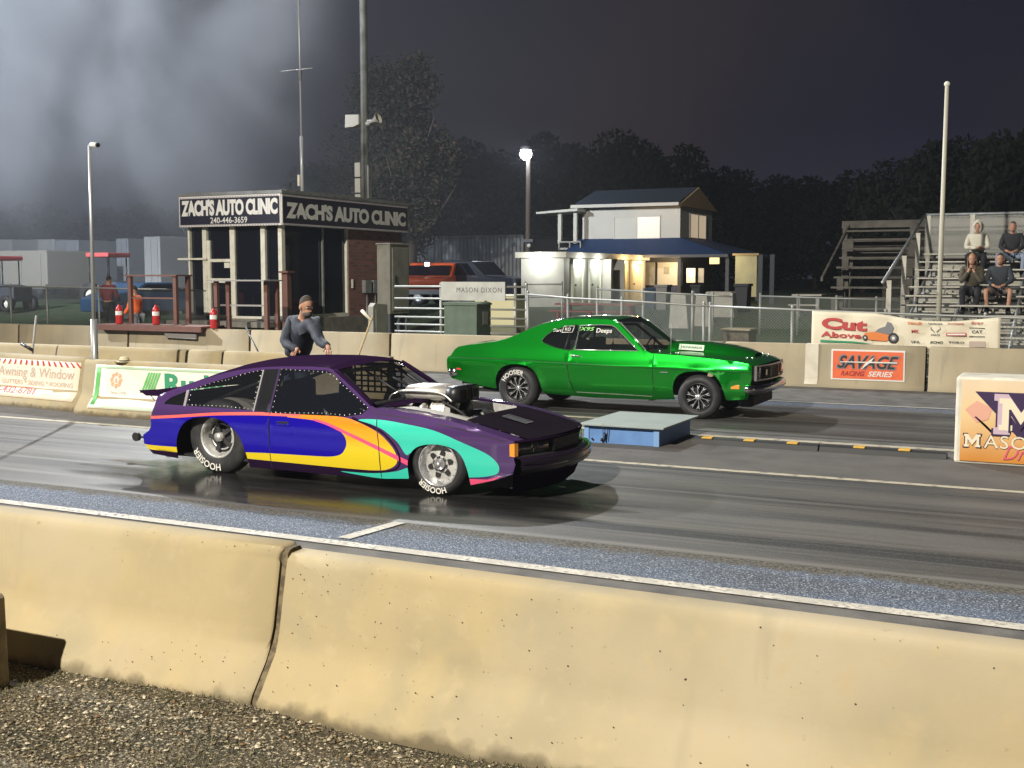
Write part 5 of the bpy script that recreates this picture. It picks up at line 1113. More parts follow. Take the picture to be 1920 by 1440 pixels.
b.build('post_frame', t)
l = bpy.data.lights.new('porch_light', 'POINT'); l.energy = 130; l.color = (1, .74, .42); l.shadow_soft_size = .1; o = bpy.data.objects.new('porch_light', l); S.collection.objects.link(o); o.location = (-15.9, 48.9, 2.7)
l = bpy.data.lights.new('porch_light', 'POINT'); l.energy = 30; l.color = (1, .85, .5); o = bpy.data.objects.new('porch_light', l); S.collection.objects.link(o); o.location = (-13.4, 46.2, 2.7)
# ================================================================== FENCES
FEN_ = chainlink('chain_link', (.22, .24, .22), .06, .11); PST = mat('fence_post', (.34, .34, .32), .5, .4)
def link_fence(pts, label, h0, posts, rail=.022, mesh=True, rails=(), cat='fence', group=None, mm=None):
    """pts = top rail world points; h0 = lower edge height"""
    t = thing('chain_link_fence' if mesh else 'rail_fence', label, cat, (pts[0][0], pts[0][1], 0), 0, group); o = Vector((pts[0][0], pts[0][1], 0))
    P_ = [Vector(p)-o for p in pts]
    b = MB(); b.tube(P_, rail, PST, 8); b.build('top_rail', t)
    for dz in rails: b = MB(); b.tube([p-Vector((0, 0, dz)) for p in P_], rail*.9, PST, 8); b.build('rail', t)
    L = sum((P_[i+1]-P_[i]).length for i in range(len(P_)-1))
    for s in posts:
        d = s*L; i = 0
        while i < len(P_)-2 and d > (P_[i+1]-P_[i]).length: d -= (P_[i+1]-P_[i]).length; i += 1
        q = P_[i].lerp(P_[i+1], min(1, d/(P_[i+1]-P_[i]).length)); b = MB(); b.tube([(q.x, q.y+.03, ground_z(0, q.y+o.y)), (q.x, q.y+.03, q.z+.04)], rail*1.35, PST, 8); b.ball((q.x, q.y+.03, q.z+.05), rail*1.6, PST, 8, 5); b.build('fence_post', t)
    if mesh:
        b = MB(); d = 0; v = []; uvs = []
        for i, p in enumerate(P_):
            if i: d += (p-P_[i-1]).length
            v += [(p.x, p.y-.01, h0), (p.x, p.y-.01, p.z)]; uvs += [(d, h0), (d, p.z)]
        b.add(v, [(2*i, 2*i+2, 2*i+3, 2*i+1) for i in range(len(P_)-1)], mm or FEN_); me = b.build('wire_mesh', t)
        l = me.data.uv_layers.new(name='UVMap')
        for lp in me.data.loops: l.data[lp.index].uv = uvs[lp.vertex_index]
    return t
A = lambda px, py, y: tuple(AY(px, py, y))
link_fence([A(1331, 574, 22.75), A(1520, 582, 22.75), A(1700, 589, 22.75), A(1925, 597, 22.75), (3.5, 22.75, 1.42)], 'chain link fence on the far wall behind the cut above banner', 0, [0, .16, .33, .5, .66, .85])
link_fence([A(989, 552, 24.4), A(1070, 559, 24.0), A(1185, 565, 23.4), A(1331, 574, 22.75)], 'chain link ramp fence sloping down behind the green car', 0, [0, .24, .55, .97])
link_fence([A(1119, 542, 26.5), A(1298, 552, 25.5)], 'short upper chain link fence in front of the annex doors', .5, [0, .5, 1])
link_fence([A(1053, 533, 29), A(984, 533, 29), A(984, 533, 26), A(1119, 542, 26.5)][0:2], 'pipe rail beside the annex front wall', .9, [0, 1], mesh=False, rails=(.35,))
link_fence([A(1300, 552, 28), A(1372, 556, 28)], 'short pipe rail before the white concrete blocks', .5, [0, .5, 1])
link_fence([A(1425, 555, 30), A(1720, 564, 30)], 'chain link fence in front of the old wooden bleachers', .7, [0, .25, .5, .75, 1], mm=None)
link_fence([A(0, 537, 23.6), A(95, 538, 23.6), A(185, 540, 23.6), A(386, 545, 23.6)], 'chain link fence at the left behind the platform', 0, [.05, .24, .50, .86])
link_fence([A(740, 537, 24.6), A(986, 538, 24.6)], 'grey pipe rail fence around the green transformer box', 0, [.36, .70, .92, 1.0], rail=.026, mesh=False, rails=(.29, .53, .74, .92, 1.09, 1.27))
# right bleachers
SEAT = mat('aluminium_plank', (.47, .45, .39), .5, .35, noise=(7, (.33, .31, .27), .42, .72, 4)); RIS = mat('aluminium_riser', (.38, .37, .32), .6, .3, noise=(4, (.27, .26, .23), .4, .72, 4))
t = thing('bleachers', 'bare aluminium bleachers with seated spectators behind the banner', 'bleachers', (-3.55, 23.2, 0))
def row(k): return 23.2+.60*k, .49+.19*k
for k in range(12):
    y, z = row(k); y -= 23.2; xo = (.0, .12, .05, .10)[k % 4]
    b = MB(); b.box((xo-.12, y, z-.035), (6.5, y+.26, z), SEAT); b.build('seat_plank', t, bevel=.006)
    b = MB(); b.box((.10, y+.28, z-.38), (6.5, y+.62, z-.345), SEAT); b.box((.10, y+.60, z-.36), (6.5, y+.615, z-.18), RIS); b.build('foot_plank', t)
for x in (.25, 1.15, 2.3, 3.6, 5.0):
    b = MB(); b.tube([(x, 0, .42), (x, 6.9, 2.55)], .035, GMT, 6)
    for k in range(0, 12, 2): y, z = row(k); y -= 23.2; b.tube([(x, y+.1, -.0), (x, y+.1, z-.04)], .028, GMT, 6); b.tube([(x, y+.1, .1), (x+.5, y+.1, z-.1)], .018, GMT, 6)
    b.build('support_frame', t)
b = MB(); rt_ = [AX(1655, 530, -3.72), AX(1735, 403, -3.72)]; rt_ = [Vector((v_.x+3.55, v_.y-23.2, v_.z)) for v_ in rt_]
b.tube(rt_, .035, GMT); far = Vector((6.5, rt_[1].y, rt_[1].z)); b.tube([rt_[1], far], .035, GMT); b.build('hand_rail', t)
for f in (.04, .36, .70, 1.0):
    p = rt_[0].lerp(rt_[1], f); b = MB(); b.box((p.x+.04, p.y-.04, .1), (p.x+.14, p.y+.04, p.z-.02), SEAT); b.build('rail_post', t)
for x in (.9, 4.0): b = MB(); b.box((x, rt_[1].y-.03, 2.2), (x+.10, rt_[1].y+.05, rt_[1].z), SEAT); b.build('rail_post', t)
def mesh_panel(par, v, uvs, m, name='wire_mesh'):
    b = MB(); b.add(v, [tuple(range(len(v)))], m); o = b.build(name, par); l = o.data.uv_layers.new(name='UVMap')
    for lp in o.data.loops: l.data[lp.index].uv = uvs[lp.vertex_index]
v = [(rt_[0].x, rt_[0].y, .8), (rt_[0].x, rt_[1].y, 2.3), tuple(rt_[1]), tuple(rt_[0])]; mesh_panel(t, v, [(p[1], p[2]) for p in v], chainlink('chain_link_soft', (.40, .40, .38), .07, .20))
v = [(rt_[1].x, rt_[1].y, 2.5), (6.5, rt_[1].y, 2.5), tuple(far), tuple(rt_[1])]; mesh_panel(t, v, [(p[0], p[2]) for p in v], MT['chain_link_soft'])
# old wooden bleachers further back
OW = mat('weathered_wood', (.20, .185, .16), .8, noise=(3, (.12, .11, .10), .4, .7, 4))
t = thing('bleachers', 'dim wooden bleachers with a heavy top rail left of the occupied ones', 'bleachers', (-7.0, 36, 0))
for k in range(8):
    y = .1+.68*k; z = 1.35+.31*k; xo = -.05*k
    b = MB(); b.box((xo, y, z), (7, y+.35, z+.06), OW); b.build('seat_plank', t); b = MB(); b.box((xo+.1, y+.4, z-.32), (7, y+.8, z-.27), OW); b.build('foot_plank', t)
    if k % 2 == 0:
        b = MB(); b.box((xo+.1, y, .85), (xo+.3, y+.2, z), OW); b.build('support_post', t); b = MB(); b.box((xo+2.1, y, .85), (xo+2.35, y+.2, z+.3), OW); b.build('support_post', t)
b = MB(); tp = AY(1588, 421, 41.6); zz = tp.z; b.box((-.65, 5.6, zz-.12), (7, 5.7, zz+.12), OW); b.box((-.5, 5.7, zz-.75), (7, 5.76, zz-.42), OW); b.box((-.4, 5.4, zz-1.1), (7, 5.5, zz-.8), OW)
for x in (-.6, 1.6, 3.6): b.box((x, 5.5, .9), (x+.22, 5.68, zz), OW)
b.prism([(1.2, 2.0), (5.6, zz), (5.6, zz-.12), (1.2, 1.88)], OW, -.45, -.38, 'x'); b.build('back_rail', t)
# ------------------------------------------------------------------ cut above banner hung on the fence
t = thing('vinyl_banner', 'long sagging cream cut above banner hung over the far wall', 'banner', (0, 0, 0))
YB = 22.45; tl, tr_, br, bl = AY(1523, 583, YB), AY(1877, 596, YB), AY(1875, 652, YB), AY(1523, 652, YB)
def sag(u): return -.105*max(0, sin(pi*min(1, max(0, (u-.35)/.63))))**1.2
b = MB()
def bf(u, w):
    zt = tl.z+(tr_.z-tl.z)*u+sag(u); zb = .72
    return (tl.x+(tr_.x-tl.x)*u, YB-.02*abs(sin(u*14+w*2))-.03*max(0, u-.9)*10*w, zt+(zb-zt)*w)
b.grid(bf, 60, 10, VIN); o = b.build('banner_sheet', t); q = o.modifiers.new('t', 'SOLIDIFY'); q.thickness = .004
def BT(txt, px, py, h, m, wpx, bold=0, shear=0, tilt=0, nm='lettering'):
    q = AY(px, py, YB-.045); k = (AY(px+1, py, YB).x-AY(px, py, YB).x)
    b = MB(); b.text(txt, h, m, T(q.x, YB-.045, q.z) @ R(tilt, 'Y') @ FACE, bold=bold, shear=shear, width=wpx*k); return b.build(nm, t)
RD = mat('faded_red', (.50, .055, .05), .6)
BT('Cut', 1583, 618, .32, RD, 88, .05, 0, 3); BT('Above', 1576, 631-.0, .145, RD, 76, .035, 0, 3) if False else BT('Above', 1577, 628, .14, RD, 76, .03, 0, 2)
bpy.data.objects.remove([o for o in t.children if o.name.startswith('lettering')][0]); BT('Cut', 1583, 608, .27, RD, 86, .05, 0, 3)
def BP(pts, m, nm, d=.045):
    b = MB(); v = [AY(x, y, YB-d) for x, y in pts]; b.add([tuple(p) for p in v], [tuple(range(len(v)))], m); return b.build(nm, t)
BP([(1538, 637), (1600, 640), (1640, 645), (1538, 641)], INKG, 'grass_print')
BP([(1622, 624), (1640, 622), (1668, 628), (1672, 636), (1660, 640), (1630, 637), (1618, 632)], INKO, 'mower_print')
b = MB()
for cx, cy, r in ((1675, 634, 10), (1622, 633, 5)):
    for rr, m, d in ((r, INKK, .048), (r*.6, INKGY, .052), (r*.3, INKW, .056)):
        v = [AY(cx+rr*cos(a), cy+rr*sin(a), YB-d) for a in [2*pi*i/16 for i in range(16)]]; b.add([tuple(p) for p in v], [tuple(range(16))], m)
b.build('mower_print', t)
BP([(1640, 622), (1648, 616), (1660, 612), (1664, 603), (1672, 606), (1676, 614), (1672, 628), (1660, 626)], INKGY, 'mower_print', .043)
for txt, x, y, w, m, h in (('DEALER', 1716, 606, 27, INKO, .06), ('Landscape', 1754, 607, 26, INKK, .04), ('KAWASAKI', 1792, 607, 30, RD, .04), ('Scag', 1832, 606, 24, RD, .06), ('MK', 1716, 621, 14, RD, .08), ('PARTS', 1754, 628, 16, INKK, .04), ('CAT', 1832, 622, 20, INKK, .07), ('VPA', 1716, 641, 18, INKK, .06), ('ECHO', 1756, 642, 24, INKK, .06), ('TORO', 1793, 642, 30, INKK, .05)):
    BT(txt, x, y, h, m, w, .02, .2 if txt in ('Scag', 'ECHO') else 0)
BP([(1774, 624), (1812, 624), (1812, 630), (1774, 630)], RD, 'logo_box'); BP([(1776, 625.5), (1810, 625.5), (1810, 628.5), (1776, 628.5)], INKW, 'logo_box', .05); BP([(1817, 640), (1848, 640), (1848, 651), (1817, 651)], INKT, 'logo_box')
for (a1, a2) in (((1817, 614), (1847, 615)), ((1817, 630), (1847, 631))): BP([a1, (a2[0], a2[1]), (a2[0], a2[1]+1.2), (a1[0], a1[1]+1.2)], INKK, 'logo_box')
b = MB()
for s in (-1, 1): b.tube([tuple(AY(1754+s*u, w, YB-.05)) for u, w in ((2, 623), (5, 619), (9, 617), (8, 613))], .007, INKGY, 5)
b.build('antler_print', t)
# ================================================================== SMALLER THINGS
RW = mat('red_stained_wood', (.15, .068, .048), .75, noise=(6, (.14, .055, .04), .4, .7, 4)); GW = mat('grey_board', (.27, .25, .23), .8)
t = thing('wooden_platform', 'red stained wooden platform board resting on the far wall', 'platform', (-22.2, 21.9, .80))
b = MB(); b.box((-.05, -.10, .0), (3.4, .7, .05), RW); b.box((-.05, -.16, -.09), (3.4, -.105, .045), RW); b.build('board', t, bevel=.004)
b = MB(); b.box((.2, .3, -.83), (.3, .4, 0), RW); b.box((3.1, .55, -.83), (3.2, .65, 0), RW); b.build('leg', t)
t = thing('wooden_stand', 'open red wooden frame on the platform in front of the person in orange', 'frame', (-21.6, 22.35, .856))
b = MB()
for x in (-.05, 1.42):
    for y in ((0,) if x < 0 else (0, .45)): b = MB(); b.box((x, y, 0), (x+.10, y+.09, 1.18), RW); b.build('post', t)
b = MB(); b.box((-.12, -.03, 1.18), (1.56, .56, 1.22), RW); b.build('top_board', t); b = MB(); b.box((.05, .02, .62), (1.42, .06, .66), RW); b.build('rail', t)
t = thing('wooden_stand', 'red wooden frame with a flat top in front of the tower door', 'frame', (-18.95, 22.4, .80))
b = MB()
for x, y in ((.0, 0), (.28, .1), (1.42, .1), (1.42, .5)): b = MB(); b.box((x, y, -.8), (x+.10, y+.09, 1.12), RW); b.build('post', t)
b = MB(); b.box((-.15, -.1, 1.12), (1.60, .65, 1.15), GW); b.build('top_board', t); b = MB(); b.box((.1, .12, .52), (1.45, .16, .56), GW); b.build('rail', t)
t = thing('wooden_post', 'reddish wooden post at the tower corner beside the man', 'post', (-18.55, 24.55, .0))
b = MB(); b.box((0, 0, 0), (.18, .18, 2.12), RW); b.box((-.06, -.06, 2.12), (.24, .24, 2.17), RW); b.build('post_body', t, bevel=.008)
EXR = mat('extinguisher_red', (.50, .02, .02), .35, 0, .5)
def exting(p, lab):
    t = thing('fire_extinguisher', lab, 'extinguisher', p, 0, 'red fire extinguishers')
    b = MB(); b.lathe([(0, 0), (.085, 0), (.09, .02), (.09, .36), (.07, .42), (.03, .45), (.03, .49), (0, .49)], EXR, 16); b.build('cylinder', t)
    b = MB(); b.lathe([(.092, .22), (.092, .32)], INKW, 16, None, 2*pi); b.build('label_band', t); b = MB(); b.box((-.03, -.02, .48), (.12, .02, .51), BLM); b.tube([(.03, 0, .48), (.13, 0, .42), (.12, 0, .15)], .013, BLK, 6); b.build('valve', t)
exting((AY(224, 600, 22.0).x, 22.0, .856), 'fire extinguisher left of the person in orange'); exting((AY(293, 600, 22.05).x, 22.05, .856), 'fire extinguisher right of the person in orange'); exting((AY(401, 600, 22.0).x, 22.0, .80), 'fire extinguisher under the flat topped frame')
t = thing('plank', 'grey plank fixed low on the far wall under the platform', 'plank', (AY(311, 632, 21.9).x, 21.84, .56)); b = MB(); b.prism([(0, .12), (.05, 0), (.98, -.02), (.98, .10)], GW, 0, .05); b.build('plank_board', t)
# lamp post on the middle barrier
t = thing('camera_pole', 'slim grey pole with a camera head standing on the left barrier', 'pole', (-13.40, 13.12, .0))
PG = mat('pole_grey', (.42, .43, .44), .4, .5); b = MB(); b.tube([(0, .0, 0), (.0, 0, 1.40)], .05, PG); b.tube([(0, 0, 1.40), (.03, 0, 3.98)], [.030, .024], PG); b.build('pole_shaft', t)
b = MB(); b.box((.03, -.03, 3.955), (.10, .03, 3.985), PG); b.tube([(.07, 0, 3.98), (.20, -.02, 3.97)], .038, mat('camera_white', (.75, .74, .68), .4), 14); b.build('camera_head', t)
b = MB(); b.tube([(.20, -.02, 3.97), (.225, -.024, 3.968)], .034, BLM, 14); b.build('camera_lens', t)
t = thing('straw_hat', 'pale straw hat lying on top of the left middle barrier', 'hat', (AY(231, 664, 12.95).x, 12.97, .787))
b = MB(); b.lathe([(.15, .012), (.145, .0), (.10, .006), (.075, .012), (.065, .055), (.055, .075), (.0, .082)], mat('straw', (.62, .55, .36), .8), 24); b.build('hat_body', t)
b = MB(); b.lathe([(.078, .012), (.073, .03)], INKK, 24); b.build('hat_band', t)
# brooms and rods
def pole2(nm, lab, cat, a, c, r, m, extra=None):
    t = thing(nm, lab, cat, a); b = MB(); a = Vector(a); b.tube([(0, 0, 0), tuple(Vector(c)-a)], r, m); b.build('handle', t); return t, Vector(c)-a
t, e_ = pole2('broom', 'long wooden broom leaning head up behind the purple car roof', 'broom', (AY(663, 668, 15.8).x-.25, 15.8, .0), tuple(AY(699, 592, 15.9)), .016, mat('broom_wood', (.45, .33, .17), .7))
b = MB(); h0, h1 = AY(678, 582, 15.9)-AY(699, 592, 15.9), AY(697, 601, 15.9)-AY(699, 592, 15.9); b.tube([tuple(e_+h0), tuple(e_+h1)], .030, TRM, 4); b.build('broom_head', t)
t, e_ = pole2('push_rod', 'thin black rod leaning over the middle barrier left of the man', 'rod', (AY(500, 682, 15.9).x+.3, 15.9, 0), tuple(AY(461, 614, 16.1)), .013, BLM)
t, e_ = pole2('broom', 'black and white broom standing behind the awning banner', 'broom', (AY(50, 660, 14.6).x, 14.6, 0), tuple(AY(68, 592, 14.7)), .018, mat('worn_handle', (.30, .29, .27), .6)); b = MB(); q_ = AY(50, 650, 14.6)-Vector((AY(50, 660, 14.6).x, 14.6, 0)); b.tube([tuple(q_+Vector((-.12, 0, .05))), tuple(q_+Vector((.12, 0, -.05)))], .03, BLM, 6); b.build('broom_head', t)
# ------------------------------------------------------------------ background vehicles
def simple_car(nm, lab, cat, loc, rz, L, W_, col, prof, wins, wr=.36, axles=(.2, .8), extra=None, group=None):
    t = thing(nm, lab, cat, loc, rz, group)
    b = MB(); b.prism(prof, col, -W_/2, W_/2); b.build('body', t, bevel=.05)
    for w in wins:
        b = MB(); b.prism(w, DGL, -W_/2-.012, W_/2+.012); b.build('window', t)
    for a in axles:
        for s in (-1, 1):
            p = part('wheel', t); p.location = (L*a, s*(W_/2-.12), wr); b = MB(); b.lathe([(wr*.6, -.1), (wr*.93, -.11), (wr, -.07), (wr, .07), (wr*.93, .11), (wr*.6, .1)], TYRE, 24, R(90, 'X')); b.build('tyre', p); b = MB(); b.lathe([(wr*.62, .07), (wr*.5, .04), (0, .06)], PG, 16, R(90*s*-1, 'X')); b.build('rim', p)
    return t
ORG = mat('orange_truck_paint', (.62, .10, .03), .35, 0, .6); NAV = mat('navy_truck_paint', (.012, .015, .028), .3, .2, .6)
q = AY(790, 590, 37.5); gz0 = ground_z(0, 35)
t = simple_car('pickup_truck', 'bright orange truck seen nose on beside the tall cabinet', 'truck', (q.x, 37.5, gz0+.05), radians(106), 4.4, 1.75, ORG, [(0, .45), (0, .95), (.15, 1.05), (1.2, 1.12), (1.75, 1.62), (3.2, 1.66), (3.4, 1.1), (4.4, 1.05), (4.4, .45)], [[(1.65, 1.14), (1.95, 1.53), (3.0, 1.55), (3.15, 1.14)]])
b = MB(); b.box((1.20, -.80, 1.13), (1.60, .80, 1.52), DGL); b.build('windscreen', t); b = MB(); b.box((-.06, -.85, .45), (.02, .85, .62), PG); b.box((-.03, -.7, .66), (.0, .7, .80), BLM); b.build('bumper', t)
b = MB(); b.box((1.1, -.02, 1.5), (1.2, .14, 1.62), mat('cab_lamp', (1, 1, .9), .4, emit=((1, .95, .8), 9))); b.build('cab_lamp', t)
q = AY(975, 560, 40); t = simple_car('pickup_truck', 'dark navy pickup with a lit red tail lamp by the annex', 'truck', (q.x-.1, 40.6, .9), radians(180), 5.2, 1.9, NAV, [(0, .45), (0, 1.05), (1.2, 1.15), (1.8, 1.72), (2.9, 1.74), (3.1, 1.15), (5.2, 1.12), (5.2, .45)], [[(1.6, 1.18), (1.95, 1.62), (2.8, 1.64), (2.9, 1.18)]])
b = MB(); b.ball((3.2, .97, .95), (.10, .03, .12), mat('tail_lamp_lit', (.9, .1, .1), .4, emit=((1, .12, .10), 9))); b.build('tail_lamp', t)
t = thing('sign_board', 'grey board with faded track name hung on the pipe fence', 'sign', (AY(828, 560, 24.5).x, 24.5, AY(828, 563, 24.5).z))
Lb = AY(948, 545, 24.5).x-AY(828, 545, 24.5).x; b = MB(); b.box((0, -.03, 0), (Lb, 0, .44), mat('board_pale', (.48, .47, .42), .7, noise=(3, (.38, .37, .33), .4, .7, 3))); b.build('board', t); b = MB(); b.text('MASON DIXON', .17, mat('faded_ink', (.13, .12, .12), .7), T(Lb*.6, -.033, .25) @ FACE, bold=0, width=Lb*.70, spacing=1.2); b.build('lettering', t)
t = thing('storage_bin', 'cream coloured bin behind the pipe fence left of the annex', 'box', (AY(890, 590, 27).x, 27, .3)); b = MB(); b.box((0, 0, 0), (AY(966, 590, 27).x-AY(890, 590, 27).x, .8, AY(890, 555, 27).z-.3), mat('cream_box', (.60, .54, .32), .7)); b.build('bin_body', t, bevel=.02); b = MB(); b.box((-.03, -.03, AY(890, 555, 27).z-.3), (AY(966, 590, 27).x-AY(890, 590, 27).x+.03, .83, AY(890, 555, 27).z-.26), TRM); b.build('lid', t)
# picnic table, white blocks, bins, boxes on grass
t = thing('picnic_table', 'long red picnic table on the grass before the annex doors', 'table', (AY(1040, 590, 33).x, 33, ground_z(0, 33)))
PT_ = mat('red_table', (.30, .05, .05), .6); Lx = AY(1190, 580, 33).x-AY(1040, 580, 33).x; b = MB(); b.box((0, 0, .42), (Lx, .7, .47), PT_); b.build('table_top', t); b = MB(); b.box((0, -.5, .22), (Lx, -.25, .26), PT_); b.build('bench', t); b = MB()
for f in (.1, .5, .9): b.box((Lx*f, .1, 0), (Lx*f+.06, .6, .42), PT_); b.box((Lx*f, -.45, 0), (Lx*f+.06, -.3, .22), PT_)
b.build('leg', t)
WC = mat('white_concrete', (.58, .56, .50), .8, noise=(3, (.45, .43, .39), .4, .7, 4))
for i, (u0, u1, v0, v1, yy, lab) in enumerate(((1253, 1292, 551, 583, 31, 'white concrete block left of the gate post'), (1300, 1332, 552, 580, 31.6, 'white concrete block behind the short pipe rail'), (1318, 1378, 547, 574, 34, 'long white concrete block before the porch'))):
    a, c = AY(u0, v1, yy), AY(u1, v0, yy); t = thing('concrete_block', lab, 'block', (a.x, yy, ground_z(0, yy)-.1), 0, 'white concrete blocks'); h = c.z-ground_z(0, yy)+.1; w = c.x-a.x
    b = MB(); b.prism([(0, 0), (w, 0), (w-.04, h*.35), (w-.10, h-.04), (w-.14, h), (.10, h), (.06, h-.04), (.03, h*.35)], WC, 0, .5); b.build('block_body', t, bevel=.02)
BIN = mat('bin_plastic', (.03, .035, .045), .5); BINB = mat('bin_blue', (.02, .05, .12), .5)
for u0, u1, v0, v1, yy, m, lab in ((1377, 1402, 532, 572, 36, BIN, 'black wheelie bin in front of the lit yellow wall'), (1229, 1250, 534, 570, 38, mat('bin_grey', (.30, .30, .29), .6), 'grey bin left of the white concrete blocks'), (1210, 1228, 540, 566, 38.5, BINB, 'blue bin at the corner of the annex'), (1296, 1312, 534, 552, 42, BIN, 'small dark bin under the porch')):
    a, c = AY(u0, v1, yy), AY(u1, v0, yy); t = thing('trash_bin', lab, 'bin', (a.x, yy, ground_z(0, yy)), 0, 'trash bins'); h = c.z-ground_z(0, yy); w = c.x-a.x
    b = MB(); b.prism([(w*.08, 0), (w*.92, 0), (w, h-.08), (0, h-.08)], m, 0, .5); b.build('bin_body', t, bevel=.015); b = MB(); b.box((-.03, -.04, h-.08), (w+.03, .54, h), m); b.build('lid', t)
t = thing('stone_box', 'brown stone block on the grass behind the green car hood', 'block', (AY(1352, 640, 23.9).x, 23.9, -.03)); a, c = AY(1354, 640, 23.9), AY(1407, 618, 23.9); b = MB(); b.box((0, 0, 0), (c.x-a.x, .6, c.z), mat('brown_stone', (.17, .13, .09), .9, noise=(14, (.09, .07, .06), .4, .6, 4))); b.build('block_body', t, bevel=.02); b = MB(); b.box((-.02, -.02, c.z+.0), (c.x-a.x+.02, .62, c.z+.04), mat('stone_cap', (.34, .28, .18), .8)); b.build('cap', t)
t = thing('picnic_table', 'white topped table left of the old wooden bleachers', 'table', (AY(1484, 570, 34).x, 34, .85)); b = MB(); Lx = AY(1540, 560, 34).x-AY(1484, 560, 34).x; b.box((0, 0, .62), (Lx, .7, .67), WC); b.build('table_top', t); b = MB(); b.box((0, -.4, .35), (Lx, -.2, .39), WC); b.build('bench', t); b = MB(); b.box((.1, .2, 0), (.2, .5, .62), GMT); b.box((Lx-.2, .2, 0), (Lx-.1, .5, .62), GMT); b.build('leg', t)
# trailers, tractors and a blue car in the smoke
TRW = [mat('trailer_white', (.42, .42, .42), .6), mat('trailer_tan', (.34, .31, .26), .6), mat('trailer_grey', (.26, .27, .29), .6)]
def trailer(px0, px1, y, ztop, m, lab, d=3):
    a, c = AY(px0, 560, y), AY(px1, 560, y); w = c.x-a.x; t = thing('box_trailer', lab, 'trailer', (a.x, y, .9), 0, 'trailers parked in the smoke'); h = ztop-.9
    b = MB(); b.box((0, 0, .5), (w, d, h), m); b.build('trailer_body', t, bevel=.06)
    b = MB(); b.box((w*.12, -.03, .6), (w*.47, -.005, h-.15), m); b.build('door', t); b = MB(); b.box((w*.53, -.03, .6), (w*.88, -.005, h-.15), m); b.build('door', t)
    for f in (.25, .75):
        p = part('wheel', t); p.location = (w*f, .15, .38); b = MB(); b.lathe([(0, -.1), (.37, -.1), (.38, 0), (.37, .1), (0, .1)], TYRE, 16, R(90, 'X')); b.build('tyre', p)
trailer(-40, 25, 50, 4.2, TRW[0], 'pale box trailer at the far left edge in the smoke'); trailer(52, 105, 52, 4.25, TRW[0], 'pale box trailer with lit top corner in the smoke')
trailer(2, 90, 42, 3.3, TRW[1], 'wide tan trailer with dark door lines at the left'); trailer(106, 150, 50, 4.1, TRW[2], 'grey box trailer right of the tan one'); trailer(220, 243, 48, 4.05, TRW[2], 'narrow grey trailer above the red canopy')
trailer(272, 302, 44, 3.95, TRW[0], 'pale narrow trailer left of the tower'); trailer(306, 332, 50, 4.2, TRW[2], 'grey trailer just left of the tower glass')
def tractor(px, y, lab, s=1):
    a = AY(px, 560, y); t = thing('utility_tractor', lab, 'tractor', (a.x, y, ground_z(0, y)), 0, 'canopied utility tractors')
    RC = mat('red_canopy', (.45, .07, .07), .6); b = MB(); b.box((-.15, -.6, 1.95), (1.0, .6, 2.12), RC); b.build('canopy', t, bevel=.04)
    b = MB()
    for x in (-.05, .85):
        for yy in (-.5, .5): b.tube([(x, yy, .8), (x, yy, 1.95)], .025, BLM)
    b.build('canopy_post', t); b = MB(); b.prism([(-.3, .4), (1.6, .4), (1.6, .95), (.9, 1.05), (.85, .8), (-.3, .85)], mat('tractor_body', (.05, .055, .07), .5), -.45, .45); b.build('tractor_body', t, bevel=.04)
    for x, r in ((0, .5), (1.35, .32)):
        for s_ in (-1, 1):
            p = part('wheel', t); p.location = (x, s_*.55, r); b = MB(); b.lathe([(r*.5, -.1), (r*.95, -.12), (r, 0), (r*.95, .12), (r*.5, .1)], TYRE, 18, R(90, 'X')); b.build('tyre', p); b = MB(); b.lathe([(r*.5, 0), (0, .02)], TRM, 14, R(90, 'X')); b.build('rim', p)
tractor(190, 34, 'dark tractor with a red canopy behind the slim pole'); tractor(-12, 32, 'red canopied tractor cut off by the left edge')
BC = mat('blue_car_paint', (.03, .10, .22), .35, .2, .6); q = AY(150, 580, 29)
simple_car('parked_car', 'small blue car with pale sheen behind the left chain link fence', 'car', (q.x, 29.6, ground_z(0, 29)), radians(80), 3.6, 1.6, BC, [(0, .35), (0, .8), (.5, 1.0), (1.0, 1.05), (1.5, 1.35), (2.7, 1.35), (3.3, .95), (3.6, .9), (3.6, .35)], [[(1.2, 1.05), (1.6, 1.28), (2.6, 1.28), (2.95, 1.02)]], .30)
t = thing('flag_pole', 'tall bare pole rising from the occupied bleachers at the right', 'pole', (AY(1763, 480, 25.6).x, 25.62, 0)); b = MB(); b.tube([(0, 0, 0), (.02, 0, AY(1769, 162, 25.6).z)], [.055, .04], mat('flagpole_cream', (.50, .47, .38), .5)); b.build('pole_shaft', t); b = MB(); b.ball((.02, 0, AY(1769, 158, 25.6).z), .06, TRM); b.build('pole_cap', t)
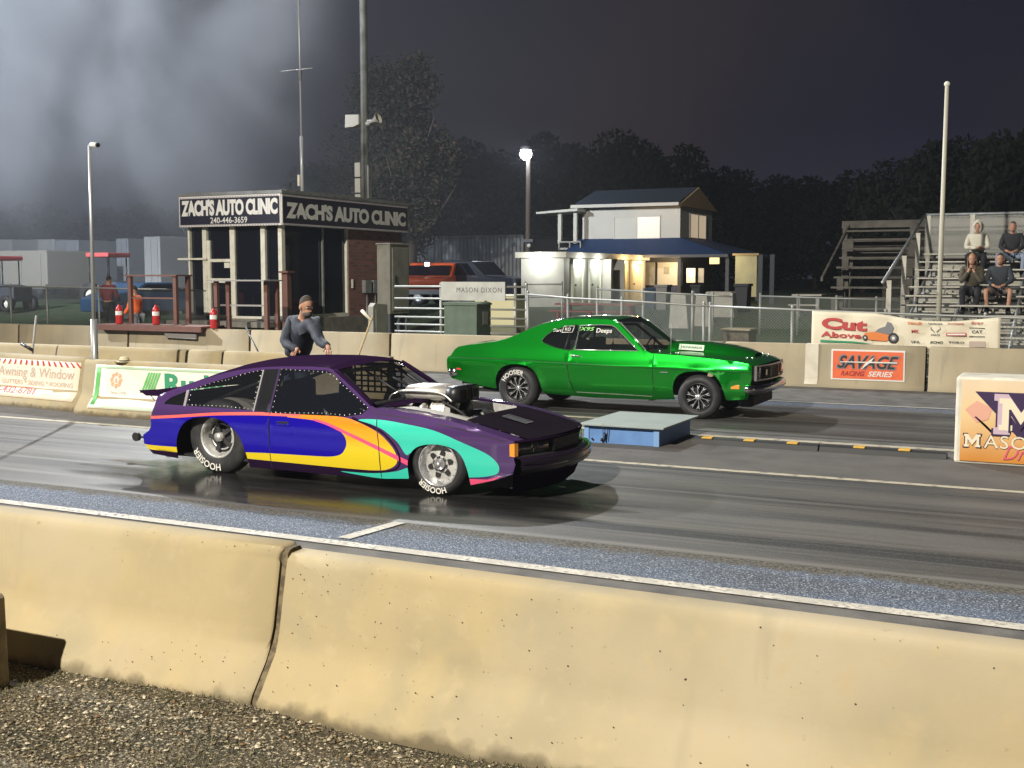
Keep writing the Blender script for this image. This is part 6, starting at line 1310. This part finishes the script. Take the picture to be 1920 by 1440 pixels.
# ================================================================== TREES
def crown_mesh(name, rx, ry, rz, n, mats, seed, leaf=.16, lobes=9):
    rr = random.Random(seed); b = MB(); L = []
    for i in range(lobes):
        a = rr.random()*2*pi; u = rr.uniform(-.75, .8); k = sqrt(max(0, 1-u*u))*rr.uniform(.35, .75); L.append((Vector((rx*k*cos(a), ry*k*sin(a), rz*u)), rr.uniform(.28, .48)))
    L.append((Vector((0, 0, 0)), .6)); v = []; f = {m: [] for m in mats}
    for i in range(n):
        c, s = rr.choice(L); d = Vector((rr.gauss(0, 1), rr.gauss(0, 1), rr.gauss(0, 1))).normalized()*(rr.random()**.4)
        p = c+Vector((d.x*rx*s, d.y*ry*s, d.z*rz*s)); q = Vector((rr.gauss(0, 1), rr.gauss(0, 1), rr.gauss(0, 1))).normalized(); w = q.orthogonal().normalized(); z = leaf*rr.uniform(.5, 1.3)
        o = len(v); v += [p+q*z, p+w*z*.55, p-q*z, p-w*z*.55]; f[rr.choice(mats)].append((o, o+1, o+2, o+3))
    me = bpy.data.meshes.new(name); fl = []; mi = []
    for k, m in enumerate(mats): me.materials.append(m); fl += f[m]; mi += [k]*len(f[m])
    me.from_pydata([tuple(p) for p in v], [], fl); me.polygons.foreach_set('material_index', mi); me.update(); return me
LV = [mat('leaf_dark', (.017, .022, .013), .9, spec=.1), mat('leaf_olive', (.022, .022, .013), .85), mat('leaf_autumn', (.055, .036, .021), .85), mat('leaf_deep', (.010, .014, .009), .9, spec=.1)]
BARK = mat('bark', (.06, .045, .035), .9)
def trunk(t, h, r, spread):
    b = MB(); rr = random.Random(int(h*10)); b.tube([(0, 0, 0), (.1, 0, h*.4), (-.05, .05, h*.8)], [r, r*.75, r*.35], BARK)
    for i in range(7): a = i*2.4; z = h*(.3+.07*i); b.tube([(0, 0, z), (spread*.45*cos(a), spread*.45*sin(a), z+h*.16), (spread*.8*cos(a), spread*.8*sin(a), z+h*.34)], [r*.4, r*.22, r*.06], BARK, 6)
    b.build('trunk', t)
cm = [crown_mesh('crown', 3.2, 3.0, 3.9, 15000, [LV[0], LV[1], LV[2]], 3, .10, 16), crown_mesh('crown', 4.6, 4.0, 4.6, 9000, [LV[0], LV[3]], 5, .20), crown_mesh('crown', 6, 5, 3.6, 9000, [LV[0], LV[3]], 8, .22, 12)]
def tree(px, y, ztop, k, sc, lab, rz=0, grp='dark trees behind the strip'):
    x = AY(px, 500, y).x; t = thing('tree', lab, 'tree', (x, y, .9), rz, grp); o = bpy.data.objects.new('crown', cm[k]); S.collection.objects.link(o); o.parent = t; H_ = (3.9, 4.6, 3.6)[k]*sc[1]
    o.scale = (sc[0], sc[0], sc[1]); o.location = (0, 0, ztop-.9-H_*.92); trunk(t, (ztop-.9)*.8, .28, 3*sc[0]); return t
tree(770, 46, 11.0, 0, (1., 1.), 'leafy autumn tree lit at its edge right behind the tall pole', grp='trees near the tower'); tree(715, 50, 9.6, 0, (1.1, 1.), 'darker tree just right of the tower roof', 1.7, 'trees near the tower')
for i, (px, y, zt_, k, sc, lab) in enumerate(((860, 78, 12.5, 1, (1.2, 1.15), 'dark tree left of the lit lamp'), (960, 84, 11.5, 2, (1, 1.2), 'dark tree straight behind the lit lamp'), (1050, 80, 13.6, 1, (1.1, 1.2), 'dark tree right of the lit lamp'), (1150, 86, 14, 2, (1, 1.4), 'tall dark tree behind the house roof left end'), (1245, 82, 12.2, 1, (1.1, 1.1), 'dark tree over the house gable'), (1345, 90, 11.5, 2, (.9, 1.2), 'round dark tree right of the house'), (1430, 96, 11.3, 1, (1.2, 1.0), 'low dark tree in the gap right of the house'), (1530, 94, 9.6, 2, (.9, 1.0), 'low dark tree above the old bleachers left end'), (1620, 84, 10.5, 1, (1.1, 1.0), 'dark tree above the old bleachers'), (1720, 78, 12.0, 2, (.9, 1.3), 'tall dark tree left of the bare pole'), (1830, 74, 12.2, 1, (1.2, 1.2), 'tall dark tree behind the hooded spectator'), (1925, 70, 12.5, 2, (1, 1.3), 'tall dark tree at the right edge'), (620, 70, 8.5, 2, (1, 1), 'dark tree in the smoke left of the tall pole'), (400, 75, 7.5, 2, (1.1, .8), 'low dark tree in the smoke above the tower sign'), (230, 80, 8.0, 1, (1.4, .9), 'low dark tree in the smoke at the left'), (60, 78, 8.0, 2, (1.2, 1), 'low dark tree in the smoke at the left edge'))):
    pyt = dict(zip((860, 960, 1050, 1150, 1245, 1345, 1430, 1530, 1620, 1720, 1830, 1925, 620, 400, 230, 60), (285, 300, 285, 275, 300, 335, 342, 352, 330, 296, 290, 280, 330, 380, 400, 395)))[px]
    tree(px, y, AY(px, pyt, y).z, k, sc, lab, i*1.3)
# ================================================================== PEOPLE
def skin_mesh(J, edges, levels=1):
    """J = {name: (pos, radius)}; grows one continuous skin along the edges"""
    names = list(J); me = bpy.data.meshes.new('t'); me.from_pydata([tuple(J[n][0]) for n in names], [(names.index(a), names.index(b)) for a, b in edges], [])
    o = bpy.data.objects.new('t', me); S.collection.objects.link(o); o.modifiers.new('s', 'SKIN'); q = o.modifiers.new('u', 'SUBSURF'); q.levels = levels; q.render_levels = levels
    for i, n in enumerate(names):
        r = J[n][1]; r = r if isinstance(r, tuple) else (r, r); me.skin_vertices[0].data[i].radius = r; me.skin_vertices[0].data[i].use_root = (i == 0)
    dg = bpy.context.evaluated_depsgraph_get(); m2 = bpy.data.meshes.new_from_object(o.evaluated_get(dg))
    v = [tuple(p.co) for p in m2.vertices]; f = [tuple(p.vertices) for p in m2.polygons]; bpy.data.objects.remove(o); bpy.data.meshes.remove(me); bpy.data.meshes.remove(m2); return v, f
SKN = mat('skin', (.42, .22, .14), .6); HAIR = mat('hair_dark', (.03, .022, .018), .8); EYE = mat('eye_white', (.6, .58, .55), .3)
def person(label, loc, rz, P, top, legs, hair=HAIR, shoes=BLK, hood=False, shorts=False, beard=False, longhair=False, detail=1, look=(0, 0), bulk=1.):
    """P = joints in local metres (+y is where the person faces)"""
    t = thing('person', label, 'person', loc, rz); V = {k: Vector(v) for k, v in P.items()}
    J = {'pel': (V['pel'], (.13, .10)), 'waist': (V['waist'], (.125, .095)), 'chest': (V['chest'], (.145, .105)), 'neck': (V['neck'], .055), 'skull': (V['head'], .07)}; E_ = [('pel', 'waist'), ('waist', 'chest'), ('chest', 'neck'), ('neck', 'skull')]
    for s in 'LR':
        J['sh'+s] = (V['sh'+s], .062); J['el'+s] = (V['el'+s], .042); J['wr'+s] = (V['wr'+s], .028); J['pa'+s] = (V['wr'+s].lerp(V['ha'+s], .55), (.036, .016)); E_ += [('chest', 'sh'+s), ('sh'+s, 'el'+s), ('el'+s, 'wr'+s), ('wr'+s, 'pa'+s)]
        J['hip'+s] = (V['hip'+s], .085); J['kn'+s] = (V['kn'+s], .055); J['an'+s] = (V['an'+s], .038); E_ += [('pel', 'hip'+s), ('hip'+s, 'kn'+s), ('kn'+s, 'an'+s)]
    b = MB(); v, f = skin_mesh(J, E_); b.add(v, f, SKN, True)
    Hm = Matrix.Translation(V['head']) @ R(look[0], 'Z') @ R(look[1], 'X')
    b.ball((0, .0, .025), (.074, .092, .112), SKN, 18, 12, Hm); b.ball((0, .03, -.045), (.056, .062, .062), SKN, 14, 8, Hm)
    b.prism([(.075, -.012), (.108, -.030), (.082, -.040)], SKN, -.013, .013, 'x', Hm)
    for s in (-1, 1):
        b.ball((s*.076, -.005, -.002), (.012, .022, .032), SKN, 8, 6, Hm); b.ball((s*.031, .082, .012), (.014, .009, .008), EYE, 8, 5, Hm); b.ball((s*.031, .090, .012), (.006, .004, .006), HAIR, 6, 4, Hm); b.tube([(s*.015, .090, .030), (s*.047, .082, .030)], .0045, HAIR, 5, Hm)
    b.tube([(-.024, .084, -.062), (0, .092, -.060), (.024, .084, -.062)], .006, mat('lip', (.30, .10, .08), .6), 6, Hm)
    for s in 'LR':
        w, h = V['wr'+s], V['ha'+s]; d = (h-w).normalized(); pa = w.lerp(h, .5); side = d.cross(Vector((0, 0, 1)));  side = (side if side.length > .2 else Vector((1, 0, 0))).normalized(); dn = d.cross(side).normalized(); dn = dn if dn.z < 0 else -dn
        for i, L in enumerate((.070, .080, .075, .058)):
            o_ = pa+side*(-.027+.018*i)+d*.02; b.tube([o_, o_+d*L*.55+dn*.006, o_+d*L+dn*.024], [.0095, .0085, .006], SKN, 6)
        o_ = w.lerp(h, .25)+side*(-.03 if s == 'R' else .03); b.tube([o_, o_+side*(-.022 if s == 'R' else .022)+d*.03, o_+side*(-.026 if s == 'R' else .026)+d*.06+dn*.01], [.012, .010, .007], SKN, 6)
    b.build('body', t)
    # jacket / hoodie
    J2 = {'waist': (V['pel'].lerp(V['waist'], .35), (.165, .13)), 'mid': (V['waist'], (.165, .125)), 'chest': (V['chest'], (.185, .135)), 'col': (V['chest'].lerp(V['neck'], .86), .085)}; E2 = [('waist', 'mid'), ('mid', 'chest'), ('chest', 'col')]
    for s in 'LR': J2['sh'+s] = (V['sh'+s], .088); J2['el'+s] = (V['el'+s], .062); J2['wr'+s] = (V['wr'+s].lerp(V['el'+s], .06), .044); E2 += [('chest', 'sh'+s), ('sh'+s, 'el'+s), ('el'+s, 'wr'+s)]
    J2 = {k: (p, tuple(q*bulk for q in r) if isinstance(r, tuple) else r*(bulk if k[:2] == 'sh' else 1+.5*(bulk-1))) for k, (p, r) in J2.items()}
    b = MB(); v, f = skin_mesh(J2, E2, 2 if detail > 1 else 1); rr = random.Random(3); b.add([(x+.004*sin(z*60+x*25), y+.005*sin(z*48+x*30), z+.003*sin(x*55)) for x, y, z in v], f, top, True); b.build('jacket', t)
    J3 = {'pel': (V['pel'], (.15, .12))}; E3 = []
    for s in 'LR':
        J3['hip'+s] = (V['hip'+s], .105); E3.append(('pel', 'hip'+s))
        if shorts: J3['kn'+s] = (V['hip'+s].lerp(V['kn'+s], .8), .090); E3.append(('hip'+s, 'kn'+s))
        else: J3['kn'+s] = (V['kn'+s], .075); J3['an'+s] = (V['an'+s].lerp(V['kn'+s], .08), .055); E3 += [('hip'+s, 'kn'+s), ('kn'+s, 'an'+s)]
    b = MB(); v, f = skin_mesh(J3, E3); b.add(v, f, legs, True); b.build('trousers' if not shorts else 'shorts', t)
    for s in 'LR':
        a = V['an'+s]; fd = V['toe'+s]-a; b = MB(); b.tube([tuple(a+Vector((0, 0, .02))), tuple(a+fd*.35+Vector((0, 0, -.035))), tuple(a+fd+Vector((0, 0, .0)))], [.050, .052, .034], shoes, 10); b.build('shoe', t)
    b = MB()
    if hood:
        b.grid(lambda u, w: (lambda al, th: tuple(Hm @ Vector((.128*sin(al)*cos(th), -.030+.135*cos(al), .020+(.150+.035*max(0, sin(th))**6)*sin(al)*sin(th)))))(.62+2.4*w, 2*pi*u), 24, 12, top); o = b.build('hood', t); q = o.modifiers.new('t', 'SOLIDIFY'); q.thickness = .014
        b = MB()
    b.grid(lambda u, w: (lambda a, p: tuple(Hm @ Vector((.079*sin(p)*sin(a), -.004+.096*cos(p)*sin(a), .026+.116*cos(a)))))(.02+(1.80-.92*(1+cos(2*pi*u))/2)*w, 2*pi*u), 24, 8, hair)
    if longhair: b.grid(lambda u, w: tuple(Hm @ Vector((.095*sin(pi*(u-.5)*1.35), -.015-.10*cos(pi*(u-.5)*1.35), .07-.33*w))), 12, 6, hair)
    if beard: b.ball((0, .038, -.065), (.056, .062, .05), mat('beard_grey', (.10, .085, .075), .9), 12, 8, Hm)
    b.build('hair', t); return t
NVJ = mat('dark_navy_jacket', (.018, .023, .036), .75, noise=(30, (.032, .038, .055), .4, .7, 3)); JEAN = mat('jeans', (.05, .07, .11), .85); BKP = mat('black_trousers', (.014, .014, .017), .85); HOD = mat('cream_hoodie', (.60, .57, .46), .9); KHK = mat('olive_jacket', (.075, .065, .045), .85)
GJK = mat('charcoal_hoodie', (.035, .042, .052), .9); BLJ = mat('pale_jeans', (.22, .26, .33), .9); ORV = mat('orange_vest', (1, .17, .04), .7); PLD = mat('red_plaid', (.25, .03, .05), .85, noise=(30, (.08, .02, .03), .45, .55, 1)); BLN = mat('hair_blond', (.35, .20, .09), .8)
# man leaning on the purple car roof (local frame: x = world x, faces -y turned to the right)
def local(t, q): return Matrix.Rotation(-t[1], 4, 'Z') @ (Vector(q)-Vector(t[0]))
mp = ((-8.50, 11.62, 0), radians(215))
w = {'pel': (-8.56, 11.62, .93), 'waist': (-8.54, 11.60, 1.10), 'chest': (-8.47, 11.53, 1.37), 'neck': (-8.42, 11.46, 1.535), 'head': (-8.37, 11.41, 1.655), 'shR': (-8.66, 11.56, 1.46), 'elR': (-8.76, 11.33, 1.24), 'wrR': (-8.62, 11.06, 1.13), 'haR': (-8.53, 10.92, 1.13), 'shL': (-8.26, 11.42, 1.46), 'elL': (-8.15, 11.20, 1.26), 'wrL': (-8.12, 10.90, 1.145), 'haL': (-8.07, 10.76, 1.155), 'hipR': (-8.66, 11.64, .90), 'knR': (-8.68, 11.60, .50), 'anR': (-8.70, 11.70, .09), 'toeR': (-8.62, 11.52, .035), 'hipL': (-8.46, 11.58, .90), 'knL': (-8.42, 11.50, .50), 'anL': (-8.42, 11.58, .09), 'toeL': (-8.34, 11.40, .035)}
for k_, (px_a, py_a, y_a) in {'pel': (557, 678, 11.62), 'waist': (558, 655, 11.58), 'chest': (562, 620, 11.50), 'neck': (569, 594, 11.43), 'head': (574, 576, 11.36), 'shR': (543, 606, 11.50), 'shL': (587, 606, 11.36), 'elR': (533, 643, 11.30), 'elL': (600, 641, 11.12)}.items(): w[k_] = tuple(AY(px_a, py_a, y_a))
w['haR'] = tuple(AY(548, 663, 10.95)); w['haL'] = tuple(AY(616, 662, 10.85)); w['wrR'] = tuple(Vector(w['haR'])+Vector((-.04, .17, .03))); w['wrL'] = tuple(Vector(w['haL'])+Vector((-.09, .13, .06)))
man = person('bearded man in a dark jacket leaning with both hands on the purple car roof', mp[0], mp[1], {k: local(mp, v) for k, v in w.items()}, NVJ, JEAN, beard=True, detail=2, look=(32, -12), hair=mat('hair_greying', (.045, .032, .025), .8), bulk=1.08)
for d_ in ('hair',): pass
def seated(label, x, k, top, legs, rz=180, spread=.12, arms='lap', **kw):
    y, z = row(k); P = {'pel': (0, 0, .10), 'waist': (0, .03, .26), 'chest': (0, .06, .48), 'neck': (0, .10, .63), 'head': (0, .15, .755)}
    for s, g in (('R', 1), ('L', -1)):
        P['hip'+s] = (g*.09, .05, .09); P['kn'+s] = (g*(spread+.06), .46, .12); P['an'+s] = (g*(spread+.02), .44, -.29); P['toe'+s] = (g*(spread+.06), .62, -.345); P['sh'+s] = (g*.18, .06, .56)
        if arms == 'lap': P['el'+s] = (g*.25, .15, .32); P['wr'+s] = (g*.10, .38, .22); P['ha'+s] = (g*.03, .46, .20)
        elif arms == 'cross': P['el'+s] = (g*.25, .16, .30); P['wr'+s] = (-g*.03, .30+.03*g, .30); P['ha'+s] = (-g*.15, .28+.03*g, .31)
        elif arms == 'chin': P['el'+s] = (g*.20, .30, .28); P['wr'+s] = (g*.05, .28, .52); P['ha'+s] = (g*.01, .25, .62)
    return person(label, (x, y+.12, z), radians(rz), P, top, legs, **kw)
seated('spectator in a pale hooded sweatshirt with folded arms on the upper row', AY(1834, 470, 29.5).x, 10, HOD, BKP, arms='cross', hood=True)
seated('spectator in dark clothes and pale jeans at the right edge of the bleachers', AY(1899, 470, 29.5).x, 10, mat('black_jacket', (.02, .02, .024), .85), BLJ, spread=.22)
seated('fair haired spectator in a dark jacket holding hands to the face', AY(1821, 550, 26.8).x, 6, KHK, BKP, arms='chin', hair=BLN, longhair=True, spread=.10)
seated('spectator in a charcoal hoodie and shorts on the lower row', AY(1873, 550, 26.8).x, 6, GJK, mat('grey_shorts', (.09, .08, .08), .9), shorts=True, spread=.18)
def standing(label, x, y, z, top, legs, rz, **kw):
    P = {'pel': (0, 0, .95), 'waist': (0, .01, 1.10), 'chest': (0, .02, 1.34), 'neck': (0, .03, 1.50), 'head': (0, .06, 1.62)}
    for s, g in (('R', 1), ('L', -1)): P['hip'+s] = (g*.09, 0, .92); P['kn'+s] = (g*.10, .03, .50); P['an'+s] = (g*.11, 0, .08); P['toe'+s] = (g*.13, .17, .035); P['sh'+s] = (g*.18, .02, 1.43); P['el'+s] = (g*.27, .04, 1.16); P['wr'+s] = (g*.22, .22, 1.02); P['ha'+s] = (g*.19, .34, .98)
    return person(label, (x, y, z), radians(rz), P, top, legs, **kw)
standing('person in a bright orange safety top standing in the open red frame', AY(255, 560, 23.2).x, 23.2, .05, ORV, mat('grey_jeans', (.22, .24, .27), .9), 100)
standing('person in dark red plaid shirt standing left of the frame', AY(203, 560, 25.5).x, 25.5, ground_z(0, 25.5)+.1, PLD, BKP, 10)
# ================================================================== SMOKE
b = MB(); SX0, SX1, SY0, SY1 = -78, -20.5, 23.8, 66
b.box((SX0, SY0, 0), (SX1, SY1, 34), None)
sm = bpy.data.materials.new('tyre_smoke'); sm.use_nodes = True; t_ = sm.node_tree; t_.nodes.clear()
N = lambda ty, **k: (lambda n: ([setattr(n, a, v) for a, v in k.items()], n)[1])(t_.nodes.new(ty))
out_ = N('ShaderNodeOutputMaterial'); pv = N('ShaderNodeVolumePrincipled'); pv.inputs['Color'].default_value = (.86, .89, .96, 1); pv.inputs['Anisotropy'].default_value = .1
co = N('ShaderNodeTexCoord'); sp = N('ShaderNodeSeparateXYZ'); t_.links.new(co.outputs['Object'], sp.inputs[0])
nz = N('ShaderNodeTexNoise'); nz.inputs['Scale'].default_value = .15; nz.inputs['Detail'].default_value = 5; nz.inputs['Roughness'].default_value = .55; nz.inputs['Distortion'].default_value = .6
mp_ = N('ShaderNodeMapping'); mp_.inputs['Rotation'].default_value = (0, .7, 0); mp_.inputs['Scale'].default_value = (1.3, 1, .75); t_.links.new(co.outputs['Object'], mp_.inputs[0]); t_.links.new(mp_.outputs[0], nz.inputs['Vector'])
def math_(op, a, b_=None, clamp=False):
    n = N('ShaderNodeMath', operation=op); n.use_clamp = clamp
    for i, q in enumerate((a, b_)):
        if q is None: continue
        if isinstance(q, (int, float)): n.inputs[i].default_value = q
        else: t_.links.new(q, n.inputs[i])
    return n.outputs[0]
def rng(v, a, b_, c, d):
    n = N('ShaderNodeMapRange'); n.interpolation_type = 'SMOOTHSTEP'; t_.links.new(v, n.inputs[0])
    for i, q in enumerate((a, b_, c, d)): n.inputs[i+1].default_value = q
    return n.outputs[0]
x_o, y_o, z_o = sp.outputs
# plume leans: its right edge moves left with height
edge = math_('ADD', x_o, math_('MULTIPLY', z_o, .10)); edge = math_('ADD', edge, math_('MULTIPLY', y_o, .42))
fall = math_('MULTIPLY', rng(edge, -7.5, -15, 0, 1), math_('MULTIPLY', rng(z_o, 2.5, 11, .10, 1), math_('MULTIPLY', rng(y_o, 29, 32, 0, 1), rng(y_o, 41, 37, 0, 1))))
wisp = rng(nz.outputs[0], .43, .60, .05, 1)
d1 = math_('MULTIPLY', math_('MULTIPLY', wisp, fall), .22)
d2 = math_('MULTIPLY', rng(z_o, 0, 26, 1, .45), .0055)
t_.links.new(math_('ADD', d1, d2), pv.inputs['Density']); t_.links.new(pv.outputs[0], out_.inputs['Volume'])
b.ml = [sm]; b.m = [0]*6; o = b.build('smoke'); o['kind'] = 'stuff'; tag(o, 'pale tyre smoke drifting over the left background', 'smoke')
sm.cycles.homogeneous_volume = False

b = MB(); b.box((-110, -32, -1.1), (60, 130, 24), None); hz = bpy.data.materials.new('night_haze'); hz.use_nodes = True; t_ = hz.node_tree; t_.nodes.clear()
out_ = t_.nodes.new('ShaderNodeOutputMaterial'); pv = t_.nodes.new('ShaderNodeVolumePrincipled'); pv.inputs['Color'].default_value = (.80, .86, 1, 1); pv.inputs['Density'].default_value = .0004; t_.links.new(pv.outputs[0], out_.inputs['Volume'])
b.ml = [hz]; b.m = [0]*6; o = b.build('haze'); o['kind'] = 'stuff'; tag(o, 'thin night haze over the whole strip', 'haze')
